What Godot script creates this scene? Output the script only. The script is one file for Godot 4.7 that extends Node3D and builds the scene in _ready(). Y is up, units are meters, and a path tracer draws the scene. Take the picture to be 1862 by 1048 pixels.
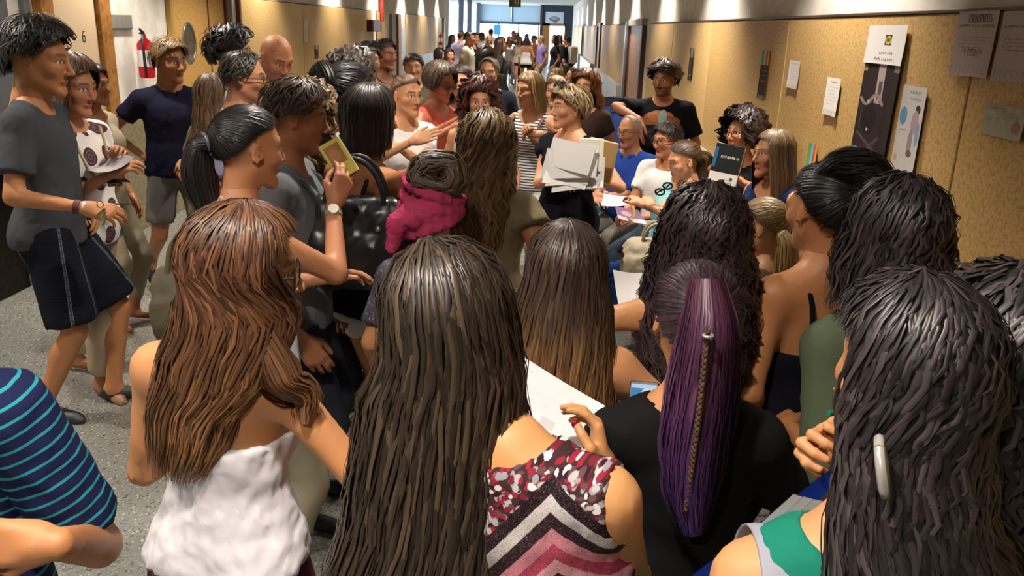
extends Node3D
# A crowded university corridor, looking down from 1.88 m over the heads.

# ---------------------------------------------------------------- field meshing
# A grid of distances; solids are joined with a smooth minimum and meshed as surface nets.
class Vox:
	var xs: PackedFloat32Array
	var ys: PackedFloat32Array
	var zs: PackedFloat32Array
	var nx: int
	var ny: int
	var nz: int
	var h: float
	var f: PackedFloat32Array
	func even(lo: Vector3, hi: Vector3, cell: float) -> Vox:
		return axes(Vox.steps(lo.x, hi.x, cell), Vox.steps(lo.y, hi.y, cell), Vox.steps(lo.z, hi.z, cell), cell)
	func axes(x: PackedFloat32Array, y: PackedFloat32Array, z: PackedFloat32Array, cell: float) -> Vox:
		xs = x; ys = y; zs = z; h = cell
		nx = xs.size(); ny = ys.size(); nz = zs.size()
		f = PackedFloat32Array(); f.resize(nx * ny * nz); f.fill(1.0)
		return self
	static func steps(a: float, b: float, cell: float) -> PackedFloat32Array:
		var o := PackedFloat32Array()
		var n := int(ceil((b - a) / cell)) + 1
		for i in n: o.push_back(a + i * cell)
		return o
	static func first(a: PackedFloat32Array, v: float) -> int:
		return clampi(a.bsearch(v), 0, a.size())
	# tapered capsule from a to b; flat cuts it square at b; sub carves it away
	func cone(a: Vector3, b: Vector3, ra: float, rb: float, k: float, flat := false, sub := false) -> void:
		var r := maxf(ra, rb) + k + 2.6 * h
		var i0 := first(xs, minf(a.x, b.x) - r); var i1 := first(xs, maxf(a.x, b.x) + r)
		var j0 := first(ys, minf(a.y, b.y) - r); var j1 := first(ys, maxf(a.y, b.y) + r)
		var k0 := first(zs, minf(a.z, b.z) - r); var k1 := first(zs, maxf(a.z, b.z) + r)
		var d := b - a
		var l2 := maxf(d.length_squared(), 1e-9)
		var ln := sqrt(l2)
		var dx := d.x / l2; var dy := d.y / l2; var dz := d.z / l2
		var dr := rb - ra
		var ik := 0.25 / k
		for kk in range(k0, k1):
			var pz := zs[kk] - a.z
			for j in range(j0, j1):
				var py := ys[j] - a.y
				var at := (kk * ny + j) * nx
				var tyz := py * dy + pz * dz
				for i in range(i0, i1):
					var px := xs[i] - a.x
					var t := px * dx + tyz
					var u := clampf(t, 0.0, 1.0)
					var ex := px - u * d.x; var ey := py - u * d.y; var ez := pz - u * d.z
					var v := sqrt(ex * ex + ey * ey + ez * ez) - ra - dr * u
					if flat: v = maxf(v, (t - 1.0) * ln)
					var w := f[at + i]
					if sub:
						w = -w
						var g := maxf(k - absf(v - w), 0.0)
						f[at + i] = -(minf(v, w) - g * g * ik)
					else:
						var g2 := maxf(k - absf(v - w), 0.0)
						f[at + i] = minf(v, w) - g2 * g2 * ik
	# ellipsoid with its own axes
	func ball(c: Vector3, r: Vector3, k: float, turn := Basis(), sub := false) -> void:
		var m := maxf(r.x, maxf(r.y, r.z)) + k + 2.6 * h
		var i0 := first(xs, c.x - m); var i1 := first(xs, c.x + m)
		var j0 := first(ys, c.y - m); var j1 := first(ys, c.y + m)
		var k0 := first(zs, c.z - m); var k1 := first(zs, c.z + m)
		var inv := turn.inverse()
		var rm := minf(r.x, minf(r.y, r.z))
		var ik := 0.25 / k
		for kk in range(k0, k1):
			for j in range(j0, j1):
				var at := (kk * ny + j) * nx
				for i in range(i0, i1):
					var p: Vector3 = inv * Vector3(xs[i] - c.x, ys[j] - c.y, zs[kk] - c.z)
					var q := (p / r).length()
					var v := (q - 1.0) * rm if q < 1.0 else (q - 1.0) * q / maxf((p / (r * r)).length() , 1e-6)
					var w := f[at + i]
					if sub:
						w = -w
						var g := maxf(k - absf(v - w), 0.0)
						f[at + i] = -(minf(v, w) - g * g * ik)
					else:
						var g2 := maxf(k - absf(v - w), 0.0)
						f[at + i] = minf(v, w) - g2 * g2 * ik
	# column of ellipses: rows of (height, half width, half depth, centre z); lo/hi cut it square
	func column(t: Transform3D, rows: Array, k: float, lo: float, hi: float, grow := 0.0) -> void:
		var n := 96
		var ya: float = rows[0][0]; var yb: float = rows[-1][0]
		var la := PackedFloat32Array(); var lb := PackedFloat32Array(); var lz := PackedFloat32Array()
		var s := 0
		var wide := 0.0
		for q in n:
			var y := lerpf(ya, yb, q / (n - 1.0))
			while s < rows.size() - 2 and y > rows[s + 1][0]: s += 1
			var u := smoothstep(0.0, 1.0, clampf((y - rows[s][0]) / (rows[s + 1][0] - rows[s][0]), 0.0, 1.0)) * 0.5 + 0.5 * clampf((y - rows[s][0]) / (rows[s + 1][0] - rows[s][0]), 0.0, 1.0)
			la.push_back(lerpf(rows[s][1], rows[s + 1][1], u) + grow)
			lb.push_back(lerpf(rows[s][2], rows[s + 1][2], u) + grow)
			lz.push_back(lerpf(rows[s][3], rows[s + 1][3], u))
			wide = maxf(wide, maxf(la[-1], lb[-1]))
		var box := AABB(t * Vector3(0, ya, 0), Vector3())
		box = box.expand(t * Vector3(0, yb, 0)).grow(wide + k + 2.6 * h)
		var i0 := first(xs, box.position.x); var i1 := first(xs, box.end.x)
		var j0 := first(ys, box.position.y); var j1 := first(ys, box.end.y)
		var k0 := first(zs, box.position.z); var k1 := first(zs, box.end.z)
		var inv := t.affine_inverse()
		lo = maxf(lo, ya)
		hi = minf(hi, yb)
		var ik := 0.25 / k
		var sc := (n - 1) / (yb - ya)
		for kk in range(k0, k1):
			for j in range(j0, j1):
				var at := (kk * ny + j) * nx
				for i in range(i0, i1):
					var p: Vector3 = inv * Vector3(xs[i], ys[j], zs[kk])
					var q := clampf((p.y - ya) * sc, 0.0, n - 1.001)
					var qi := int(q)
					var qf := q - qi
					var a := la[qi] + (la[qi + 1] - la[qi]) * qf
					var b := lb[qi] + (lb[qi + 1] - lb[qi]) * qf
					var ax := p.x / a
					var bz := (p.z - lz[qi]) / b
					var v := (sqrt(ax * ax + bz * bz) - 1.0) * minf(a, b)
					v = maxf(v, maxf(lo - p.y, p.y - hi))
					var w := f[at + i]
					var g := maxf(k - absf(v - w), 0.0)
					f[at + i] = minf(v, w) - g * g * ik
	# keep only the side of the plane that the normal points away from
	func cut(c: Vector3, n: Vector3) -> void:
		n = n.normalized()
		for kk in nz:
			for j in ny:
				var at := (kk * ny + j) * nx
				var yz := (ys[j] - c.y) * n.y + (zs[kk] - c.z) * n.z
				for i in nx:
					var v := (xs[i] - c.x) * n.x + yz
					if v > f[at + i]: f[at + i] = v
	func mesh() -> Array:
		var skip := 1.9 * h
		var sx := 1; var sy := nx; var sz := nx * ny
		var co := PackedInt32Array([0, sx, sy, sx + sy, sz, sx + sz, sy + sz, sx + sy + sz])
		var edges := PackedInt32Array([0,1, 2,3, 4,5, 6,7, 0,2, 1,3, 4,6, 5,7, 0,4, 1,5, 2,6, 3,7])
		var idx := PackedInt32Array(); idx.resize(nx * ny * nz); idx.fill(-1)
		var V := PackedVector3Array()
		var I := PackedInt32Array()
		for k in nz - 1:
			for j in ny - 1:
				var row := (k * ny + j) * nx
				for i in nx - 1:
					var c := row + i
					var f0 := f[c]
					if f0 > skip or f0 < -skip: continue
					var m := 0
					for q in 8:
						if f[c + co[q]] < 0.0: m |= 1 << q
					if m == 0 or m == 255: continue
					var s := Vector3()
					var n := 0
					for e in range(0, 24, 2):
						var a := edges[e]; var b := edges[e + 1]
						var ia := (m >> a) & 1; var ib := (m >> b) & 1
						if ia == ib: continue
						var fa := f[c + co[a]]; var fb := f[c + co[b]]
						var t := fa / (fa - fb)
						s += Vector3((a & 1) + t * ((b & 1) - (a & 1)), ((a >> 1) & 1) + t * (((b >> 1) & 1) - ((a >> 1) & 1)), (a >> 2) + t * ((b >> 2) - (a >> 2)))
						n += 1
					s /= n
					idx[c] = V.size()
					V.push_back(Vector3(xs[i] + s.x * (xs[i + 1] - xs[i]), ys[j] + s.y * (ys[j + 1] - ys[j]), zs[k] + s.z * (zs[k + 1] - zs[k])))
					var inside := f0 < 0.0
					for ax in 3:
						var da := sx if ax == 0 else (sy if ax == 1 else sz)
						if (f[c + da] < 0.0) == inside: continue
						var du := sy if ax == 0 else (sz if ax == 1 else sx)
						var dv := sz if ax == 0 else (sx if ax == 1 else sy)
						if c - du - dv < 0: continue
						var p0 := idx[c]; var p1 := idx[c - du]; var p2 := idx[c - du - dv]; var p3 := idx[c - dv]
						if p1 < 0 or p2 < 0 or p3 < 0: continue
						if inside:
							I.append_array([p0, p2, p1, p0, p3, p2])
						else:
							I.append_array([p0, p1, p2, p0, p2, p3])
		return [V, I]

static func relax(V: PackedVector3Array, I: PackedInt32Array, times := 2) -> void:
	for q in times:
		var s := PackedVector3Array(); s.resize(V.size())
		var n := PackedInt32Array(); n.resize(V.size())
		for t in range(0, I.size(), 3):
			var a := I[t]; var b := I[t + 1]; var c := I[t + 2]
			s[a] += V[b]; s[b] += V[c]; s[c] += V[a]
			n[a] += 1; n[b] += 1; n[c] += 1
		for i in V.size():
			if n[i] > 0: V[i] = V[i].lerp(s[i] / n[i], 0.55)

static func normals_of(V: PackedVector3Array, I: PackedInt32Array) -> PackedVector3Array:
	var N := PackedVector3Array(); N.resize(V.size())
	for t in range(0, I.size(), 3):
		var a := I[t]; var b := I[t + 1]; var c := I[t + 2]
		var n := (V[c] - V[a]).cross(V[b] - V[a])
		N[a] += n; N[b] += n; N[c] += n
	for i in N.size(): N[i] = N[i].normalized()
	return N

# growing lists of vertices, normals, colours and uvs that end as one mesh
class Soup:
	var V := PackedVector3Array()
	var N := PackedVector3Array()
	var C := PackedColorArray()
	var U := PackedVector2Array()
	var I := PackedInt32Array()
	func add(v: PackedVector3Array, n: PackedVector3Array, i: PackedInt32Array, c, t := Transform3D()) -> void:
		var o := V.size()
		var b := t.basis
		var flip := b.determinant() < 0.0
		if t != Transform3D():
			V.append_array(t * v)
			var nb := b.inverse().transposed()
			for q in n: N.push_back((nb * q).normalized())
		else:
			V.append_array(v); N.append_array(n)
		if c is Color:
			var cc := PackedColorArray(); cc.resize(v.size()); cc.fill(c); C.append_array(cc)
		else:
			C.append_array(c)
		if flip:
			for q in range(0, i.size(), 3): I.append_array([i[q] + o, i[q + 2] + o, i[q + 1] + o])
		elif o == 0: I.append_array(i)
		else:
			for q in i: I.push_back(q + o)
	# a tube along points, radius per point, side count, colours per point
	func tube(p: PackedVector3Array, r: PackedFloat32Array, sides: int, c, flat := 1.0, up := Vector3.UP, cap := true) -> void:
		var o := V.size()
		var n := p.size()
		var last := up
		for i in n:
			var t := (p[mini(i + 1, n - 1)] - p[maxi(i - 1, 0)]).normalized()
			var s := t.cross(last)
			if s.length() < 1e-4: s = t.cross(Vector3(0.3, 0.5, 0.81))
			s = s.normalized()
			last = s.cross(t).normalized()
			for q in sides:
				var a := TAU * q / sides
				var d := s * cos(a) + last * sin(a) * flat
				V.push_back(p[i] + d * r[i])
				N.push_back((s * cos(a) * flat + last * sin(a)).normalized())
				C.push_back(c if c is Color else c[i])
				U.push_back(Vector2(q / float(sides), i / float(n)))
		for i in n - 1:
			for q in sides:
				var a := o + i * sides + q; var b := o + i * sides + (q + 1) % sides
				I.append_array([a, b, a + sides, b, b + sides, a + sides])
		if cap:
			for e in [0, n - 1]:
				var o2 := V.size()
				var t := (p[1] - p[0]) if e == 0 else (p[n - 1] - p[n - 2])
				for q in sides:
					V.push_back(V[o + e * sides + q]); N.push_back(-t.normalized() if e == 0 else t.normalized()); C.push_back(c if c is Color else c[e]); U.push_back(Vector2())
				for q in range(1, sides - 1):
					I.append_array([o2, o2 + q, o2 + q + 1] if e else [o2, o2 + q + 1, o2 + q])
	func ball_at(c: Vector3, rad: float, col := Color.WHITE) -> void:
		var p := PackedVector3Array(); var r := PackedFloat32Array()
		for q in 9:
			var a := PI * q / 8.0
			p.push_back(c + Vector3(0, -cos(a) * rad, 0)); r.push_back(maxf(sin(a) * rad, 0.0003))
		var n0 := N.size()
		tube(p, r, 12, col, 1.0, Vector3.FORWARD, false)
		for q in range(n0, N.size()): N[q] = (V[q] - c).normalized()
	# box with chamfered look: plain six faces
	func box(t: Transform3D, s: Vector3, c := Color.WHITE) -> void:
		for ax in 3:
			for sg in [-1.0, 1.0]:
				var n := Vector3(); n[ax] = sg
				var u := Vector3(); u[(ax + 1) % 3] = 1.0
				var w := n.cross(u)
				var o := V.size()
				for q in [Vector2(-1, -1), Vector2(1, -1), Vector2(1, 1), Vector2(-1, 1)]:
					var p: Vector3 = (n + u * q.x + w * q.y) * s * 0.5
					V.push_back(t * p); N.push_back((t.basis * n).normalized()); C.push_back(c)
					var uv := Vector2(p.z, -p.y) if ax == 0 else (Vector2(p.x, p.z) if ax == 1 else Vector2(p.x, -p.y))
					var ss := Vector2(s.z, s.y) if ax == 0 else (Vector2(s.x, s.z) if ax == 1 else Vector2(s.x, s.y))
					U.push_back(uv / ss + Vector2(0.5, 0.5))
				I.append_array([o, o + 2, o + 1, o, o + 3, o + 2])
	# box whose twelve edges are chamfered by e
	func cbox(t: Transform3D, s: Vector3, e: float, c := Color.WHITE) -> void:
		for ax in 3:
			for sg in [-1.0, 1.0]:
				var n := Vector3(); n[ax] = sg
				var u := Vector3(); u[(ax + 1) % 3] = 1.0
				var w := n.cross(u)
				var o := V.size()
				var hs := s * 0.5
				for q in [Vector2(-1, -1), Vector2(1, -1), Vector2(1, 1), Vector2(-1, 1)]:
					V.push_back(t * (n * hs + (u * q.x) * (hs - Vector3.ONE * e) + (w * q.y) * (hs - Vector3.ONE * e)))
					N.push_back((t.basis * n).normalized()); C.push_back(c); U.push_back(Vector2(q.x, -q.y) * 0.5 + Vector2(0.5, 0.5))
				I.append_array([o, o + 2, o + 1, o, o + 3, o + 2])
		var hs := s * 0.5
		var inn := hs - Vector3.ONE * e
		for ax in 3:
			for sa in [-1.0, 1.0]:
				for sb in [-1.0, 1.0]:
					var a := (ax + 1) % 3; var b := (ax + 2) % 3
					var pts := []
					for l in [-1.0, 1.0]:
						var p1 := Vector3(); p1[ax] = l * inn[ax]; p1[a] = sa * hs[a]; p1[b] = sb * inn[b]
						var p2 := Vector3(); p2[ax] = l * inn[ax]; p2[a] = sa * inn[a]; p2[b] = sb * hs[b]
						pts.append_array([p1, p2])
					var n := Vector3(); n[a] = sa; n[b] = sb
					quad(t * pts[0], t * pts[1], t * pts[3], t * pts[2], (t.basis * n).normalized(), c)
	func quad(a: Vector3, b: Vector3, c2: Vector3, d: Vector3, n: Vector3, c := Color.WHITE) -> void:
		var o := V.size()
		V.append_array([a, b, c2, d])
		for q in 4: N.push_back(n); C.push_back(c)
		U.append_array([Vector2(0, 1), Vector2(1, 1), Vector2(1, 0), Vector2(0, 0)])
		if (b - a).cross(c2 - a).dot(n) > 0: I.append_array([o, o + 2, o + 1, o, o + 3, o + 2])
		else: I.append_array([o, o + 1, o + 2, o, o + 2, o + 3])
	# sheet of paper or cloth: nu x nv grid given by a function of (u, v), with thickness
	func sheet(nu: int, nv: int, fn: Callable, th: float, c := Color.WHITE) -> void:
		var P := PackedVector3Array()
		for j in nv + 1:
			for i in nu + 1: P.push_back(fn.call(i / float(nu), j / float(nv)))
		var idx := PackedInt32Array()
		for j in nv:
			for i in nu:
				var a := j * (nu + 1) + i
				idx.append_array([a, a + 1, a + nu + 1, a + 1, a + nu + 2, a + nu + 1])
		var nn := PackedVector3Array(); nn.resize(P.size())
		for t in range(0, idx.size(), 3):
			var g := (P[idx[t + 2]] - P[idx[t]]).cross(P[idx[t + 1]] - P[idx[t]])
			for q in 3: nn[idx[t + q]] += g
		for sd in 2:
			var o := V.size()
			for q in P.size():
				var g := nn[q].normalized()
				V.push_back(P[q] + g * (th * (0.5 if sd == 0 else -0.5))); N.push_back(g if sd == 0 else -g); C.push_back(c)
				U.push_back(Vector2((q % (nu + 1)) / float(nu), (q / (nu + 1)) / float(nv)))
			for t in range(0, idx.size(), 3):
				if sd == 0: I.append_array([idx[t] + o, idx[t + 1] + o, idx[t + 2] + o])
				else: I.append_array([idx[t] + o, idx[t + 2] + o, idx[t + 1] + o])
		var o2 := V.size() - 2 * P.size()
		var ring := PackedInt32Array()
		for i in nu: ring.push_back(i)
		for j in nv: ring.push_back(j * (nu + 1) + nu)
		for i in nu: ring.push_back(nv * (nu + 1) + nu - i)
		for j in nv: ring.push_back((nv - j) * (nu + 1))
		for q in ring.size():
			var a := ring[q]; var b := ring[(q + 1) % ring.size()]
			I.append_array([o2 + a, o2 + P.size() + a, o2 + b, o2 + b, o2 + P.size() + a, o2 + P.size() + b])
	func done(mat: Material) -> ArrayMesh:
		var a := []
		a.resize(Mesh.ARRAY_MAX)
		a[Mesh.ARRAY_VERTEX] = V; a[Mesh.ARRAY_NORMAL] = N; a[Mesh.ARRAY_INDEX] = I
		if C.size() == V.size(): a[Mesh.ARRAY_COLOR] = C
		if U.size() == V.size(): a[Mesh.ARRAY_TEX_UV] = U
		var m := ArrayMesh.new()
		m.add_surface_from_arrays(Mesh.PRIMITIVE_TRIANGLES, a)
		m.surface_set_material(0, mat)
		return m

# ---------------------------------------------------------------- objects
var used := {}
func numbered(called: String) -> String:
	var n: int = used.get(called, -1) + 1
	used[called] = n
	return called if n == 0 else "%s_%03d" % [called, n]
func put(called: String, m: Mesh, parent: Node = null) -> MeshInstance3D:
	var o := MeshInstance3D.new()
	o.mesh = m
	o.name = numbered(called) if parent == null else called
	(self if parent == null else parent).add_child(o, true)
	return o
func tag(o: Node, label: String, category: String, group := "", kind := "") -> Node:
	o.set_meta("label", label)
	o.set_meta("category", category)
	if group: o.set_meta("group", group)
	if kind: o.set_meta("kind", kind)
	return o
func base(called: String, at := Vector3(), yaw := 0.0) -> Node3D:
	var o := Node3D.new()
	o.name = numbered(called)
	add_child(o)
	o.position = at
	o.rotation.y = yaw
	return o
func structure(called: String, m: Mesh) -> MeshInstance3D:
	var o := put(called, m)
	o.set_meta("kind", "structure")
	return o
static func lin(c) -> Color:
	var q: Color = Color(c) if c is String else c
	return q.srgb_to_linear()
static func mat(c, rough := 0.6, spec := 0.5, metal := 0.0) -> StandardMaterial3D:
	var m := StandardMaterial3D.new()
	m.albedo_color = Color(c) if c is String else c
	m.roughness = rough
	m.metallic_specular = spec
	m.metallic = metal
	return m
static func vmat(rough := 0.6, spec := 0.5) -> StandardMaterial3D:
	var m := mat(Color.WHITE, rough, spec)
	m.vertex_color_use_as_albedo = true
	return m
func T(at := Vector3(), rx := 0.0, ry := 0.0, rz := 0.0) -> Transform3D:
	return Transform3D(Basis.from_euler(Vector3(deg_to_rad(rx), deg_to_rad(ry), deg_to_rad(rz))), at)
func look(at: Vector3, z: Vector3, y := Vector3.UP) -> Transform3D:   # +z along z
	z = z.normalized()
	var x := y.cross(z)
	if x.length() < 1e-3: x = Vector3.RIGHT.cross(z)
	x = x.normalized()
	return Transform3D(Basis(x, z.cross(x), z), at)

# ---------------------------------------------------------------- people
var rng := RandomNumberGenerator.new()
var SKIN := vmat(0.5, 0.45)
var HAIR := vmat(0.42, 0.5)
var heads := {}
var hands := {}
var folds := FastNoiseLite.new()

# region of the head a point lies in: 0 skin, 1 lips, 2 white of the eye, 3 iris, 4 brow, 5 beard, 6 cheek, 7 lash line
static func face_region(p: Vector3) -> int:
	var ax := absf(p.x)
	if p.z > 0.02:
		var e := Vector2(ax - 0.031, p.y - 0.004)
		if p.z > 0.06:
			var q := Vector2(e.x / 0.0145, (e.y - 0.0003) / 0.0062).length()
			if q < 1.0: return 3 if absf(ax - 0.031) < 0.0056 else 2
			if q < 1.4 and e.y > 0.0: return 7
			if ax < 0.0215 - absf(p.y + 0.0645) * 0.7 and p.y < -0.0575 and p.y > -0.0715: return 1
		var arch := 0.026 + 0.004 * (1.0 - pow((ax - 0.032) / 0.02, 2.0))
		if ax > 0.011 and ax < 0.052 and absf(p.y - arch) < 0.0048: return 4
		if p.y < -0.045 and (p.y < -0.078 or ax > 0.027 or p.y > -0.058): return 5
		if ax > 0.03 and p.y < -0.012 and p.y > -0.045: return 6
	elif p.z > -0.03 and p.y < -0.04 and ax > 0.04: return 5
	return 0

func head_template(fem: bool, fine: int) -> Array:
	var key := [fem, fine]
	if heads.has(key): return heads[key]
	var front: float = [0.012, 0.0072, 0.0046][fine]
	var back: float = [0.016, 0.014, 0.013][fine]
	var side: float = [0.013, 0.0074, 0.0052][fine]
	var z := Vox.steps(-0.125, 0.03, back)
	z.append_array(Vox.steps(z[-1] + front, 0.125, front))
	var y := Vox.steps(-0.205, -0.13, back)
	y.append_array(Vox.steps(y[-1] + front, 0.05, front))
	y.append_array(Vox.steps(y[-1] + back, 0.125, back))
	var v := Vox.new().axes(Vox.steps(-0.099, 0.1, side), y, z, back * 0.8)
	v.ball(Vector3(0, 0.025, -0.013), Vector3(0.074, 0.086, 0.092), 0.01)
	v.ball(Vector3(0, -0.03, 0.022), Vector3(0.058 if not fem else 0.056, 0.076, 0.064), 0.03)
	var jaw := 0.05 if not fem else 0.044
	v.cone(Vector3(-jaw, -0.052, 0.0), Vector3(-0.012, -0.1, 0.066), 0.019, 0.015, 0.025)
	v.cone(Vector3(jaw, -0.052, 0.0), Vector3(0.012, -0.1, 0.066), 0.019, 0.015, 0.025)
	v.ball(Vector3(0, -0.1, 0.07), Vector3(0.017, 0.014, 0.013), 0.02)
	for s in [-1.0, 1.0]:
		v.ball(Vector3(s * 0.043, -0.022, 0.056), Vector3(0.019, 0.017, 0.018), 0.03)
		v.cone(Vector3(s * 0.014, 0.021, 0.078), Vector3(s * 0.045, 0.023, 0.062), 0.009 if fem else 0.011, 0.009, 0.02)
	for s in [-1.0, 1.0]:
		v.ball(Vector3(s * 0.031, 0.002, 0.091), Vector3(0.016, 0.011, 0.014), 0.012, Basis(), true)
		v.ball(Vector3(s * 0.031, 0.003, 0.0655), Vector3(0.0145, 0.0125, 0.0135), 0.003)
	var nl := 0.102 if fem else 0.106
	v.cone(Vector3(0, 0.014, 0.079), Vector3(0, -0.03, nl), 0.007, 0.0105, 0.012)
	for s in [-1.0, 1.0]: v.ball(Vector3(s * 0.011, -0.035, nl - 0.012), Vector3(0.0075, 0.007, 0.01), 0.006)
	v.cone(Vector3(-0.017, -0.0605, 0.079), Vector3(0, -0.0585, 0.0865), 0.0042, 0.0048, 0.007)
	v.cone(Vector3(0.017, -0.0605, 0.079), Vector3(0, -0.0585, 0.0865), 0.0042, 0.0048, 0.007)
	v.cone(Vector3(-0.012, -0.0675, 0.081), Vector3(0.012, -0.0675, 0.081), 0.0052, 0.0052, 0.007)
	v.cone(Vector3(-0.021, -0.064, 0.0885), Vector3(0.021, -0.064, 0.0885), 0.002, 0.002, 0.004, false, true)
	for s in [-1.0, 1.0]:
		var t := Basis.from_euler(Vector3(-0.2, s * 0.35, 0))
		v.ball(Vector3(s * 0.079, -0.008, -0.012), Vector3(0.008, 0.031, 0.019), 0.006, t)
		v.ball(Vector3(s * 0.087, -0.006, -0.006), Vector3(0.005, 0.018, 0.009), 0.005, t, true)
	v.cone(Vector3(0, -0.05, -0.018), Vector3(0, -0.2, -0.04), 0.05 if fem else 0.058, 0.052 if fem else 0.062, 0.03)
	var m := v.mesh()
	var reg := PackedByteArray()
	for p in m[0]: reg.push_back(face_region(p))
	heads[key] = [m[0], normals_of(m[0], m[1]), m[1], reg]
	return heads[key]

# a right hand, palm down (-y), fingers along +z, thumb towards +x
func hand_template(pose: String, cell := 0.0052) -> Array:
	var key := pose + str(cell)
	if hands.has(key): return hands[key]
	var curl: Array = {"relaxed": [18, 26, 16], "flat": [5, 6, 4], "grip": [62, 78, 45], "hold": [38, 30, 18], "cup": [30, 38, 24], "curl": [48, 92, 30]}[pose]
	var tc: float = {"relaxed": 0.3, "flat": 0.1, "grip": 0.9, "hold": 0.75, "cup": 0.55, "curl": 0.7}[pose]
	var v := Vox.new().even(Vector3(-0.06, -0.115, -0.045), Vector3(0.085, 0.035, 0.2), cell)
	v.cone(Vector3(0, 0, -0.012), Vector3(0, 0, 0.014), 0.024, 0.026, 0.01)
	var kx := [0.028, 0.0095, -0.009, -0.027]
	var kz := [0.086, 0.092, 0.088, 0.078]
	var ln := [0.07, 0.078, 0.073, 0.057]
	var rr := [0.0088, 0.009, 0.0086, 0.0076]
	for q in 4:
		v.cone(Vector3(kx[q] * 0.55, 0, 0.01), Vector3(kx[q], 0, kz[q]), 0.0145, 0.0115, 0.012)
	v.ball(Vector3(0.018, -0.01, 0.035), Vector3(0.016, 0.012, 0.028), 0.012)
	v.ball(Vector3(-0.02, -0.009, 0.035), Vector3(0.012, 0.011, 0.03), 0.012)
	for q in 4:
		var p := Vector3(kx[q], 0, kz[q])
		var a := 0.0
		var spread: float = kx[q] * 1.3 * (1.0 if pose != "grip" else 0.3)
		for s in 3:
			a += deg_to_rad(curl[s] * (1.0 + (q - 1.5) * 0.08))
			var l: float = ln[q] * [0.46, 0.31, 0.23][s]
			var n := p + Vector3(sin(spread) * cos(a), -sin(a), cos(spread) * cos(a)) * l
			v.cone(p, n, rr[q] * [1.05, 0.95, 0.86][s], rr[q] * [0.95, 0.86, 0.74][s], 0.003)
			p = n
	var tb := Vector3(0.022, -0.008, 0.022)
	var t1 := Vector3(0.045, -0.014 - 0.012 * tc, 0.05)
	var t2 := Vector3(0.056 - 0.022 * tc, -0.018 - 0.022 * tc, 0.08 - 0.003 * tc)
	var t3 := Vector3(0.062 - 0.045 * tc, -0.02 - 0.03 * tc, 0.104 - 0.002 * tc)
	v.cone(tb, t1, 0.014, 0.0115, 0.01)
	v.cone(t1, t2, 0.0108, 0.0098, 0.004)
	v.cone(t2, t3, 0.0096, 0.0082, 0.003)
	var m := v.mesh()
	hands[key] = [m[0], normals_of(m[0], m[1]), m[1]]
	return hands[key]

const ROWS_F := [[-0.135, 0.05, 0.05, -0.01], [-0.09, 0.158, 0.1, -0.012], [-0.03, 0.172, 0.112, -0.015], [0.03, 0.166, 0.106, -0.012], [0.09, 0.146, 0.092, -0.004], [0.15, 0.126, 0.084, 0.0], [0.22, 0.13, 0.086, 0.0], [0.3, 0.143, 0.096, 0.002], [0.36, 0.152, 0.092, -0.006], [0.41, 0.152, 0.076, -0.016], [0.445, 0.12, 0.062, -0.022], [0.475, 0.07, 0.052, -0.022], [0.51, 0.04, 0.04, -0.02]]
const ROWS_M := [[-0.135, 0.05, 0.05, -0.01], [-0.09, 0.15, 0.1, -0.01], [-0.03, 0.163, 0.11, -0.012], [0.03, 0.16, 0.106, -0.008], [0.09, 0.152, 0.098, 0.0], [0.15, 0.146, 0.096, 0.003], [0.22, 0.152, 0.1, 0.004], [0.3, 0.168, 0.108, 0.004], [0.36, 0.178, 0.105, -0.004], [0.41, 0.176, 0.085, -0.016], [0.445, 0.135, 0.066, -0.022], [0.475, 0.08, 0.055, -0.022], [0.51, 0.045, 0.045, -0.02]]

func bend(a: Vector3, b: Vector3, l1: float, l2: float, hint: Vector3) -> Array:   # middle joint and end of a two-bone chain
	var d := b - a
	var r := clampf(d.length(), absf(l1 - l2) + 0.02, (l1 + l2) * 0.995)
	d = d.normalized()
	b = a + d * r
	var x := (l1 * l1 - l2 * l2 + r * r) / (2.0 * r)
	var y := sqrt(maxf(l1 * l1 - x * x, 0.0))
	var s := (hint - d * hint.dot(d)).normalized()
	return [a + d * x + s * y, b]

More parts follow.
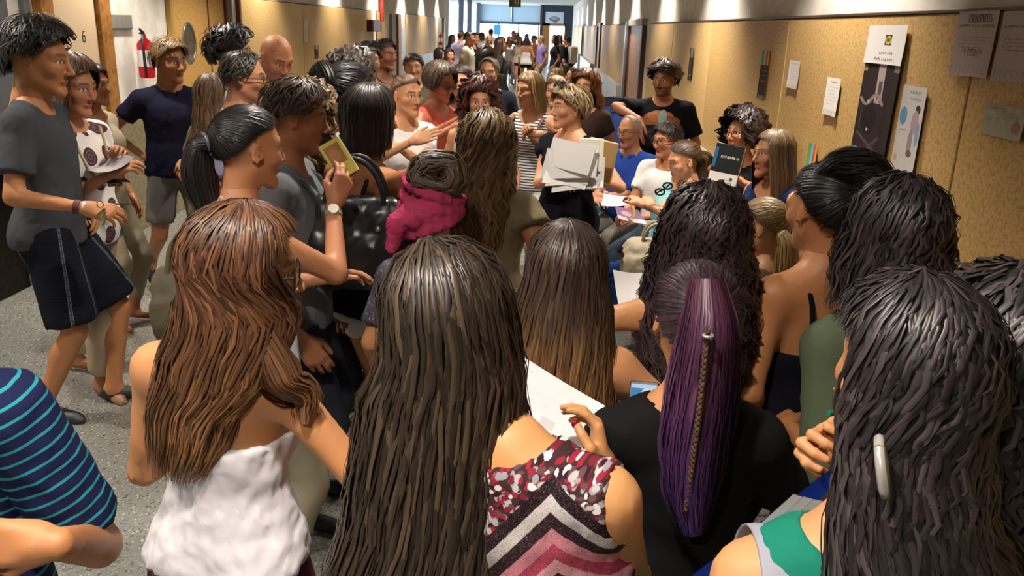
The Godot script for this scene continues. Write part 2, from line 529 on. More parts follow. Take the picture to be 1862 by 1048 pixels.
# joints of a figure in its own frame: feet on the ground at the origin, facing +z, its left at +x
func skeleton(P: Dictionary) -> Dictionary:
	var h: float = P.get("h", 1.65)
	var fem: bool = P.get("fem", true)
	var k := h / 1.65
	var w: float = P.get("w", 1.0)
	var S := {}
	S.k = k; S.w = w
	var seat: float = P.get("seat", 0.0)
	var pel := Vector3(0, 0.53 * h, 0)
	if seat > 0.0: pel = Vector3(0, seat + 0.1 * k, 0)
	pel += P.get("shift", Vector3())
	var ln: Array = P.get("lean", [0.0, 0.0, 0.0])
	S.torso = T(pel, ln[0], ln[2] if ln.size() > 2 else 0.0, ln[1])
	var to: Transform3D = S.torso
	var sw := (0.15 if fem else 0.174) * w
	S.neck = to * (Vector3(0, 0.455, -0.022) * k)
	S.atlas = to * ((Vector3(0, 0.555, -0.002) + P.get("nod", Vector3())) * k)
	var hd: Array = P.get("head", [0.0, 0.0, 0.0])
	var hb: Basis = Basis.from_euler(Vector3(0, 0, deg_to_rad(ln[1]) * 0.5)) * Basis.from_euler(Vector3(deg_to_rad(hd[1]), deg_to_rad(hd[0]), deg_to_rad(hd[2])))
	var hk: float = pow(k, 0.5) * P.get("hs", 1.0)
	S.hk = hk
	S.head = Transform3D(hb.scaled(Vector3.ONE * hk), S.atlas + hb * Vector3(0, 0.078, 0.02) * hk)
	for s in [1, -1]:
		var nm := "l" if s > 0 else "r"
		var lift: float = P.get("shrug" + nm, 0.0)
		var sh := to * (Vector3(s * sw, 0.405 + lift, -0.016) * k)
		S["sh" + nm] = sh
		var A: Dictionary = P.get("arm" + nm, {})
		var lu := 0.172 * h; var lf := 0.148 * h
		var wr: Vector3 = A.get("at", sh + Vector3(s * 0.07, -0.465, 0.06) * k)
		if A.has("world"): wr = P.frame.affine_inverse() * A.world
		var e := bend(sh, wr, lu, lf, A.get("elbow", Vector3(s * 0.5, -0.3, -1.0)))
		S["el" + nm] = e[0]; S["wr" + nm] = e[1]
		var hip := to * (Vector3(s * 0.088 * w, -0.055, 0) * k)
		S["hip" + nm] = hip
		var L: Dictionary = P.get("leg" + nm, {})
		var an: Vector3 = L.get("at", Vector3(s * 0.1, 0.075, -0.02) * k if seat == 0.0 else Vector3(s * 0.1, 0.075, 0.46 * k))
		var kn := bend(hip, an, 0.25 * h, 0.232 * h, L.get("knee", Vector3(s * 0.12, 0.3, 1.0)))
		S["kn" + nm] = kn[0]; S["an" + nm] = kn[1]
		var toe: Vector3 = L.get("toe", Vector3(s * 0.25, 0, 1.0)).normalized()
		S["toe" + nm] = kn[1] + (toe * 0.15 + Vector3(0, -0.05 if toe.y > -0.3 else 0.0, 0)) * k
	return S

func limits(S: Dictionary, grow: float) -> Array:
	var b := AABB(S.neck, Vector3())
	for n in ["shl", "shr", "ell", "elr", "wrl", "wrr", "hipl", "hipr", "knl", "knr", "anl", "anr", "toel", "toer", "atlas"]: b = b.expand(S[n])
	b = b.expand(S.torso.origin + Vector3(0.18, 0, 0.1) * S.w).expand(S.torso.origin - Vector3(0.18, 0, 0.14) * S.w)
	b = b.grow(grow)
	return [b.position, b.end]

func rows_of(fem: bool, k: float, w: float, belly := 0.0) -> Array:
	var o := []
	for r in (ROWS_F if fem else ROWS_M):
		var bl: float = belly * exp(-pow((r[0] - 0.1) / 0.13, 2.0))
		o.push_back([r[0] * k, r[1] * k * w + bl * 0.5, r[2] * k * lerpf(w, 1.0, 0.4) + bl, r[3] * k + bl * 0.6])
	return o

func body_mesh(P: Dictionary, S: Dictionary) -> ArrayMesh:
	var fem: bool = P.get("fem", true)
	var k: float = S.k; var w: float = S.w
	var cell: float = P.get("cell", 0.022)
	var lim := limits(S, 0.11)
	var v := Vox.new().even(lim[0], lim[1], cell)
	v.column(S.torso, rows_of(fem, k, w, P.get("belly", 0.0)), 0.02, -9.0, 9.0)
	v.cone(S.neck, S.atlas, 0.05 * k if fem else 0.06 * k, 0.046 * k if fem else 0.056 * k, 0.03)
	var to: Transform3D = S.torso
	for s in [1, -1]:
		var n := "l" if s > 0 else "r"
		v.cone(to * (Vector3(0, 0.47, -0.03) * k), S["sh" + n].lerp(to * (Vector3(0, 0.43, -0.03) * k), 0.1), 0.03 * k, (0.046 if fem else 0.054) * k, 0.05)
		var th := (1.0 if fem else 1.12) * P.get("limb", 1.0) as float
		v.cone(S["sh" + n], S["el" + n], 0.045 * k * th, 0.034 * k * th, 0.035)
		v.cone(S["el" + n], S["wr" + n], 0.036 * k * th, 0.024 * k * th, 0.012)
		v.cone(S["hip" + n], S["kn" + n], 0.084 * k, 0.051 * k, 0.03)
		v.cone(S["kn" + n], S["an" + n], 0.05 * k, 0.036 * k, 0.015)
		var calf: Vector3 = S["kn" + n].lerp(S["an" + n], 0.32)
		var up: Vector3 = (S["kn" + n] - S["an" + n]).normalized()
		var fw: Vector3 = S["toe" + n] - S["an" + n]
		fw = (fw - up * fw.dot(up)).normalized()
		v.ball(calf - fw * 0.016 * k, Vector3(0.046, 0.1, 0.046) * k, 0.02, look(Vector3(), fw, up).basis)
		v.cone(S["an" + n] - fw * 0.025 - Vector3(0, 0.03 * k, 0), S["toe" + n], 0.032 * k, 0.024 * k, 0.03)
		if fem: v.ball(to * (Vector3(s * 0.07, 0.285, 0.072) * k), Vector3(0.058, 0.058, 0.045) * k, 0.04)
		v.ball(to * (Vector3(s * 0.075, -0.06, -0.062) * k), Vector3(0.082, 0.085, 0.07) * k, 0.05)
	var m := v.mesh()
	var so := Soup.new()
	var sk := lin(P.get("skin", "c58c64"))
	so.add(m[0], normals_of(m[0], m[1]), m[1], sk)
	# head
	var hm := head_template(fem, P.get("fine", 1))
	var cols := PackedColorArray(); cols.resize(hm[0].size())
	var brow := lin(P.get("brow", "2a1c14"))
	var pal := [sk, sk.lerp(lin(P.get("lips", "a8524a")), 0.75), Color(0.62, 0.58, 0.54), Color(0.03, 0.018, 0.012), sk.lerp(brow, 0.8), sk, sk.lerp(Color(0.5, 0.16, 0.1), 0.18), sk.lerp(Color(0.03, 0.02, 0.02), 0.7)]
	if P.has("beard"): pal[5] = sk.lerp(brow, P.beard)
	var reg: PackedByteArray = hm[3]
	for i in cols.size(): cols[i] = pal[reg[i]]
	so.add(hm[0], hm[1], hm[2], cols, S.head * Transform3D(Basis.from_scale(P.get("face", Vector3.ONE)), Vector3()))
	# hands
	for s in [1, -1]:
		var n := "l" if s > 0 else "r"
		var A: Dictionary = P.get("arm" + n, {})
		var z: Vector3 = A.get("dir", (S["wr" + n] - S["el" + n]).normalized())
		if A.has("wdir"): z = P.frame.basis.inverse() * A.wdir
		var up: Vector3 = A.get("back", Vector3(s, 0.2, 0.3) if absf(z.y) > 0.7 else Vector3(s * 0.6, 0.8, 0))   # where the back of the hand looks
		if A.has("wback"): up = P.frame.basis.inverse() * A.wback
		var t := look(S["wr" + n] + z.normalized() * 0.012, z, up)
		t.basis = t.basis.scaled_local(Vector3(-1 if s > 0 else 1, 1, 1) * k * (0.98 if fem else 1.06))
		var ht := hand_template(A.get("hand", "relaxed"), P.get("hcell", 0.006))
		so.add(ht[0], ht[1], ht[2], sk, t)
	return so.done(SKIN)

# a garment as a field of its own: torso and limbs grown, then cut to its edges
func garment(P: Dictionary, S: Dictionary, G: Dictionary) -> ArrayMesh:
	var fem: bool = P.get("fem", true)
	var k: float = S.k; var w: float = S.w
	var cell: float = G.get("cell", P.get("gcell", (0.028 if (G.kind == "legs" and not G.has("tex")) or G.kind == "shoes" else P.get("cell", 0.02))))
	var lo: float = G.get("loose", 0.012 if G.kind == "top" else 0.007)
	var lim := limits(S, 0.13 + lo)
	var to: Transform3D = S.torso
	var B := AABB(lim[0], lim[1] - lim[0])
	if G.kind == "top":     # crop the grid to what it covers
		var ylo: float = to.origin.y + minf(G.get("hem", -0.1), 0.0) * k - 0.08
		if G.get("sleeve", 0.5) > 0.0: ylo = minf(ylo, minf(S.ell.y, S.elr.y) - 0.1)
		if G.get("sleeve", 0.5) > 1.0: ylo = minf(ylo, minf(S.wrl.y, S.wrr.y) - 0.1)
		B = B.intersection(AABB(Vector3(-9, ylo, -9), Vector3(18, 9, 18)))
	elif G.kind == "legs" and not G.has("bib"):
		B = B.intersection(AABB(Vector3(-9, -9, -9), Vector3(18, 9 + to.origin.y + 0.3, 18)))
	elif G.kind == "shoes": B = AABB(S["an" + G.only], Vector3()).expand(S["toe" + G.only]).grow(0.14)
	lim = [B.position, B.end]
	var v := Vox.new().even(lim[0], lim[1], cell)
	var th := (1.0 if fem else 1.12) * P.get("limb", 1.0) as float
	if G.kind == "top":
		var hem: float = G.get("hem", -0.1) * k
		var rows := rows_of(fem, k, w, P.get("belly", 0.0))
		var o := []
		var dr: float = G.get("drape", 0.5)     # how far cloth hangs straight from the chest
		var top: float = G.get("top", 9.0) * k
		for q in rows.size():
			var r: Array = rows[q].duplicate()
			if r[0] < 0.3 * k:
				r[1] = lerpf(r[1], maxf(r[1], (0.152 if fem else 0.17) * k * w), dr)
				r[2] = lerpf(r[2], maxf(r[2], (0.1 if fem else 0.108) * k), dr)
				if fem: r[3] = lerpf(r[3], 0.012 * k, dr * 0.6)
			if r[0] < -0.05 * k:
				r[1] = maxf(r[1], 0.165 * k * w); r[2] = maxf(r[2], 0.108 * k)
			var over: float = smoothstep(0.13, 0.06, r[0] / k) * G.get("over", 0.012)
			r[1] += over; r[2] += over
			o.push_back(r)
		if G.has("flare"):
			var fl: Array = G.flare    # [height, half width, half depth] below the hips
			o = o.slice(2)
			for q in fl: o.push_front([q[0] * k, q[1] * k, q[2] * k, -0.01])
		v.column(to, o, 0.02, hem, 9.0, lo)
		if hem < -0.02:
			for s in [1, -1]: v.ball(to * (Vector3(s * 0.075, -0.06, -0.062) * k), Vector3(0.082, 0.085, 0.07) * k + Vector3.ONE * (lo + 0.006), 0.05)
			v.cut(to * Vector3(0, hem, 0), to.basis * Vector3(0, -1, 0))
		if fem:
			for s in [1, -1]: v.ball(to * (Vector3(s * 0.066, 0.285, 0.072) * k), Vector3(0.066, 0.062, 0.045) * k + Vector3.ONE * lo, 0.06)
		for s in [1, -1]:
			var n := "l" if s > 0 else "r"
			v.cone(to * (Vector3(0, 0.462, -0.03) * k), S["sh" + n], 0.03 * k + lo, (0.046 if fem else 0.054) * k + lo, 0.04)
		var sl: float = G.get("sleeve", 0.5)
		var sf: float = G.get("flap", 0.012)
		for s in [1, -1]:
			var n := "l" if s > 0 else "r"
			if sl <= 0.0: continue
			var e: Vector3 = S["sh" + n].lerp(S["el" + n], minf(sl, 1.0))
			v.cone(S["sh" + n], e, 0.046 * k * th + lo, lerpf(0.047, 0.036, minf(sl, 1.0)) * k * th + lo + sf, 0.03, sl <= 1.0)
			if sl > 1.0:
				v.cone(S["el" + n], S["el" + n].lerp(S["wr" + n], sl - 1.0), 0.037 * k * th + lo + sf, 0.028 * k * th + lo + sf, 0.015, true)
		if sl <= 0.0:      # armholes
			var ah: float = G.get("armhole", 0.075)
			for s in [1, -1]:
				var n := "l" if s > 0 else "r"
				var d: Vector3 = to.basis * Vector3(s, 0.0, 0.0)
				v.cone(S["sh" + n] + d * (0.075 * k - G.get("inset", 0.0)), S["sh" + n] + d * 0.3 + Vector3(0, -0.1, 0), ah * k, ah * k * 1.2, 0.004, false, true)
		if G.has("top"): v.cut(to * Vector3(0, top, 0), to.basis * Vector3(0, 1, G.get("topslope", 0.0)))
		else:
			var nk: Array = G.get("neck", [0.078, 0.0, 0.02] if not G.has("collar") else [0.07, 0.02, 0.015])
			v.ball(to * (Vector3(0, 0.475 + nk[1], -0.02 + nk[2]) * k), Vector3(nk[0], nk[0] * (nk[3] if nk.size() > 3 else 0.9), nk[0]) * k, 0.004, Basis(), true)
	elif G.kind == "legs":
		var ln: float = G.get("len", 2.0)
		var lf: float = G.get("flare", 0.0)
		var rows := rows_of(fem, k, w, P.get("belly", 0.0) * 0.6)
		rows[0][1] = 0.1 * k; rows[0][2] = 0.08 * k
		v.column(to, rows, 0.02, -9.0, G.get("rise", 0.09) * k, lo)
		for s in [1, -1]:
			var n := "l" if s > 0 else "r"
			var e: Vector3 = S["hip" + n].lerp(S["kn" + n], minf(ln, 1.0))
			v.cone(S["hip" + n], e, 0.086 * k + lo, lerpf(0.086, 0.053, minf(ln, 1.0)) * k + lo + lf, 0.03, ln <= 1.0)
			if ln > 1.0: v.cone(S["kn" + n], S["kn" + n].lerp(S["an" + n], ln - 1.0), 0.054 * k + lo + lf, 0.042 * k + lo + lf, 0.02, true)
			v.ball(to * (Vector3(s * 0.075, -0.06, -0.062) * k), Vector3(0.082, 0.085, 0.07) * k + Vector3.ONE * lo, 0.05)
			if ln > 1.0:
				var calf: Vector3 = S["kn" + n].lerp(S["an" + n], 0.32)
				v.ball(calf + Vector3(0, 0, -0.014) * k, Vector3(0.046, 0.1, 0.046) * k + Vector3.ONE * lo, 0.02)
	elif G.kind == "shoes":
		for s in [1, -1]:
			var n := "l" if s > 0 else "r"
			if n != G.only: continue
			var up: Vector3 = (S["kn" + n] - S["an" + n]).normalized()
			var fw: Vector3 = S["toe" + n] - S["an" + n]
			fw = (fw - up * fw.dot(up)).normalized()
			v.cone(S["an" + n] - fw * 0.03 - up * 0.03 * k, S["toe" + n] + fw * 0.02, 0.042 * k, 0.034 * k, 0.03)
			if G.get("high", false): v.cone(S["an" + n] - up * 0.02, S["an" + n] + up * 0.05, 0.045 * k, 0.047 * k, 0.02, true)
	for c in G.get("cuts", []): v.cut(c[0], c[1])
	var m := v.mesh()
	var V: PackedVector3Array = m[0]
	relax(V, m[1])
	var N := normals_of(V, m[1])
	var amp: float = G.get("crease", 0.004)
	if amp > 0.0 and G.kind != "shoes":
		for i in V.size():
			var p := V[i]
			V[i] = p + N[i] * amp * (folds.get_noise_3d(p.x * 15.0 + p.y * 6.0, p.y * 9.0 - p.x * 5.0 + 31.0 * k, p.z * 15.0) + 0.6 * folds.get_noise_3d(p.x * 40.0, p.y * 22.0 + p.x * 18.0, p.z * 40.0))
		N = normals_of(V, m[1])
	var so := Soup.new()
	so.add(V, N, m[1], lin(G.c) if G.has("c") else Color.WHITE)
	if G.has("collar"):     # a folded collar, open at the throat
		var cp := PackedVector3Array(); var cr := PackedFloat32Array()
		for q in 25:
			var an := deg_to_rad(lerpf(18.0, 342.0, q / 24.0))
			var rr2: float = (0.068 if fem else 0.078) * k
			cp.push_back(to * (Vector3(0, 0.475 - 0.035 * (0.5 + 0.5 * cos(an)), -0.012) * k + Vector3(sin(an) * rr2, 0, cos(an) * rr2 * 1.05))); cr.push_back(0.02 * k)
		so.tube(cp, cr, 10, lin(G.c) * 1.1, 0.3, to.basis.z)
	for st in G.get("straps", []):     # shoulder straps: half spread, half width
		var r: float = 0.4
		for sd in [1, -1]:
			var pts := PackedVector3Array(); var rad := PackedFloat32Array()
			for q in 15:
				var an := PI * (q / 14.0)
				var top: float = G.get("top", 0.3) - 0.02
				pts.push_back(to * (Vector3(sd * lerpf(st[0], st[2] if st.size() > 2 else st[0], sin(an)), top + (0.462 + lo - st[0] * 0.22 - top) * pow(sin(an), 0.6), -0.02 + 0.1 * cos(an) * (1.0 if an > PI / 2 else 1.1)) * k)); rad.push_back(st[1])
			so.tube(pts, rad, 8, lin(G.c) if G.has("c") else Color.WHITE, 0.35, to.basis.z)
	if so.U.size() and not G.has("tex"): so.U.clear()
	elif so.U.size():
		pass
	var mt: StandardMaterial3D
	if G.has("tex"):
		V = so.V; so.U.clear()
		mt = cloth_tex(G.tex)
		for p in V:
			var q: Vector3 = to.affine_inverse() * p
			if G.get("uv", "flat") == "flat": so.U.push_back(Vector2(q.x, -q.y) * G.uvs + G.get("uvo", Vector2()))
			elif G.uv == "round": so.U.push_back(Vector2(atan2(q.x, q.z) * 0.15, -q.y) * G.uvs)
			elif G.uv == "arm":
				var ax: Vector3 = (S.elr - S.shr).normalized()
				so.U.push_back(Vector2(0.5, (p - S.shr).dot(ax)) * G.uvs)
	else:
		mt = CLOTH if not G.has("rough") else vmat(G.rough, 0.5)
	if G.kind == "shoes": mt = vmat(0.5)
	return so.done(mt)
var CLOTH := vmat(0.85, 0.25)
var cloths := {}
func cloth_tex(key: String) -> StandardMaterial3D:
	if not cloths.has(key):
		var m := mat(Color.WHITE, 0.85, 0.25)
		m.albedo_texture = ImageTexture.create_from_image(print_of(key))
		cloths[key] = m
	return cloths[key]

func person(label: String, P: Dictionary) -> MeshInstance3D:
	P.frame = T(Vector3(P.x, P.get("y", 0.0), -P.z), 0, P.yaw)
	var S := skeleton(P)
	var o := put("person", body_mesh(P, S))
	o.transform = P.frame
	tag(o, label, P.get("cat", "person"), P.get("group", ""))
	for G in P.get("wear", []):
		if G.kind == "shoes":
			for n in ["l", "r"]:
				G.only = n
				put("shoe", garment(P, S, G), o)
		else: put(G.n, garment(P, S, G), o)
	if P.has("hair"): hair(o, P, S, P.hair)
	body = o; joints = S; spec = P
	return o
var body: MeshInstance3D
var joints: Dictionary
var spec: Dictionary
func ring(called: String, side: String, back: float, r: float, w: float, m: Material) -> void:   # watch or bracelet round the last person's wrist
	var d: Vector3 = (joints["wr" + side] - joints["el" + side]).normalized()
	var c: Vector3 = joints["wr" + side] - d * back
	var s := Soup.new()
	s.tube(PackedVector3Array([c - d * w, c + d * w]), PackedFloat32Array([r, r * 0.97]), 18, Color.WHITE, 1.0, Vector3.UP)
	put(called, s.done(m), body)
func watch(side: String, strap, face) -> void:
	ring("watch_strap", side, 0.03, 0.0285 * joints.k, 0.009, mat(strap, 0.35, 0.5, 0.3))
	var d: Vector3 = (joints["wr" + side] - joints["el" + side]).normalized()
	var up: Vector3 = (Vector3.UP - d * d.y).normalized()
	var c: Vector3 = joints["wr" + side] - d * 0.03
	var s := Soup.new()
	s.tube(PackedVector3Array([c + up * 0.024, c + up * 0.036]), PackedFloat32Array([0.018, 0.017]), 16, Color.WHITE, 1.0, d)
	put("watch_face", s.done(mat(face, 0.2, 0.6)), body)
# glasses in the frame of the last person's head; up on the crown when raised
func glasses(called: String, c, lens = null, t := Transform3D(), big := 1.0) -> void:
	var H: Transform3D = joints.head * t
	var s := Soup.new(); var l := Soup.new()
	for sd in [1, -1]:
		var p := PackedVector3Array(); var r := PackedFloat32Array()
		for q in 21:
			var a := TAU * q / 20.0
			var e := Vector2(pow(absf(cos(a)), 0.7) * signf(cos(a)), pow(absf(sin(a)), 0.7) * signf(sin(a)))
			p.push_back(H * Vector3(sd * 0.033 + e.x * 0.025 * big, e.y * 0.018 * big, 0.099 - absf(sd * 0.033 + e.x * 0.025) * 0.16)); r.push_back(0.0019)
		s.tube(p, r, 6, Color.WHITE, 1.0, Vector3(0.3, 0.4, 0.8))
		s.tube(PackedVector3Array([H * Vector3(sd * 0.06, 0.006, 0.089), H * Vector3(sd * 0.079, 0.006, 0.06), H * Vector3(sd * 0.084, 0.004, 0.0), H * Vector3(sd * 0.082, -0.015, -0.03)]), PackedFloat32Array([0.0022, 0.0022, 0.002, 0.002]), 6, Color.WHITE)
		if lens != null:
			var o := H * Vector3(sd * 0.033, 0, 0.094)
			for q in 20: l.quad(o, p[q], p[q + 1], o, (H.basis * Vector3(0, 0, 1)).normalized())
	s.tube(PackedVector3Array([H * Vector3(-0.01, 0.004, 0.097), H * Vector3(0, 0.007, 0.099), H * Vector3(0.01, 0.004, 0.097)]), PackedFloat32Array([0.0019, 0.0019, 0.0019]), 6, Color.WHITE)
	var f := put(called, s.done(mat(c, 0.3)), body)
	if lens != null: put("lens", l.done(mat(lens, 0.08, 0.8)), f)

# ---------------------------------------------------------------- hair
# A scalp cap and, below it, a falling curtain; strands follow the same surface, each a tapered ridge.
const LINE_SHORT := [[0, 50], [40, 56], [65, 78], [78, 94], [90, 84], [106, 92], [122, 114], [140, 124], [180, 128]]
const LINE_LONG := [[0, 54], [35, 60], [60, 82], [80, 100], [100, 112], [130, 128], [180, 134]]
static func along(t: Array, x: float) -> float:
	for q in range(1, t.size()):
		if x <= t[q][0]: return lerpf(t[q - 1][1], t[q][1], (x - t[q - 1][0]) / float(t[q][0] - t[q - 1][0]))
	return t[-1][1]

class Flow:
	var R: Vector3
	var line: Array
	var rings: Array
	var len := 0.0
	var open := 60.0
	var head: Transform3D
	var fall: Basis
	var mid: Vector3
	var k := 1.0
	var lump := 0.0
	var tilt := Basis()
	var noise: FastNoiseLite
	# point and outward direction for an angle phi (degrees, 0 = face) and a length s (metres from the crown), raised by up
	func at(phi: float, s: float, up: float) -> Array:
		var r0 := deg_to_rad(phi)
		if lump > 0.0: up += lump * (1.0 if len > 0.0 and absf(wrapf(phi, -180, 180)) >= open else clampf((deg_to_rad(along_(line, absf(wrapf(phi, -180, 180)))) * R.y - s) / 0.05, 0.15, 1.0)) * (noise.get_noise_3d(sin(r0) * 2.6 + mid.x * 40.0, s * 26.0, cos(r0) * 2.6) + 0.25)
		var a := absf(wrapf(phi, -180, 180))
		var lim: float = along_(line, a)
		var hang := len > 0.0 and a >= open
		var last := minf(lim, 96.0) if hang else lim
		var arc := deg_to_rad(last) * R.y
		var r := deg_to_rad(phi)
		if s <= arc or not hang:
			var th := minf(s / R.y, deg_to_rad(lim) + 0.12)
			var n: Vector3 = tilt * Vector3(sin(th) * sin(r), cos(th), sin(th) * cos(r))
			var p := Vector3(0.0, 0.022, -0.012) + n * R
			var nn := (n / R).normalized()
			return [head * (p + nn * up), (head.basis * nn).normalized()]
		var th2 := deg_to_rad(last)
		var n2 := Vector3(sin(th2) * sin(r), cos(th2), sin(th2) * cos(r))
		var e := head * (Vector3(0, 0.022, -0.012) + n2 * R)
		var d := (s - arc)
		var q := 0
		while q < rings.size() - 2 and d > rings[q + 1][0]: q += 1
		var g0: Array = rings[q]; var g1: Array = rings[q + 1]
		var u := clampf((d - g0[0]) / (g1[0] - g0[0]), 0.0, 1.0)
		u = u * u * (3.0 - 2.0 * u)
		var w := lerpf(g0[1], g1[1], u); var dp := lerpf(g0[2], g1[2], u); var cz := lerpf(g0[3], g1[3], u); var cx := lerpf(g0[4], g1[4], u)
		var o := fall * Vector3(cx + (w + up) * sin(r), 0.0, cz + (dp + up) * cos(r))
		var c := Vector3(mid.x, e.y - d, mid.z) + o
		var b := clampf(d / 0.09, 0.0, 1.0)
		b = b * b * (3.0 - 2.0 * b)
		var out := (fall * Vector3(sin(r), 0.12, cos(r))).normalized()
		var p1 := Vector3(e.x, e.y - d, e.z) + (head.basis * (n2 / R)).normalized() * up
		return [p1.lerp(c, b), out]
	static func along_(t: Array, x: float) -> float:
		for q in range(1, t.size()):
			if x <= t[q][0]: return lerpf(t[q - 1][1], t[q][1], (x - t[q - 1][0]) / float(t[q][0] - t[q - 1][0]))
		return t[-1][1]

# one strand: two ridged faces along the points
func strand(so: Soup, p: PackedVector3Array, out: PackedVector3Array, wid: float, cols: PackedColorArray) -> void:
	var o := so.V.size()
	var n := p.size()
	for i in n:
		var t := (p[mini(i + 1, n - 1)] - p[maxi(i - 1, 0)]).normalized()
		var s := t.cross(out[i]).normalized()
		var f := i / (n - 1.0)
		var w := wid * (0.55 + 0.45 * minf(1.0, f * 6.0)) * (1.0 - pow(f, 4.0) * 0.85)
		so.V.append_array([p[i] - s * w, p[i] + out[i] * w * 0.25, p[i] + s * w])
		so.N.append_array([(out[i] * 0.9 - s * 0.44).normalized(), out[i], (out[i] * 0.9 + s * 0.44).normalized()])
		so.C.append_array([cols[i], cols[i], cols[i]])
	for i in n - 1:
		for q in 2:
			var a := o + i * 3 + q
			so.I.append_array([a, a + 3, a + 1, a + 1, a + 3, a + 4])

func shades(H: Dictionary) -> Array:
	var o := []
	for c in H.c: o.push_back(lin(c))
	return o

func hair(o: Node3D, P: Dictionary, S: Dictionary, H: Dictionary) -> void:
	var F := Flow.new()
	var t: float = H.get("t", 0.014)
	F.R = Vector3(0.076 + t, 0.088 + t * H.get("crown", 1.0), 0.096 + t)
	F.line = H.get("line", LINE_SHORT)
	F.len = H.get("drop", 0.0)
	F.open = H.get("open", 62.0)
	F.head = S.head
	F.mid = S.head.origin
	var fy: float = H.get("turn", P.get("head", [0, 0, 0])[0])
	F.fall = Basis.from_euler(Vector3(0, deg_to_rad(fy), 0))
	F.k = S.hk
	F.lump = H.get("lump", 0.0)
	F.noise = folds
	F.tilt = Basis(Vector3.RIGHT, deg_to_rad(H.get("tilt", 0.0)))
	F.rings = H.get("rings", [[0.0, 0.085, 0.09, -0.012, 0.0], [1.0, 0.085, 0.09, -0.012, 0.0]])
	var so := Soup.new()
	var cl := shades(H)
	var tips := []
	for c in H.get("tip", []): tips.push_back(lin(c))
	var tipat: float = H.get("tipat", 0.5)
	rng.seed = hash(str(P.x) + str(P.z))
	# base
	var nphi: int = H.get("nphi", 36)
	var ns: int = H.get("ns", 20)
	var total := func(phi: float) -> float:
		var a := absf(wrapf(phi, -180, 180))
		var lim := along(F.line, a)
		if F.len > 0.0 and a >= F.open: return deg_to_rad(minf(lim, 96.0)) * F.R.y + F.len * (1.0 - H.get("taper", 0.12) * (1.0 - a / 180.0) * 2.0)
		return deg_to_rad(lim) * F.R.y
	if not H.get("bald", false):
		var V := PackedVector3Array(); var N := PackedVector3Array(); var C := PackedColorArray(); var I := PackedInt32Array()
		for a in nphi + 1:
			var phi := -180.0 + 360.0 * a / nphi
			var tt: float = total.call(phi)
			if F.len > 0.0 and absf(phi) >= F.open: tt -= F.len * 0.12
			for b in ns + 1:
				var s := tt * b / ns
				var q := F.at(phi, s, H.get("inset", -0.005))
				V.push_back(q[0]); N.push_back(q[1])
				var c: Color = cl[0]
				if tips.size() > 0: c = c.lerp(tips[0], smoothstep(tipat - 0.2, tipat + 0.2, b / float(ns)))
				C.push_back(c)
		for a in nphi:
			# the step between the fringe and the curtain stays open
			var p0 := absf(-180.0 + 360.0 * a / nphi); var p1 := absf(-180.0 + 360.0 * (a + 1) / nphi)
			var split := F.len > 0.0 and ((p0 >= F.open) != (p1 >= F.open))
			for b in ns:
				if split and b > 4: break
				var i := a * (ns + 1) + b
				I.append_array([i, i + ns + 1, i + 1, i + 1, i + ns + 1, i + ns + 2])
		so.add(V, normals_of(V, I) if false else N, I, C)
	# strands
	var n: int = H.get("n", 220)
	var wid: float = H.get("sw", 0.005)
	var amp: float = H.get("wave", [0.0, 1.0])[0]
	var frq: float = H.get("wave", [0.0, 1.0])[1]
	var tuft: float = H.get("tuft", 0.0)
	var lift: float = H.get("lift", 0.006)
	var swp: float = H.get("sweep", 0.0)
	for q in n:
		var phi := rng.randf_range(-180.0, 180.0)
		var tt: float = total.call(phi)
		var s0 := 0.0; var s1 := tt
		if tuft > 0.0:
			s0 = sqrt(rng.randf()) * tt * 0.96
			s1 = minf(s0 + tuft * rng.randf_range(0.6, 1.3), tt + H.get("over", 0.01))
		else:
			s0 = rng.randf() * 0.03 if rng.randf() < 0.6 else rng.randf() * tt * 0.5
			s1 = tt * rng.randf_range(0.86, 1.02)
		var m := clampi(int((s1 - s0) / H.get("step", 0.03)) + 2, 4, 44)
		var pp := PackedVector3Array(); var oo := PackedVector3Array(); var cc := PackedColorArray()
		var ph := rng.randf() * TAU
		var fr := frq * rng.randf_range(0.8, 1.25)
		var am := amp * rng.randf_range(0.5, 1.3)
		var up0 := rng.randf_range(-0.002, lift)
		var drift: float = rng.randf_range(-1.0, 1.0) * H.get("drift", 3.0)
		var ca: Color = cl[rng.randi() % cl.size()] * rng.randf_range(0.8, 1.25)
		var ct: Color = ca
		if tips.size() > 0: ct = tips[rng.randi() % tips.size()] * rng.randf_range(0.8, 1.2)
		for i in m:
			var f := i / (m - 1.0)
			var s := lerpf(s0, s1, f)
			var grow := smoothstep(0.0, 0.12, s - s0 + 0.02)
			var up := up0 + (lift * 0.7 * f if tuft > 0.0 else 0.0)
			var pf := phi + drift * f + swp * f
			if F.len > 0.0:      # a strand stays on its side of the step between fringe and curtain
				var pa := absf(wrapf(pf, -180.0, 180.0))
				pa = maxf(pa, F.open + 0.5) if absf(phi) >= F.open else minf(pa, F.open - 0.5)
				pf = pa * signf(phi)
			var g := F.at(pf, s, up)
			var out: Vector3 = g[1]
			var side := out.cross(Vector3.UP).normalized() if absf(out.y) < 0.95 else Vector3.RIGHT
			var p: Vector3 = g[0] + side * am * grow * sin(s * fr + ph) + out * am * 0.6 * grow * cos(s * fr * 1.1 + ph)
			pp.push_back(p); oo.push_back(out)
			cc.push_back(ca.lerp(ct, smoothstep(tipat - 0.25, tipat + 0.25, s / maxf(tt, 0.01))))
		strand(so, pp, oo, wid * rng.randf_range(0.6, 1.3), cc)
	put("hair", so.done(HAIR), o)

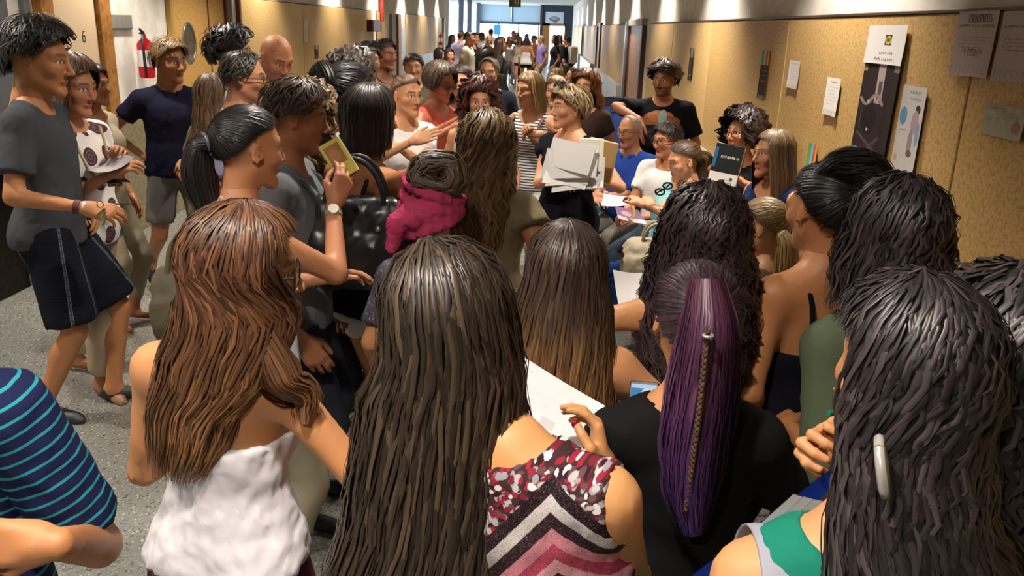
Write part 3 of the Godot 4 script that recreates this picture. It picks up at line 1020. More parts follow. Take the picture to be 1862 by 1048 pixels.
# a bundle of hair along a path (ponytail, bun, half-up tail) as its own part
func tail(o: Node3D, path: Array, radii: Array, cols: Array, n := 120, wid := 0.004, amp := 0.004, frq := 30.0, called := "ponytail", flat := 1.0, tips := []) -> MeshInstance3D:
	var so := Soup.new()
	var cu := Curve3D.new()
	for q in path.size():
		var t: Vector3 = (path[mini(q + 1, path.size() - 1)] - path[maxi(q - 1, 0)]) * 0.18
		cu.add_point(path[q], -t, t)
	var L := cu.get_baked_length()
	var m := 14
	var ce := PackedVector3Array(); var ra := PackedFloat32Array(); var xa := PackedVector3Array(); var ya := PackedVector3Array()
	for i in m:
		var f := i / (m - 1.0)
		ce.push_back(cu.sample_baked(f * L))
		var g := f * (radii.size() - 1)
		var gi := mini(int(g), radii.size() - 2)
		ra.push_back(lerpf(radii[gi], radii[gi + 1], g - gi))
	for i in m:
		var t := (ce[mini(i + 1, m - 1)] - ce[maxi(i - 1, 0)]).normalized()
		var x := t.cross(Vector3(0, 0, 1))
		if x.length() < 0.2: x = t.cross(Vector3(0, 1, 0))
		x = x.normalized()
		if i and x.dot(xa[i - 1]) < 0: x = -x
		xa.push_back(x); ya.push_back(t.cross(x).normalized())
	var cl := []
	for c in cols: cl.push_back(lin(c))
	var tl := []
	for c in tips: tl.push_back(lin(c))
	var cc := PackedColorArray()
	for i in m: cc.push_back((cl[0] as Color).lerp(tl[0], i / (m - 1.0)) if tl.size() else cl[0])
	var rr := PackedFloat32Array()
	for r in ra: rr.push_back(r * 0.9)
	var V0 := so.V.size()
	so.tube(ce, rr, 10, cc, flat, ya[0])
	so.U.clear()
	for q in n:
		var a := rng.randf() * TAU
		var dr := rng.randf_range(-0.5, 0.5)
		var rho := rng.randf_range(0.75, 1.12)
		var ph := rng.randf() * TAU
		var pp := PackedVector3Array(); var oo := PackedVector3Array(); var co := PackedColorArray()
		var ca: Color = cl[rng.randi() % cl.size()] * rng.randf_range(0.75, 1.25)
		var ct: Color = ca if tl.is_empty() else tl[rng.randi() % tl.size()] * rng.randf_range(0.8, 1.2)
		var cut := rng.randf_range(0.8, 1.0)
		for i in m:
			var f := i / (m - 1.0)
			var ff := f * cut * (m - 1)
			var fi := mini(int(ff), m - 2)
			var u := ff - fi
			var b := a + dr * f
			var out := (xa[fi] * cos(b) + ya[fi] * sin(b) * flat)
			pp.push_back(ce[fi].lerp(ce[fi + 1], u) + out * lerpf(ra[fi], ra[fi + 1], u) * rho + out.normalized() * amp * sin(f * L * frq + ph) * f)
			oo.push_back(out.normalized())
			co.push_back(ca.lerp(ct, f))
		strand(so, pp, oo, wid * rng.randf_range(0.6, 1.3), co)
	return put(called, so.done(HAIR), o)

# ---------------------------------------------------------------- prints and surface textures
func blank(w: int, h: int, c) -> Image:
	var im := Image.create(w, h, false, Image.FORMAT_RGB8)
	im.fill(Color(c) if c is String else c)
	return im
func rect(im: Image, x: float, y: float, w: float, h: float, c) -> void:   # shares of the picture
	var W := im.get_width(); var H := im.get_height()
	im.fill_rect(Rect2i(int(x * W), int(y * H), maxi(1, int(w * W)), maxi(1, int(h * H))), Color(c) if c is String else c)
func oval(im: Image, x: float, y: float, rx: float, ry: float, c) -> void:
	var W := im.get_width(); var H := im.get_height()
	var col: Color = Color(c) if c is String else c
	for j in range(maxi(0, int((y - ry) * H)), mini(H, int((y + ry) * H) + 1)):
		for i in range(maxi(0, int((x - rx) * W)), mini(W, int((x + rx) * W) + 1)):
			if pow((i / float(W) - x) / rx, 2.0) + pow((j / float(H) - y) / ry, 2.0) < 1.0: im.set_pixel(i, j, col)
func words(im: Image, x: float, y: float, w: float, h: float, c, sd := 1) -> void:   # a line too blurred to read
	var r := RandomNumberGenerator.new(); r.seed = sd
	var p := x
	while p < x + w:
		var l := r.randf_range(0.01, 0.03)
		rect(im, p, y + r.randf() * h * 0.25, l, h * r.randf_range(0.6, 0.85), c)
		p += l + r.randf_range(0.006, 0.012) + (0.02 if r.randf() < 0.2 else 0.0)
func tear_tabs(im: Image, y: float, n: int, c) -> void:
	for q in n:
		var x := (q + 0.5) / n
		rect(im, (q + 1.0) / n - 0.004, y, 0.006, 1.0 - y, c)
		for l in 3: rect(im, x - 0.02 + l * 0.014, y + 0.02, 0.006, (1.0 - y) * 0.75, c)
func grain(im: Image, amount: float, sd := 5) -> Image:
	var r := RandomNumberGenerator.new(); r.seed = sd
	for j in im.get_height():
		for i in im.get_width():
			var c := im.get_pixel(i, j)
			var g := r.randf_range(-amount, amount)
			im.set_pixel(i, j, Color(c.r + g, c.g + g, c.b + g))
	return im
func print_of(key: String) -> Image:
	var im: Image
	match key:
		"notice_white":
			im = blank(256, 100, "d9d6d3")
			rect(im, 0.46, 0.24, 0.17, 0.27, "3a3a2a"); oval(im, 0.545, 0.375, 0.075, 0.115, "c8b040")
			rect(im, 0.5, 0.33, 0.02, 0.09, "2a2a1c"); rect(im, 0.535, 0.33, 0.02, 0.09, "2a2a1c"); rect(im, 0.57, 0.33, 0.02, 0.09, "2a2a1c")
			words(im, 0.36, 0.68, 0.34, 0.09, "77736f", 3); words(im, 0.26, 0.83, 0.52, 0.1, "77736f", 4)
		"dark_poster":
			im = blank(180, 256, "2a2020")
			rect(im, 0.42, 0.0, 0.2, 0.36, "a99d98"); rect(im, 0.48, 0.16, 0.1, 0.2, "5a4a4a"); rect(im, 0.0, 0.02, 0.1, 0.06, "9a8a60"); rect(im, 0.84, 0.0, 0.16, 0.07, "8a7c74")
			for q in 26:
				var a := q / 25.0
				oval(im, 0.05 + a * 0.62, 0.33 + 0.05 * sin(a * 7.0), 0.05, 0.012, "8c8080")
			rect(im, 0.5, 0.32, 0.05, 0.05, "b0a6a0"); rect(im, 0.1, 0.42, 0.03, 0.2, "4a3f42"); rect(im, 0.7, 0.3, 0.12, 0.5, "241b20"); oval(im, 0.35, 0.52, 0.2, 0.14, "1b1517")
			rect(im, 0.33, 0.6, 0.05, 0.03, "d8d2cc"); rect(im, 0.24, 0.34, 0.05, 0.03, "c8c0b8")
			for q in 40:
				var a := q / 39.0
				oval(im, 0.1 + a * 0.5, 0.66 + a * 0.12, 0.04, 0.012, "5d4146"); oval(im, 0.7 - a * 0.3, 0.66 + a * 0.14, 0.05, 0.012, "4d3a40")
			rect(im, 0.0, 0.8, 1.0, 0.2, "7fb2d6"); words(im, 0.06, 0.83, 0.36, 0.02, "456f94", 7); words(im, 0.08, 0.87, 0.2, 0.02, "456f94", 8); words(im, 0.7, 0.84, 0.22, 0.03, "3a5a80", 9)
			oval(im, 0.55, 0.87, 0.06, 0.04, "e8e6e2"); oval(im, 0.54, 0.93, 0.05, 0.06, "4a3a34"); rect(im, 0.1, 0.93, 0.25, 0.015, "5d8cb4")
			im = grain(im, 0.05)
		"child_poster":
			im = blank(128, 190, "c6c2bd")
			words(im, 0.3, 0.05, 0.45, 0.045, "77808a", 2); words(im, 0.35, 0.12, 0.45, 0.045, "77808a", 12)
			oval(im, 0.17, 0.33, 0.14, 0.1, "5b8fb4"); oval(im, 0.73, 0.24, 0.11, 0.05, "38302e"); oval(im, 0.68, 0.38, 0.16, 0.13, "a89498"); oval(im, 0.86, 0.5, 0.08, 0.13, "7f95b8"); oval(im, 0.6, 0.6, 0.1, 0.14, "94868a"); oval(im, 0.64, 0.72, 0.12, 0.04, "6a5a58")
			rect(im, 0.08, 0.48, 0.3, 0.015, "8a8680"); oval(im, 0.12, 0.8, 0.06, 0.04, "b0a284"); words(im, 0.1, 0.92, 0.7, 0.03, "9a968e", 5)
			im = grain(im, 0.03)
		"flyer_list":
			im = blank(128, 128, "e8e5e0")
			words(im, 0.25, 0.1, 0.5, 0.05, "55524e", 2)
			for q in 6: words(im, 0.15, 0.24 + q * 0.09, 0.65 - 0.1 * (q % 3), 0.03, "aaa69f", 20 + q)
			tear_tabs(im, 0.84, 8, "8a867f")
		"flyer_plain":
			im = blank(128, 100, "dcd8d2")
			words(im, 0.2, 0.1, 0.6, 0.05, "a5a19a", 2)
			for q in 5: words(im, 0.14, 0.26 + q * 0.1, 0.7, 0.035, "bcb8b0", 30 + q)
			tear_tabs(im, 0.86, 8, "a19d96")
		"erasmus":
			im = blank(256, 200, "b3a6a2")
			words(im, 0.06, 0.2, 0.84, 0.05, "665a5a", 11)
			for q in 3: words(im, 0.1, 0.39 + q * 0.05, 0.75 - 0.1 * q, 0.025, "857a78", 41 + q)
			words(im, 0.14, 0.55, 0.56, 0.02, "5d5250", 14)
			tear_tabs(im, 0.8, 9, "7a6e6c")
		"map_sheet":
			im = blank(160, 100, "a5a38c")
			for q in 18: oval(im, 0.08 + 0.05 * q, 0.3 + 0.2 * sin(q * 1.7), 0.06, 0.09, ["b3ad94", "97a083", "bcae9a", "8f9c86"][q % 4])
			oval(im, 0.82, 0.62, 0.12, 0.2, "96706a"); words(im, 0.1, 0.1, 0.4, 0.05, "77786a", 3)
			im = grain(im, 0.04)
		"strip_photo":
			im = blank(64, 180, "2b2422")
			rect(im, 0.0, 0.0, 0.28, 0.3, "58a05a"); rect(im, 0.28, 0.0, 0.24, 0.3, "86b4e0"); rect(im, 0.52, 0.0, 0.2, 0.3, "cf4c34"); rect(im, 0.72, 0.0, 0.28, 0.3, "e29a3c")
			words(im, 0.15, 0.34, 0.7, 0.02, "a89a90", 4); words(im, 0.2, 0.4, 0.6, 0.03, "b4aaa2", 5); words(im, 0.3, 0.5, 0.5, 0.03, "8e837c", 6); rect(im, 0.3, 0.62, 0.5, 0.03, "a8452e"); rect(im, 0.1, 0.93, 0.8, 0.07, "6a6058")
		"strip_dark":
			im = blank(64, 160, "3a2a22")
			rect(im, 0.2, 0.0, 0.6, 0.3, "9a9088"); words(im, 0.2, 0.45, 0.6, 0.04, "8e837c", 6); rect(im, 0.3, 0.8, 0.4, 0.08, "8a7c70")
		"colour_bars":
			im = blank(64, 48, "58a05a")
			rect(im, 0.28, 0.0, 0.24, 1.0, "86b4e0"); rect(im, 0.52, 0.0, 0.2, 1.0, "cf4c34"); rect(im, 0.72, 0.0, 0.28, 1.0, "e29a3c")
		"end_poster":
			im = blank(128, 96, "c9d2dc"); oval(im, 0.5, 0.55, 0.3, 0.2, "6a7684"); oval(im, 0.5, 0.5, 0.2, 0.1, "98a4b0"); oval(im, 0.55, 0.75, 0.12, 0.08, "59646e")
		"exit_sign":
			im = blank(64, 52, "47562a"); rect(im, 0.0, 0.86, 1.0, 0.14, "8a8a3a"); oval(im, 0.52, 0.28, 0.05, 0.06, "b9c7a6"); rect(im, 0.46, 0.36, 0.14, 0.22, "b9c7a6"); rect(im, 0.36, 0.56, 0.12, 0.07, "b9c7a6"); rect(im, 0.56, 0.56, 0.07, 0.2, "b9c7a6"); rect(im, 0.72, 0.2, 0.14, 0.58, "b9c7a6")
		"plaque":
			im = blank(96, 40, "8e8d88"); words(im, 0.1, 0.25, 0.7, 0.08, "77766f", 3); words(im, 0.1, 0.5, 0.6, 0.08, "77766f", 9)
		"long_notice":
			im = blank(32, 200, "d5cdb8"); for q in 14: words(im, 0.1, 0.05 + q * 0.06, 0.75, 0.02, "a39c8a", q)
		"dots":
			im = blank(512, 512, "e6e1d9")
			var r := RandomNumberGenerator.new(); r.seed = 4
			for j in 4:
				for i in 4:
					var cx := (i + (0.5 if j % 2 else 0.0)) / 4.0 + 0.06; var cy := (j + 0.5) / 4.0
					for w in [0.0, -1.0]:
						oval(im, cx + w, cy, 0.082, 0.082, "4a3238")
						for q in 5: oval(im, cx + w, cy, 0.078 - q * 0.016, 0.078 - q * 0.016, "6b5256" if q % 2 else "4a3238")
		"teal_stripes":
			im = blank(8, 256, "1c2148")
			for q in 8: im.fill_rect(Rect2i(0, q * 32 + 10, 8, 7), Color("2f8f98"))
		"grey_stripes":
			im = blank(8, 256, "d8d6d4")
			for q in 8: im.fill_rect(Rect2i(0, q * 32 + 6, 8, 15), Color("4a4a50"))
		"plaid":
			im = blank(512, 512, "14161f")
			for q in [0.12, 0.3, 0.62, 0.8]: rect(im, q, 0.0, 0.022, 1.0, "6a6e76"); rect(im, q + 0.006, 0.0, 0.01, 1.0, "3a3f48")
			for q in 16: rect(im, 0.0, q / 16.0, 1.0, 0.006, "1d212c")
		"graphic":
			im = blank(512, 512, "101217")
			oval(im, 0.42, 0.36, 0.13, 0.09, "a4663f"); oval(im, 0.5, 0.32, 0.16, 0.07, "b0764c"); oval(im, 0.62, 0.38, 0.12, 0.07, "96573a"); oval(im, 0.53, 0.34, 0.05, 0.1, "9fb6b8")
			oval(im, 0.45, 0.47, 0.16, 0.05, "20242c"); oval(im, 0.56, 0.5, 0.17, 0.035, "86484f"); oval(im, 0.42, 0.57, 0.15, 0.09, "4a3a48"); oval(im, 0.56, 0.6, 0.1, 0.07, "5c5348"); oval(im, 0.5, 0.54, 0.14, 0.02, "2a2730"); oval(im, 0.38, 0.63, 0.1, 0.06, "3a323e"); oval(im, 0.63, 0.45, 0.08, 0.03, "a24a50")
			im = grain(im, 0.04)
		"chevron":
			im = blank(512, 1024, "3a2428")
			var r2 := RandomNumberGenerator.new(); r2.seed = 12
			for q in 5200: oval(im, r2.randf(), r2.randf() * 0.6, 0.0105 * r2.randf_range(0.5, 1.3), 0.0052 * r2.randf_range(0.5, 1.3), ["a7a4a6", "8a2433", "5c4046", "c9c5c6", "2a181e", "701f2c", "8d8a90"][r2.randi() % 7])
			var cols := ["1d1216", "b9b4b2", "2c1e22", "c9808c", "a83f58", "d79aa4", "2c1e22", "8f8a8a", "d8d2cf", "3a2a2e", "e8e0dd", "c77686"]
			for i in 512:
				for j in range(260, 1024):
					var y := (j - 280 - absf(i - 256) * 0.95) / 27.0
					if y < 0.0: continue
					var c := Color(cols[int(y) % cols.size()])
					if r2.randf() < 0.25: c = c.lerp(Color(cols[r2.randi() % cols.size()]), 0.4)
					im.set_pixel(i, j, c)
		"knit":
			im = blank(256, 256, "4d4a58")
			var r3 := RandomNumberGenerator.new(); r3.seed = 2
			for q in 1500: oval(im, r3.randf(), r3.randf(), 0.008, 0.006, ["6e6a76", "3c3946", "8a8690", "57525f"][r3.randi() % 4])
		"yellow_book":
			im = blank(100, 160, "a8982a")
			rect(im, 0.12, 0.1, 0.76, 0.55, "7a4a1c"); oval(im, 0.45, 0.38, 0.25, 0.18, "8d5a22"); words(im, 0.15, 0.72, 0.7, 0.05, "5f6a1c", 4); words(im, 0.2, 0.84, 0.5, 0.04, "6d741e", 6)
		"magazine":
			im = blank(160, 110, "6f5a78")
			oval(im, 0.4, 0.4, 0.2, 0.2, "a98a8c"); rect(im, 0.0, 0.72, 1.0, 0.28, "c9b8bc"); words(im, 0.1, 0.78, 0.7, 0.08, "7a4a62", 4); rect(im, 0.0, 0.0, 1.0, 0.1, "8d4f6e")
		"phone_screen":
			im = blank(64, 110, "2f7fb4"); oval(im, 0.4, 0.5, 0.3, 0.2, "7ab4c4"); oval(im, 0.7, 0.7, 0.3, 0.2, "cfe0ea"); oval(im, 0.3, 0.3, 0.25, 0.1, "2a6a6a"); rect(im, 0.0, 0.88, 1.0, 0.12, "bcd0e6")
		"book_black":
			im = blank(110, 150, "14161a"); rect(im, 0.0, 0.72, 1.0, 0.28, "cfccc6"); rect(im, 0.0, 0.1, 0.12, 0.5, "1f5d8c"); words(im, 0.26, 0.28, 0.62, 0.09, "c9c6c0", 3); oval(im, 0.78, 0.85, 0.06, 0.05, "55524e")
		"letter":
			im = blank(200, 280, "e9e7ea")
			rect(im, 0.1, 0.16, 0.08, 0.05, "b5b2b5"); words(im, 0.1, 0.08, 0.14, 0.02, "aaa7aa", 3); words(im, 0.1, 0.12, 0.2, 0.02, "aaa7aa", 5); rect(im, 0.55, 0.62, 0.14, 0.14, "d3d2d8")
			for q in 9: words(im, 0.12, 0.3 + q * 0.035, 0.6, 0.012, "d2d0d4", 50 + q)
		"end_glass":
			im = blank(256, 96, "9fd0e0"); rect(im, 0.0, 0.0, 0.22, 1.0, "9cd2dc"); rect(im, 0.24, 0.05, 0.2, 0.9, "3f9fd0"); oval(im, 0.33, 0.6, 0.07, 0.15, "c5e2f0"); rect(im, 0.46, 0.0, 0.12, 1.0, "e8eef6"); rect(im, 0.62, 0.05, 0.2, 0.9, "7fcfc4"); rect(im, 0.84, 0.0, 0.16, 1.0, "cfdbe8")
		_: im = blank(4, 4, "888888")
	return im
func noise_tex(c: Array, at: Array, freq: float, size := 512, type := FastNoiseLite.TYPE_SIMPLEX, oct := 4, sd := 1) -> ImageTexture:
	var n := FastNoiseLite.new()
	n.noise_type = type; n.frequency = freq; n.fractal_octaves = oct; n.seed = sd
	var im := n.get_seamless_image(size, size)
	var g := Gradient.new()
	g.colors = PackedColorArray(c.map(func(q): return Color(q))); g.offsets = PackedFloat32Array(at)
	var o := Image.create(size, size, false, Image.FORMAT_RGB8)
	for j in size:
		for i in size: o.set_pixel(i, j, g.sample(im.get_pixel(i, j).r))
	return ImageTexture.create_from_image(o)
func terrazzo() -> ImageTexture:
	var im := blank(1024, 1024, "74746f")
	var r := RandomNumberGenerator.new(); r.seed = 9
	for q in 16000:
		var x := r.randf(); var y := r.randf()
		var s := r.randf_range(0.0008, 0.0036) * (1.6 if r.randf() < 0.12 else 1.0)
		var c = ["83837d", "53534f", "95948c", "45443f", "777770", "60605b", "a3a29a", "6f6a60"][r.randi() % 8]
		oval(im, x, y, s, s * r.randf_range(0.5, 1.4), c)
	return ImageTexture.create_from_image(im)
func tri(m: StandardMaterial3D, t: Texture2D, scale: float, world := true) -> StandardMaterial3D:
	m.albedo_texture = t
	m.uv1_triplanar = not world or true
	m.uv1_world_triplanar = world
	m.uv1_scale = Vector3.ONE * scale
	return m

# ---------------------------------------------------------------- the corridor
const XR := 1.5
const XL := -3.65
const CEIL := 3.05
var wood: Array = []
var white_wall: StandardMaterial3D
var orange_wood: StandardMaterial3D
var dark_wood: StandardMaterial3D

func block(so: Soup, a: Vector3, b: Vector3, e := 0.0) -> void:
	if e > 0.0: so.cbox(T((a + b) * 0.5), (b - a).abs(), e)
	else: so.box(T((a + b) * 0.5), (b - a).abs())
func piece(called: String, a: Vector3, b: Vector3, m: Material, parent: Node, e := 0.0) -> MeshInstance3D:
	var s := Soup.new(); block(s, a, b, e)
	return put(called, s.done(m), parent)

func lamp(x: float, z: float, energy: float, angle := 52.0) -> void:
	var o := base("ceiling_light", Vector3(x, CEIL, z))
	var s := Soup.new()
	var p := PackedVector3Array(); var r := PackedFloat32Array()
	for q in [[0.0, 0.075], [-0.012, 0.085], [-0.016, 0.08], [-0.012, 0.066]]: p.push_back(Vector3(0, q[0], 0)); r.push_back(q[1])
	s.tube(p, r, 20, Color.WHITE, 1.0, Vector3.FORWARD, false)
	put("trim_ring", s.done(mat("d8d6d0", 0.4)), o)
	var d := Soup.new()
	d.tube(PackedVector3Array([Vector3(0, -0.004, 0), Vector3(0, -0.009, 0)]), PackedFloat32Array([0.064, 0.064]), 20, Color.WHITE)
	var em := mat("fff4e0", 0.4)
	em.emission_enabled = true; em.emission = Color("ffdfae"); em.emission_energy_multiplier = 3.0
	put("lamp_glass", d.done(em), o)
	var l := SpotLight3D.new()
	l.name = "spot"
	o.add_child(l)
	l.position = Vector3(0, -0.03, 0)
	l.rotation_degrees.x = -90
	l.spot_angle = angle; l.spot_angle_attenuation = 0.55; l.spot_range = 60.0; l.spot_attenuation = 2.0
	l.light_energy = energy; l.light_color = Color("fff4e6"); l.light_size = 0.06; l.shadow_enabled = true
	lamps.push_back(o)
var lamps := []

func paper(called: String, label: String, cat: String, key: String, z0: float, z1: float, y0: float, y1: float, x := XR - 0.047, lean := 0.0, curl := 0.004, group := "") -> MeshInstance3D:
	# a sheet pinned to the right wall from z0 (far) to z1 (near)
	var s := Soup.new()
	s.sheet(8, 8, func(u, v): return Vector3(x - 0.004 - curl * (absf(u - 0.5) * 2.0) ** 3 - curl * v * v, lerpf(y1, y0, v), lerpf(z0, z1, u) - lean * v), 0.0008)
	var m := mat(Color.WHITE, 0.75, 0.3)
	m.albedo_texture = ImageTexture.create_from_image(print_of(key))
	var o := put(called, s.done(m))
	tag(o, label, cat, group)
	return o

func lettering(text: String, size: float, c, parent: Node, t: Transform3D, serif := false) -> void:
	var tm := TextMesh.new()
	var f := SystemFont.new(); f.font_names = PackedStringArray(["Droid Serif" if serif else "Droid Sans"])
	tm.font = f; tm.text = text; tm.font_size = 32; tm.pixel_size = size / 24.0; tm.depth = 0.0006
	tm.material = mat(c, 0.7)
	var o := put("lettering", tm, parent)
	o.transform = t

func room() -> void:
	white_wall = tri(mat(Color.WHITE, 0.85, 0.2), noise_tex(["cfcac0", "dcd8d0"], [0.3, 0.7], 0.02, 256), 0.6)
	for q in 4:
		var m := mat([Color("f2eee6"), Color("ffffff"), Color("ece6dc"), Color("f8f4ee")][q], 0.55, 0.35)
		wood.push_back(tri(m, board_tex, 1.1))
	orange_wood = tri(mat("ffffff", 0.45, 0.4), noise_tex(["96642e", "ab7a40", "8a5a28"], [0.2, 0.55, 0.8], 0.012, 256), 1.5)
	dark_wood = mat("45281a", 0.5)
	var stone_t := noise_tex(["86837b", "918e85", "9c9990", "817e76"], [0.25, 0.45, 0.6, 0.8], 0.018, 512, FastNoiseLite.TYPE_SIMPLEX, 5)
	var stone := tri(mat(Color.WHITE, 0.35, 0.5), stone_t, 0.8)
	var cream_stone := tri(mat(Color("f2e3bd"), 0.4, 0.5), stone_t, 0.8)
	var fl := Soup.new(); block(fl, Vector3(-8, -0.2, -50), Vector3(2.2, 0, 4.5))
	var fm := tri(mat(Color.WHITE, 0.24, 0.6), terrazzo(), 0.85)
	structure("floor", fl.done(fm))
	var ce := Soup.new(); block(ce, Vector3(-8, CEIL, -50), Vector3(2.2, CEIL + 0.2, 4.5))
	var cei := structure("ceiling", ce.done(mat("c9c9c4", 0.9)))
	# ---- right wall
	var rw := Soup.new(); block(rw, Vector3(XR, 0, -50), Vector3(XR + 0.2, CEIL, 4.5))
	var R := structure("wall_right", rw.done(white_wall))
	var groove := mat("3a2413", 0.8)
	var spans := [[2.0, -0.65], [-0.65, -3.0], [-3.0, -5.3], [-5.3, -7.73], [-7.73, -10.0], [-10.0, -12.3], [-15.6, -17.9], [-17.9, -20.2], [-20.2, -22.5], [-24.6, -27.2], [-27.2, -29.8], [-29.8, -32.4], [-34.2, -36.8], [-36.8, -39.4], [-39.4, -42.0], [-42.0, -44.6]]
	for q in spans.size():
		var s: Array = spans[q]
		piece("panel", Vector3(XR - 0.042, 0.9, s[0] - 0.006), Vector3(XR - 0.012, 1.972, s[1] + 0.006), wood[(q * 3 + 1) % 4], R, 0.004)
	for s in [[2.0, -12.3], [-15.6, -22.5], [-24.6, -32.4], [-34.2, -44.6]]:
		piece("backing_board", Vector3(XR - 0.012, 0.88, s[0]), Vector3(XR + 0.01, 1.985, s[1]), groove, R)
		piece("top_trim", Vector3(XR - 0.046, 1.974, s[0]), Vector3(XR, 1.988, s[1]), dark_wood if s[0] > 0 else mat("8a5e2e", 0.6), R, 0.003)
	var z := 2.0
	while z > -44.0:
		if not (z < -12.0 and z > -15.5) and not (z < -22.4 and z > -24.5) and not (z < -32.0 and z > -34.0):
			piece("stone_slab", Vector3(XR - 0.13, 0.0, z), Vector3(XR + 0.01, 0.9, z - 1.19), stone, R, 0.006)
		z -= 1.2
	# doors on the right: jambs, leaf and a light panel above
	for d in [[-12.95, -15.3, 1], [-22.8, -24.4, 2], [-32.7, -34.0, 3]]:
		var ds := Soup.new(); block(ds, Vector3(XR - 0.03, 0, d[0] - 0.12), Vector3(XR + 0.02, 1.95, d[1] + 0.12))
		var dn := structure("door_%d" % d[2], ds.done(orange_wood))
		piece("jamb", Vector3(XR - 0.07, 0, d[0]), Vector3(XR + 0.02, 2.05, d[0] - 0.12), dark_wood, dn, 0.004)
		piece("jamb", Vector3(XR - 0.07, 0, d[1] + 0.12), Vector3(XR + 0.02, 2.05, d[1]), dark_wood, dn, 0.004)
		piece("header", Vector3(XR - 0.07, 1.95, d[0]), Vector3(XR + 0.02, 2.05, d[1]), mat("a9a59c", 0.6), dn, 0.004)
	piece("steel_post", Vector3(XR - 0.08, 0, -15.45), Vector3(XR, 2.02, -15.6), mat("7f8a96", 0.35, 0.5, 0.6), R, 0.005)
	# ---- left wall
	var lw := Soup.new(); block(lw, Vector3(XL - 0.2, 0, -33.2), Vector3(XL, CEIL, 4.5))
	var L := structure("wall_left", lw.done(white_wall))
	var lsp := [[-10.32, -12.95], [-12.95, -15.6], [-15.6, -18.2], [-18.82, -19.98], [-22.83, -25.8], [-25.8, -28.8]]
	for q in lsp.size():
		var s: Array = lsp[q]
		piece("panel", Vector3(XL + 0.012, 0.9, s[0] - 0.006), Vector3(XL + 0.042, 2.1, s[1] + 0.006), wood[(q * 2 + 1) % 4], L, 0.004)
		piece("backing_board", Vector3(XL - 0.01, 0.9, s[0]), Vector3(XL + 0.012, 2.112, s[1]), groove, L)
	piece("end_trim", Vector3(XL, 0.9, -10.26), Vector3(XL + 0.05, 2.12, -10.32), mat("5a3418", 0.6), L, 0.004)
	for s in [[4.0, -5.6], [-7.16, -8.33], [-9.97, -20.4], [-21.8, -29.8], [-31.4, -33.1]]:
		var zz: float = s[0]
		while zz > s[1] + 0.05:
			var ze := maxf(zz - 1.25, s[1])
			piece("stone_slab", Vector3(XL - 0.01, 0.0, zz), Vector3(XL + 0.05, 1.0, ze + 0.008), cream_stone, L, 0.005)
			zz = ze
	# nearest door: beige leaf between orange jambs, with a grey post before it
	var d4 := Soup.new(); block(d4, Vector3(XL - 0.01, 0, -6.3), Vector3(XL + 0.03, 2.9, -6.96))
	var D := structure("door_4", d4.done(mat("cdb594", 0.6)))
	piece("jamb", Vector3(XL, 0, -6.14), Vector3(XL + 0.07, 3.0, -6.3), orange_wood, D, 0.005)
	piece("jamb", Vector3(XL, 0, -6.96), Vector3(XL + 0.07, 3.0, -7.14), orange_wood, D, 0.005)
	for q in [0.0, 0.1]:      # two small dark figures and a number on the leaf
		var fg := Soup.new()
		fg.ball_at(Vector3(XL + 0.03, 1.785, -6.36 - q), 0.013)
		fg.cbox(T(Vector3(XL + 0.032, 1.72, -6.36 - q)), Vector3(0.004, 0.08, 0.03), 0.001)
		put("pictogram", fg.done(mat("3a3228", 0.6)), D)
	lettering("6", 0.085, "3a3228", D, T(Vector3(XL + 0.032, 1.7, -6.74), 0, 90))
	piece("grey_post", Vector3(XL, 0, -5.98), Vector3(XL + 0.04, CEIL, -6.06), mat("6f7376", 0.4, 0.5, 0.4), L, 0.004)
	piece("grey_shutter", Vector3(XL, 0, -4.2), Vector3(XL + 0.05, CEIL, -5.78), mat("55565a", 0.6), L, 0.004)
	# wooden door with an oval window
	var d5 := Soup.new(); block(d5, Vector3(XL - 0.01, 0, -8.38), Vector3(XL + 0.035, 2.6, -9.78))
	var D5 := structure("door_5", d5.done(tri(mat(Color("fff0d0"), 0.5, 0.4), board_tex, 1.1)))
	piece("jamb", Vector3(XL, 0, -8.34), Vector3(XL + 0.05, 2.65, -8.4), mat("b08a4a", 0.5), D5, 0.004)
	piece("jamb", Vector3(XL, 0, -9.78), Vector3(XL + 0.07, 2.65, -9.96), dark_wood, D5, 0.005)
	piece("meeting_stile", Vector3(XL + 0.03, 0, -9.3), Vector3(XL + 0.042, 2.6, -9.32), mat("5f3f1c", 0.6), D5)
	var og := Soup.new(); var orr := Soup.new()
	var gp := PackedVector3Array(); var gr := PackedFloat32Array()
	for q in 33:
		var a := TAU * q / 32.0
		gp.push_back(Vector3(XL + 0.037, 1.62 + sin(a) * 0.19, -8.75 + cos(a) * 0.15)); gr.push_back(0.016)
	orr.tube(gp, gr, 8, Color.WHITE)
	for q in 32:
		og.quad(Vector3(XL + 0.04, 1.62, -8.75), gp[q] + Vector3(0.002, 0, 0), gp[q + 1] + Vector3(0.002, 0, 0), Vector3(XL + 0.04, 1.62, -8.75), Vector3.RIGHT)
	put("porthole_rim", orr.done(mat("8f8b80", 0.3, 0.5, 0.8)), D5)
	put("pane", og.done(mat("4a4a42", 0.06, 0.8)), D5)
	for d in [[-20.45, -21.75, 6], [-29.85, -31.4, 7]]:
		var ds := Soup.new(); block(ds, Vector3(XL, 0, d[0] - 0.5), Vector3(XL + 0.03, 2.02, d[1] + 0.1))
		var dn := structure("door_%d" % d[2], ds.done(dark_wood))
		piece("jamb", Vector3(XL, 0, d[1] + 0.4), Vector3(XL + 0.07, 2.08, d[1]), orange_wood, dn, 0.004)
		piece("jamb", Vector3(XL, 0, d[0]), Vector3(XL + 0.07, 2.08, d[0] - 0.5), mat("8b8478", 0.6), dn, 0.004)
	piece("grey_door_panel", Vector3(XL, 0, -22.0), Vector3(XL + 0.03, 1.75, -22.7), mat("a9b3b8", 0.4), L, 0.004)
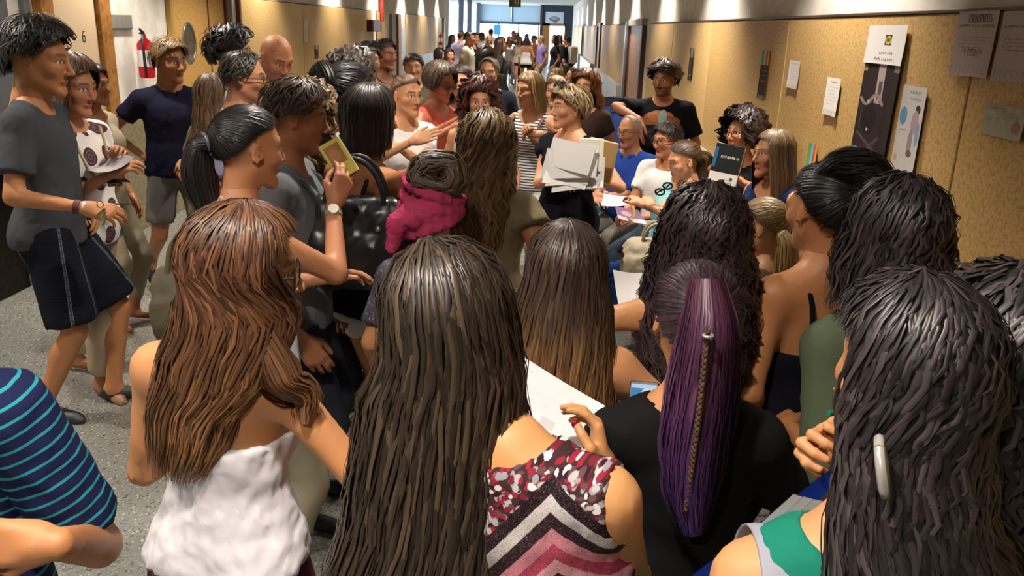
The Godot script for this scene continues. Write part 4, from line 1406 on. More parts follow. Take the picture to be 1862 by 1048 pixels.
	# ---- behind the camera
	var bw := Soup.new(); block(bw, Vector3(-8, 0, 4.3), Vector3(2.2, CEIL, 4.5))
	structure("wall_back", bw.done(white_wall))
	# ---- the glazed lobby at the end
	var frame := mat("5b6672", 0.45, 0.5, 0.3)
	var pane := mat(Color(0.9, 0.96, 1.0, 0.08), 0.02, 0.5)
	pane.transparency = BaseMaterial3D.TRANSPARENCY_ALPHA
	var win := 1
	for s in [[-33.2, -38.2], [-38.2, -42.4], [-42.4, -48.0]]:
		var ws := Soup.new(); block(ws, Vector3(XL - 0.02, 0.0, s[0]), Vector3(XL - 0.01, CEIL, s[1]))
		var w := structure("window_%d" % win, ws.done(pane))
		piece("mullion", Vector3(XL - 0.1, 0, s[1] + 0.25), Vector3(XL + 0.1, CEIL, s[1]), frame, w, 0.01)
		piece("sill_rail", Vector3(XL - 0.06, 0.5, s[0]), Vector3(XL + 0.06, 0.58, s[1]), frame, w, 0.006)
		win += 1
	# end wall: blinds above, glass doors below, dark bay with a door on the right
	var ew := Soup.new()
	block(ew, Vector3(-0.2, 0, -48.2), Vector3(0.2, CEIL, -48.0)); block(ew, Vector3(1.1, 0, -48.2), Vector3(XR, CEIL, -48.0)); block(ew, Vector3(0.2, 1.97, -48.2), Vector3(1.1, CEIL, -48.0))
	var E := structure("wall_far", ew.done(mat("2f3a44", 0.6)))
	piece("beam", Vector3(XL, 1.99, -48.12), Vector3(-0.2, 2.1, -47.9), mat("3f4a56", 0.5), E, 0.01)
	piece("post", Vector3(-0.28, 0, -48.1), Vector3(-0.16, CEIL, -47.85), mat("4a3a34", 0.5), E, 0.01)
	var blind := mat("bcd8ea", 0.8); blind.backlight = Color(0.75, 0.82, 0.9)
	for s in [[-3.55, -1.86], [-1.8, -0.28]]:
		var ws := Soup.new(); block(ws, Vector3(s[0], 2.1, -48.03), Vector3(s[1], CEIL - 0.04, -48.02))
		var w := structure("window_%d" % win, ws.done(blind))
		piece("frame", Vector3(s[0] - 0.05, 2.1, -48.08), Vector3(s[0], CEIL, -47.95), frame, w, 0.006)
		piece("hem_bar", Vector3(s[0], 2.1, -48.05), Vector3(s[1], 2.14, -48.0), mat("8a98a4", 0.5), w, 0.004)
		win += 1
	for s in [[-3.6, -2.5], [-2.5, -1.4], [-1.4, -0.3]]:
		var ws := Soup.new(); block(ws, Vector3(s[0], 0.0, -48.03), Vector3(s[1], 1.99, -48.02))
		var w := structure("window_%d" % win, ws.done(pane))
		piece("mullion", Vector3(s[1] - 0.08, 0, -48.08), Vector3(s[1], 2.0, -47.96), mat("8d9aa6", 0.4), w, 0.006)
		win += 1
	var d8 := Soup.new(); block(d8, Vector3(1.06, 0, -48.02), Vector3(1.12, 2.1, -47.9)); block(d8, Vector3(-0.14, 0, -48.02), Vector3(0.26, 2.1, -47.9)); block(d8, Vector3(-0.14, 1.98, -48.02), Vector3(1.12, 2.1, -47.9))
	structure("door_8", d8.done(orange_wood))
	# the bright strip ceiling over the lobby
	for q in [-12.0, -20.0, -28.0, -36.0, -43.0]:
		piece("ceiling_joint", Vector3(XL, CEIL - 0.006, q), Vector3(XR, CEIL, q - 0.03), mat("8a8a86", 0.8), cei)

func lights() -> void:
	for z in [-7.6, -10.9, -14.8, -18.7, -22.8, -27.0, -31.6, -36.0, -40.5]: lamp(XR - 0.36, z, 8.0)
	for z in [-4.3]: lamp(XR - 0.36, z, 8.0)
	for z in [-3.3, -7.1, -11.0, -14.9, -18.6, -22.2, -25.8, -29.5]: lamp(XL + 0.36, z, 8.0)
	for q in [[-0.7, 0.6], [-0.4, -0.7], [-1.9, -1.0], [-0.5, -3.4], [-0.6, -5.6], [-2.5, -5.2], [-2.4, -8.6], [0.3, -7.4], [-1.0, -10.0], [-1.0, -13.0], [-1.0, -17.0], [-1.0, -21.0], [-1.0, -25.0], [-1.0, -29.0], [-1.0, -34.0]]: lamp(q[0], q[1], 6.0 if q[1] > -12.0 else 10.0, 60.0)
	# daylight through the lobby glazing
	for d in [[Vector3(XL + 0.15, 1.5, -40.5), Vector3(1, 0, 0), 14.0], [Vector3(-1.9, 1.5, -47.8), Vector3(0, 0, 1), 3.3]]:
		var al := AreaLight3D.new()
		al.name = "window_daylight"
		add_child(al)
		al.transform = look(d[0], -d[1])
		al.area_size = Vector2(d[2], 2.8)
		al.area_normalize_energy = true
		al.light_energy = 16.0 if d[2] > 5.0 else 10.0
		al.light_color = Color("dbe9ff"); al.shadow_enabled = true
	var order := ["first", "second", "third", "fourth", "fifth", "sixth", "seventh", "eighth", "ninth", "tenth", "eleventh", "twelfth", "thirteenth", "fourteenth", "fifteenth", "sixteenth"]
	var count := {}
	lamps.sort_custom(func(p, q): return p.position.z > q.position.z)
	for o in lamps:
		var row: String = "by the right wall" if o.position.x > 0.8 else ("by the left wall" if o.position.x < -3.0 else "over the middle of the corridor")
		var k: int = count.get(row, 0)
		count[row] = k + 1
		tag(o, "round recessed ceiling downlight %s, %s from the camera end" % [row, order[k]], "ceiling light", "recessed ceiling downlights")

func papers() -> void:
	var X := XR - 0.044
	paper("notice", "white notice sheet with a yellow square emblem above the dark poster", "notice", "notice_white", -3.966, -3.553, 1.774, 1.933, X, 0.0, 0.006)
	paper("poster", "tall dark photo poster with a light blue foot on the wood panel", "poster", "dark_poster", -3.952, -3.56, 1.31, 1.776, X - 0.002, 0.02)
	paper("poster", "narrow white poster of a child with a blue circle", "poster", "child_poster", -3.503, -3.287, 1.35, 1.705, X)
	paper("flyer", "white flyer with lines of text and tear-off tabs in the lamplight", "flyer", "flyer_list", -4.446, -4.245, 1.5, 1.684, X)
	paper("flyer", "small plain white flyer beside the joint of two panels", "flyer", "flyer_plain", -5.16, -4.945, 1.585, 1.741, X)
	paper("poster", "narrow dark poster topped with green, blue, red and orange bars", "poster", "strip_photo", -5.83, -5.64, 1.473, 1.778, X)
	paper("poster", "narrow dark strip poster behind the man in the black shirt", "poster", "strip_dark", -8.69, -8.48, 1.426, 1.735, X)
	var a := paper("notice", "large greyish notice headed ERASMUS with tear-off tabs under the trim", "notice", "erasmus", -3.14, -2.867, 1.765, 1.977, X)
	lettering("ERASMUS", 0.026, "5a4e4e", a, T(Vector3(X - 0.0062, 1.952, -2.99), 0, -90), true)
	lettering("40 EUROS", 0.024, "5a4e4e", a, T(Vector3(X - 0.0062, 1.842, -3.01), 0, -90), true)
	paper("notice", "greyish notice with tear-off tabs nearest the camera on the right wall", "notice", "erasmus", -2.84, -2.55, 1.762, 1.973, X)
	paper("map_sheet", "pale green folded map sheet below the greyish notices", "map", "map_sheet", -2.842, -2.6, 1.592, 1.69, X)
	paper("colour_card", "small card of green, blue, red and orange bars low on the wall", "card", "colour_bars", -4.6, -4.45, 1.2, 1.332, X)
	# left wall
	for q in [["notice", "long narrow white notice on the left wood panel", "notice", "long_notice", -13.2, -13.0, 1.57, 1.88], ["poster", "small dark strip poster on the left wood panel", "poster", "strip_dark", -13.78, -13.55, 1.3, 1.5]]:
		var o := paper(q[0], q[1], q[2], q[3], q[5], q[4], q[6], q[7], XL + 0.055)
	var pl := Soup.new(); block(pl, Vector3(XL, 1.76, -7.21), Vector3(XL + 0.02, 1.875, -7.6), 0.004)
	var pm := mat(Color.WHITE, 0.4, 0.5, 0.3); pm.albedo_texture = ImageTexture.create_from_image(print_of("plaque"))
	tag(put("wall_plaque", pl.done(pm)), "grey metal plaque on the white wall above the fire extinguisher", "plaque")
	extinguisher(Vector3(XL + 0.11, 1.34, -7.6), "red fire extinguisher with a white label hanging on the left wall")
	extinguisher(Vector3(XL + 0.11, 1.2, -29.62), "red fire extinguisher far down the left wall beside the orange jamb")
	var rb := Soup.new(); block(rb, Vector3(XL, 1.69, -17.65), Vector3(XL + 0.16, 1.925, -18.55), 0.01)
	var ro := tag(put("hose_cabinet", rb.done(mat("5c0f14", 0.45))), "dark red fire hose cabinet at the end of the left panels", "cabinet")
	piece("frame", Vector3(XL + 0.16, 1.71, -17.72), Vector3(XL + 0.168, 1.905, -18.48), mat("3f0a0e", 0.4), ro, 0.002)
	var pp := Soup.new(); pp.tube(PackedVector3Array([Vector3(XL + 0.08, 1.9, -19.1), Vector3(XL + 0.08, CEIL, -19.1)]), PackedFloat32Array([0.05, 0.05]), 10, Color.WHITE)
	tag(put("red_pipe", pp.done(mat("8a2c20", 0.45))), "vertical red sprinkler pipe on the left wall above the panels", "pipe")
	var ex := base("exit_sign", Vector3(-0.84, 2.52, -24.0))
	tag(ex, "green emergency exit sign hanging from the ceiling far down the corridor", "sign")
	var eb := Soup.new(); eb.box(T(), Vector3(0.32, 0.28, 0.05))
	var em := mat(Color.WHITE, 0.4); em.albedo_texture = ImageTexture.create_from_image(print_of("exit_sign"))
	put("panel", eb.done(em), ex)
	for s in [-0.12, 0.12]:
		var eh := Soup.new()
		eh.tube(PackedVector3Array([Vector3(s, 0.14, 0), Vector3(s, 0.53, 0)]), PackedFloat32Array([0.006, 0.006]), 6, Color.WHITE)
		put("hanger", eh.done(mat("888888", 0.4)), ex)
	var po := Soup.new(); po.box(T(Vector3(0.5, 2.37, -47.96)), Vector3(0.98, 0.66, 0.02))
	var pom := mat(Color.WHITE, 0.6); pom.albedo_texture = ImageTexture.create_from_image(print_of("end_poster"))
	tag(put("poster", po.done(pom)), "pale poster with a grey drawing above the far doorway", "poster")
	var bp := Soup.new(); bp.box(T(Vector3(-2.6, 1.68, -47.9)), Vector3(0.36, 0.5, 0.01))
	tag(put("poster", bp.done(mat("3f9fd0", 0.6))), "bright blue poster on the far glass doors", "poster")

func extinguisher(at: Vector3, label: String) -> void:
	var o := base("fire_extinguisher", at)
	tag(o, label, "extinguisher")
	var s := Soup.new()
	var p := PackedVector3Array(); var r := PackedFloat32Array()
	for q in [[0.0, 0.055], [0.015, 0.068], [0.28, 0.068], [0.31, 0.058], [0.33, 0.035], [0.345, 0.02], [0.37, 0.02]]: p.push_back(Vector3(0, q[0], 0)); r.push_back(q[1])
	s.tube(p, r, 20, Color.WHITE, 1.0, Vector3.FORWARD)
	put("cylinder", s.done(mat("b01218", 0.3)), o)
	var l := Soup.new()
	l.tube(PackedVector3Array([Vector3(0, 0.1, 0), Vector3(0, 0.24, 0)]), PackedFloat32Array([0.0695, 0.0695]), 20, Color.WHITE, 1.0, Vector3.FORWARD, false)
	put("label_band", l.done(mat("dcd8d4", 0.5)), o)
	var h := Soup.new()
	h.tube(PackedVector3Array([Vector3(0, 0.36, 0), Vector3(0, 0.39, 0.01), Vector3(0, 0.42, 0.07)]), PackedFloat32Array([0.016, 0.014, 0.009]), 8, Color.WHITE)
	h.tube(PackedVector3Array([Vector3(0, 0.38, 0), Vector3(0, 0.385, 0.08)]), PackedFloat32Array([0.01, 0.007]), 8, Color.WHITE)
	put("handle", h.done(mat("1a1a1c", 0.4)), o)
	var t := Soup.new()
	t.tube(PackedVector3Array([Vector3(0, 0.37, 0.01), Vector3(0.02, 0.36, 0.07), Vector3(0.03, 0.25, 0.095), Vector3(0.03, 0.05, 0.09)]), PackedFloat32Array([0.011, 0.011, 0.011, 0.014]), 8, Color.WHITE)
	put("hose", t.done(mat("141416", 0.5)), o)

var board_tex: ImageTexture
func _ready() -> void:
	var cam := Camera3D.new()
	cam.name = "camera"
	add_child(cam)
	cam.transform = Transform3D(Basis(Vector3(0.998832, 0.030316, -0.037612), Vector3(-0.040144, 0.953991, -0.297136), Vector3(0.026874, 0.298299, 0.954094)), Vector3(0, 1.88, 0))
	cam.fov = 37.996
	cam.near = 0.05
	var we := WorldEnvironment.new()
	we.name = "environment"
	add_child(we)
	var e := Environment.new()
	we.environment = e
	e.background_mode = Environment.BG_SKY
	var sky := Sky.new()
	var sm := ProceduralSkyMaterial.new()
	sm.sky_top_color = Color("9cc3ea"); sm.sky_horizon_color = Color("e6f1fb"); sm.ground_horizon_color = Color("d4dee6"); sm.ground_bottom_color = Color("a8b0b4")
	sm.sky_energy_multiplier = 1.0; sm.sun_angle_max = 0.0
	sky.sky_material = sm
	e.sky = sky
	e.background_energy_multiplier = 9.0
	e.tonemap_mode = Environment.TONE_MAPPER_LINEAR
	e.tonemap_exposure = 1.0
	e.sdfgi_enabled = true; e.ssao_enabled = true; e.ssil_enabled = true
	folds.seed = 3; folds.frequency = 1.0
	board_tex = noise_tex(["b5925c", "c8a76e", "d5b67c", "be9b62"], [0.2, 0.45, 0.62, 0.85], 0.06, 512, FastNoiseLite.TYPE_SIMPLEX, 4)
	lights()
	room()
	papers()
	crowd()
	things()

# ---------------------------------------------------------------- the crowd
func H(style: String, c: Array, more := {}) -> Dictionary:
	var d := {}
	match style:
		"short": d = {t=0.012, tuft=0.04, n=400, nphi=28, ns=12, sw=0.0042, lift=0.009, drift=22.0, over=0.014, line=LINE_SHORT}
		"fluffy": d = {t=0.026, tuft=0.085, n=300, sw=0.008, lift=0.02, drift=40.0, wave=[0.012, 95.0], step=0.012, over=0.006, inset=-0.008, lump=0.03, line=LINE_SHORT}
		"sleek": d = {step=0.04, t=0.01, tuft=0.0, n=420, sw=0.0035, lift=0.003, drift=9.0, over=0.012, tilt=-70.0, line=[[0, 118], [30, 116], [55, 104], [75, 88], [90, 80], [110, 75], [140, 66], [180, 60]]}
		"bob": d = {t=0.01, drop=0.13, open=55, n=380, sw=0.005, step=0.04, lift=0.011, drift=9.0, wave=[0.004, 26.0], line=LINE_LONG, rings=[[0.0, 0.086, 0.102, -0.012, 0.0], [0.08, 0.088, 0.098, -0.014, 0.0], [0.3, 0.078, 0.09, -0.02, 0.0]]}
		"long": d = {t=0.01, drop=0.34, open=58, step=0.045, n=360, sw=0.0048, lift=0.006, line=LINE_LONG, rings=[[0.0, 0.086, 0.102, -0.012, 0.0], [0.12, 0.092, 0.096, -0.03, 0.0], [0.25, 0.105, 0.09, -0.05, 0.0], [0.5, 0.11, 0.08, -0.07, 0.0]]}
		"curly": d = {t=0.03, drop=0.16, open=54, n=300, sw=0.01, lift=0.014, wave=[0.016, 110.0], step=0.013, drift=14.0, inset=-0.008, lump=0.045, taper=0.16, line=LINE_LONG, rings=[[0.0, 0.105, 0.115, -0.015, 0.0], [0.1, 0.118, 0.12, -0.02, 0.0], [0.3, 0.105, 0.1, -0.02, 0.0]]}
		"wavy": d = {t=0.018, drop=0.38, open=58, n=300, sw=0.0075, lift=0.014, lump=0.02, wave=[0.015, 55.0], step=0.02, drift=10.0, inset=-0.01, line=LINE_LONG, rings=[[0.0, 0.1, 0.115, -0.012, 0.0], [0.12, 0.12, 0.11, -0.03, 0.0], [0.25, 0.14, 0.1, -0.05, 0.0], [0.5, 0.14, 0.09, -0.07, 0.0]]}
	d.c = c
	d.merge(more, true)
	return d
func top(called: String, c, sleeve: float, more := {}) -> Dictionary:
	var d := {n=called, kind="top", sleeve=sleeve}
	if c != null: d.c = c
	d.merge(more, true)
	return d
func legs(called: String, c, length := 1.9, more := {}) -> Dictionary:
	var d := {n=called, kind="legs", len=length}
	if c != null: d.c = c
	d.merge(more, true)
	return d
func shoes(c) -> Dictionary: return {n="shoes", kind="shoes", c=c}
const TAN := "bb8158"
const PALE := "cf9a76"
const DEEP := "9c6442"

func crowd() -> void:
	front_row()
	left_side()
	middle()
	right_side()
	far_crowd()

func front_row() -> void:
	var fine := {cell=0.013}
	# reddish hair, white strapless top
	person("woman with long reddish-brown hair, black glasses and a white strapless top", {x=-0.553, z=1.5, h=1.559, yaw=168.0, skin="c48a5c", cell=0.015, head=[-64, 6, 0], fine=1, w=0.94,
		arml={at=Vector3(0.17, 1.02, 0.2)}, armr={at=Vector3(-0.2, 1.0, 0.22)}, shift=Vector3(0.065, 0, 0), nod=Vector3(-0.05, 0, 0),
		wear=[top("strapless_top", "dad6dc", 0.0, {top=0.275, topslope=0.0, hem=-0.03, loose=0.008, drape=0.3, crease=0.009, cell=0.01, armhole=0.02}), legs("trousers", "5a2034", 1.9, {rise=0.06})],
		hair=H("long", ["4c3022", "5a3a28", "3e271c", "724c32"], {tip=["5e4028", "7a5436", "47301f"], tipat=0.6, t=0.02, turn=-20.0, n=1700, sw=0.0032, step=0.045, drop=0.43, open=60, lift=0.01, wave=[0.009, 20.0], taper=0.05, drift=10.0, nphi=48, ns=30,
			rings=[[0.0, 0.098, 0.112, -0.012, 0.0], [0.1, 0.112, 0.11, -0.02, 0.01], [0.2, 0.12, 0.1, -0.05, 0.035], [0.3, 0.095, 0.07, -0.09, 0.075], [0.46, 0.06, 0.04, -0.12, 0.1]]})})
	var h1: Vector3 = joints.head.origin
	tail(body, [h1 + Vector3(-0.06, -0.1, -0.07), h1 + Vector3(-0.1, -0.19, -0.08), h1 + Vector3(-0.135, -0.22, -0.05), h1 + Vector3(-0.14, -0.27, -0.07)], [0.03, 0.045, 0.035, 0.008], ["5a3a28", "6e4a32", "4c3022"], 200, 0.0026, 0.012, 26.0, "side_lock", 0.4, ["6e4a30", "543822"])
	glasses("glasses", "14161c")
	# long dark hair, patterned top
	person("woman with very long dark brown hair in a floral chevron sleeveless top", {x=-0.158, z=1.2, h=1.608, yaw=156.0, skin="cc935f", cell=0.015, lean=[0, -9, 0], nod=Vector3(0.08, 0.03, 0), shift=Vector3(-0.225, -0.03, 0), head=[14, 8, -14],
		armr={world=Vector3(0.148, 1.073, -1.42), wdir=Vector3(-0.2, 0.9, -0.3), wback=Vector3(0.9, 0.2, -0.1), elbow=Vector3(-0.5, -1, -0.3), hand="hold"}, arml={at=Vector3(0.1, 1.05, 0.3)}, hcell=0.0035,
		wear=[top("sleeveless_top", null, 0.0, {tex="chevron", uvs=Vector2(2.2, 1.1), uvo=Vector2(0.7, 0.775), armhole=0.078, neck=[0.074, 0.03, 0.0, 0.9], loose=0.014, cell=0.009}), legs("trousers", "23262e")],
		hair=H("long", ["302720", "3b3027", "261f19", "4a3c2f", "2c231c"], {tip=["382c22", "4c3d2e", "2e241c"], tipat=0.75, t=0.012, turn=24.0, n=2000, sw=0.0034, step=0.05, drop=0.66, open=40, lift=0.012, lump=0.012, wave=[0.012, 17.0], taper=0.05, drift=8.0, nphi=54, ns=34,
			rings=[[0.0, 0.094, 0.11, -0.012, 0.0], [0.12, 0.112, 0.112, -0.03, 0.015], [0.27, 0.132, 0.11, -0.06, 0.012], [0.45, 0.165, 0.1, -0.09, 0.025], [0.8, 0.14, 0.08, -0.1, 0.03]]})})
	nail(Vector3(), 0)
	# purple half-up hair
	person("woman with a purple half-up ponytail and a plain black t-shirt", {x=0.312, z=1.52, h=1.474, yaw=181.0, skin="c0875a", cell=0.016, w=1.04, shrugl=-0.04, shrugr=-0.035, arml={at=Vector3(0.14, 1.0, 0.28)}, armr={at=Vector3(-0.16, 0.98, 0.26)},
		wear=[top("t_shirt", "17181b", 0.75, {cell=0.012, neck=[0.092, 0.012, -0.01, 0.62]}), legs("trousers", "23242c")],
		hair=H("sleek", ["2c2026", "3a2630", "241b20"], {n=900, sw=0.003, t=0.014, lift=0.004})})
	var hd: Vector3 = joints.head.origin
	tail(body, [hd + Vector3(0, 0.098, -0.07), hd + Vector3(0, 0.03, -0.125), hd + Vector3(0.005, -0.1, -0.135), hd + Vector3(0.01, -0.2, -0.14), hd + Vector3(0.01, -0.29, -0.15), hd + Vector3(-0.005, -0.38, -0.15)], [0.03, 0.052, 0.06, 0.06, 0.046, 0.018], ["5d3148", "6d3d55", "4b2a3c", "7c4f5e", "56303f"], 700, 0.0034, 0.008, 24.0, "half_up_ponytail", 0.42, ["3a2152", "462a5c", "30204a", "55396a"])
	var bp := Soup.new()      # thin braid down the middle of the tail
	for q in 34:
		var f := q / 33.0
		var c := hd + Vector3(0.012 + 0.006 * f, 0.035 - 0.35 * f, -0.162 - 0.012 * sin(f * 3.0))
		for s in [1, -1]:
			bp.tube(PackedVector3Array([c + Vector3(s * 0.005, 0.007, 0), c + Vector3(0, 0, -0.004), c + Vector3(-s * 0.004, -0.006, 0)]), PackedFloat32Array([0.002, 0.0042, 0.002]), 6, lin("6a5142" if q % 2 else "5a4436"))
	bp.U.clear()
	put("thin_braid", bp.done(HAIR), body)
	ring_at("hair_bead", hd + Vector3(0.012, 0.03, -0.17), Vector3.UP, 0.008, 0.006, mat("cfccc6", 0.25, 0.5, 0.6))
	# big curly hair in front of her
	person("woman with big dark curly hair holding a white sheet", {x=0.439, z=2.15, h=1.485, yaw=176.0, skin="bd8456", fine=1, cell=0.014, arml={world=Vector3(0.251, 0.971, -2.2), elbow=Vector3(0.9, -0.5, 0.2)}, armr={at=Vector3(-0.16, 1.0, 0.28)},
		wear=[top("tank_top", "1b1c20", 0.0, {armhole=0.085, neck=[0.09, 0.0, 0.0]}), legs("trousers", "2a2d38")],
		hair=H("curly", ["2a2122", "362a2b", "201a1b", "3f3032"], {tip=["33282a", "4a3a3a"], n=1300, sw=0.004, t=0.028, lump=0.03, drop=0.42, open=46, step=0.02, wave=[0.014, 75.0], nphi=48, ns=28, taper=0.1,
			rings=[[0.0, 0.11, 0.125, -0.015, 0.0], [0.1, 0.122, 0.125, -0.02, 0.0], [0.25, 0.135, 0.11, -0.04, 0.0], [0.6, 0.13, 0.1, -0.06, 0.0]]})})
	# ombre hair
	person("young woman with straight dark hair fading to honey blonde ends", {x=0.067, z=1.75, h=1.496, yaw=178.0, skin="c78d62", cell=0.013, w=0.92, arml={at=Vector3(0.16, 0.95, 0.2)}, armr={at=Vector3(-0.27, 1.0, 0.18), elbow=Vector3(-0.8, -0.5, -0.5)},
		wear=[top("strappy_top", "1a1a1e", 0.0, {top=0.3, straps=[[0.085, 0.009]], armhole=0.03}), legs("trousers", "2c3242")],
		hair=H("long", ["40312a", "4c3a30", "362a24"], {tip=["9a6f42", "b08550", "7a5634", "8a6139"], tipat=0.62, n=1300, sw=0.0032, step=0.045, drop=0.4, open=48, lift=0.007, wave=[0.007, 22.0], nphi=44, ns=28, taper=0.04,
			rings=[[0.0, 0.092, 0.106, -0.012, 0.0], [0.1, 0.1, 0.1, -0.03, 0.0], [0.22, 0.115, 0.09, -0.05, 0.0], [0.36, 0.12, 0.08, -0.075, 0.0], [0.6, 0.1, 0.06, -0.09, 0.0]]})})
	# updo and camisole
	person("woman with black pinned-up hair and a black camisole, bare left arm", {x=0.764, z=2.2, h=1.574, yaw=197.0, skin="b97c52", cell=0.013, head=[8, 4, 0], arml={world=Vector3(0.679, 0.81, -2.25), elbow=Vector3(1, -0.6, -0.9)}, armr={at=Vector3(-0.1, 1.0, 0.28)},
		wear=[top("camisole", "131316", 0.0, {top=0.24, straps=[[0.08, 0.008, 0.075]], armhole=0.03}), legs("trousers", "1d1e24")],
		hair=H("sleek", ["1d1a1b", "262122", "171415"], {n=900, sw=0.0036, t=0.018, lift=0.006, wave=[0.004, 30.0]})})
	var h5: Vector3 = joints.head.origin
	tail(body, [h5 + Vector3(-0.03, -0.02, -0.11), h5 + Vector3(-0.08, 0.06, -0.12), h5 + Vector3(-0.05, 0.125, -0.09), h5 + Vector3(0.02, 0.13, -0.05), h5 + Vector3(0.05, 0.1, -0.03)], [0.03, 0.05, 0.052, 0.045, 0.015], ["1d1a1b", "262122", "171415"], 420, 0.003, 0.006, 30.0, "hair_bun")
	# wavy dark hair, olive top
	person("woman with dark wavy chin-length hair and an olive green top", {x=0.827, z=1.9, h=1.58, w=0.92, shrugl=-0.05, yaw=186.0, skin="b97c52", cell=0.014, arml={at=Vector3(0.13, 0.9, 0.12), elbow=Vector3(0.05, 0, -1)},
		wear=[top("shirt", "55604a", 1.2, {flap=0.016, cell=0.012}), legs("trousers", "2c2f36")],
		hair=H("wavy", ["2b2422", "3a3130", "221d1c", "4a403e"], {n=1100, sw=0.004, t=0.02, lump=0.02, drop=0.22, open=46, wave=[0.013, 50.0], step=0.022, nphi=44,
			rings=[[0.0, 0.1, 0.118, -0.012, 0.0], [0.1, 0.118, 0.12, -0.02, 0.0], [0.4, 0.12, 0.11, -0.04, 0.0]]})})
	# nearest on the right: hand at the face
	person("woman nearest the camera with thick dark wavy hair, teal top and raised hand", {x=0.479, z=0.98, h=1.616, yaw=178.0, skin="cf9465", cell=0.014, fine=1, shift=Vector3(0.03, -0.045, 0), nod=Vector3(-0.025, 0.045, 0), head=[2, 4, 0], hcell=0.0036, shrugl=-0.04, shrugr=-0.04,
		arml={world=Vector3(0.513, 1.299, -1.1), wdir=Vector3(-0.95, 0.3, -0.1), wback=Vector3(0.05, 0.1, -1), elbow=Vector3(0.4, -1, 0.2), hand="curl"}, armr={at=Vector3(-0.18, 0.95, 0.25)},
		wear=[top("teal_top", "1f7a66", 0.0, {armhole=0.1, inset=0.02, neck=[0.088, 0.0, -0.01, 0.7], cell=0.009, loose=0.013}), legs("trousers", "2a2c34")],
		hair=H("wavy", ["2b2526", "383132", "201c1d", "4b4344", "2f292a"], {n=1800, sw=0.0034, t=0.014, lump=0.012, drop=0.5, open=110, lift=0.011, wave=[0.011, 48.0], step=0.024, nphi=54, ns=34, turn=-10.0, taper=0.04, line=[[0, 54], [35, 60], [58, 66], [76, 68], [104, 74], [118, 100], [130, 122], [180, 134]],
			rings=[[0.0, 0.088, 0.108, -0.012, 0.0], [0.06, 0.086, 0.106, -0.02, -0.004], [0.14, 0.088, 0.1, -0.04, -0.015], [0.26, 0.12, 0.1, -0.08, -0.045], [0.7, 0.12, 0.1, -0.09, -0.05]]})})
	var to7: Transform3D = joints.torso
	var k7: float = joints.k
	var sp := Soup.new()
	var pts := PackedVector3Array(); var rad := PackedFloat32Array()
	for q in 17:
		var a := PI * q / 16.0
		pts.push_back(to7 * (Vector3(0.128, 0.13 + 0.315 * pow(sin(a), 0.5), -0.02 + 0.13 * cos(a)) * k7)); rad.push_back(0.021)
	sp.tube(pts, rad, 10, Color.WHITE, 0.16, Vector3(0, 0, 1))
	put("wide_strap", sp.done(mat("9a9aa8", 0.8, 0.3)), body)
	ring_at("hair_tie", body.transform.affine_inverse() * Vector3(0.392, 1.428, -0.84), Vector3(0.9, -0.25, 0.3), 0.03, 0.012, mat("d9d6d0", 0.2, 0.6, 0.5))
	person("woman with dark wavy hair at the right edge, mostly out of frame", {x=0.628, z=1.06, h=1.592, yaw=170.0, skin="c48a60", cell=0.016, wear=[top("top", "2a2628", 0.5), legs("trousers", "2a2c34")],
		hair=H("wavy", ["2b2526", "383132", "201c1d", "4b4344"], {n=600, sw=0.0045, t=0.024, step=0.026, drop=0.4, open=50, rings=[[0.0, 0.102, 0.118, -0.012, 0.0], [0.12, 0.115, 0.115, -0.03, 0.0], [0.4, 0.13, 0.1, -0.07, 0.0], [0.7, 0.13, 0.1, -0.08, 0.0]]})})
	# striped t-shirt, bottom left
	person("man in a navy t-shirt with thin teal stripes, hands behind his back", {x=-0.995, z=1.2, h=1.6, fem=false, yaw=183.0, skin="b57a4e", cell=0.015, hcell=0.004, w=0.98, armr={world=Vector3(-0.7, 1.117, -1.06), wdir=Vector3(-1, 0.12, 0.25), wback=Vector3(0.2, 0.3, 1), elbow=Vector3(-0.6, -1.2, -0.2), hand="cup"}, arml={at=Vector3(0.05, 0.95, -0.2), dir=Vector3(-1, 0.1, 0), back=Vector3(0, 0.2, -1), elbow=Vector3(1, -0.2, -0.7), hand="cup"},
		wear=[top("t_shirt", null, 0.0, {tex="teal_stripes", uvs=5.2, armhole=0.03, cell=0.011}), legs("jeans", "20242e")],
		hair=H("short", ["2a211c", "352a22"])})
	sleeve_of("sleeve", "teal_stripes", 5.6, 0.82)

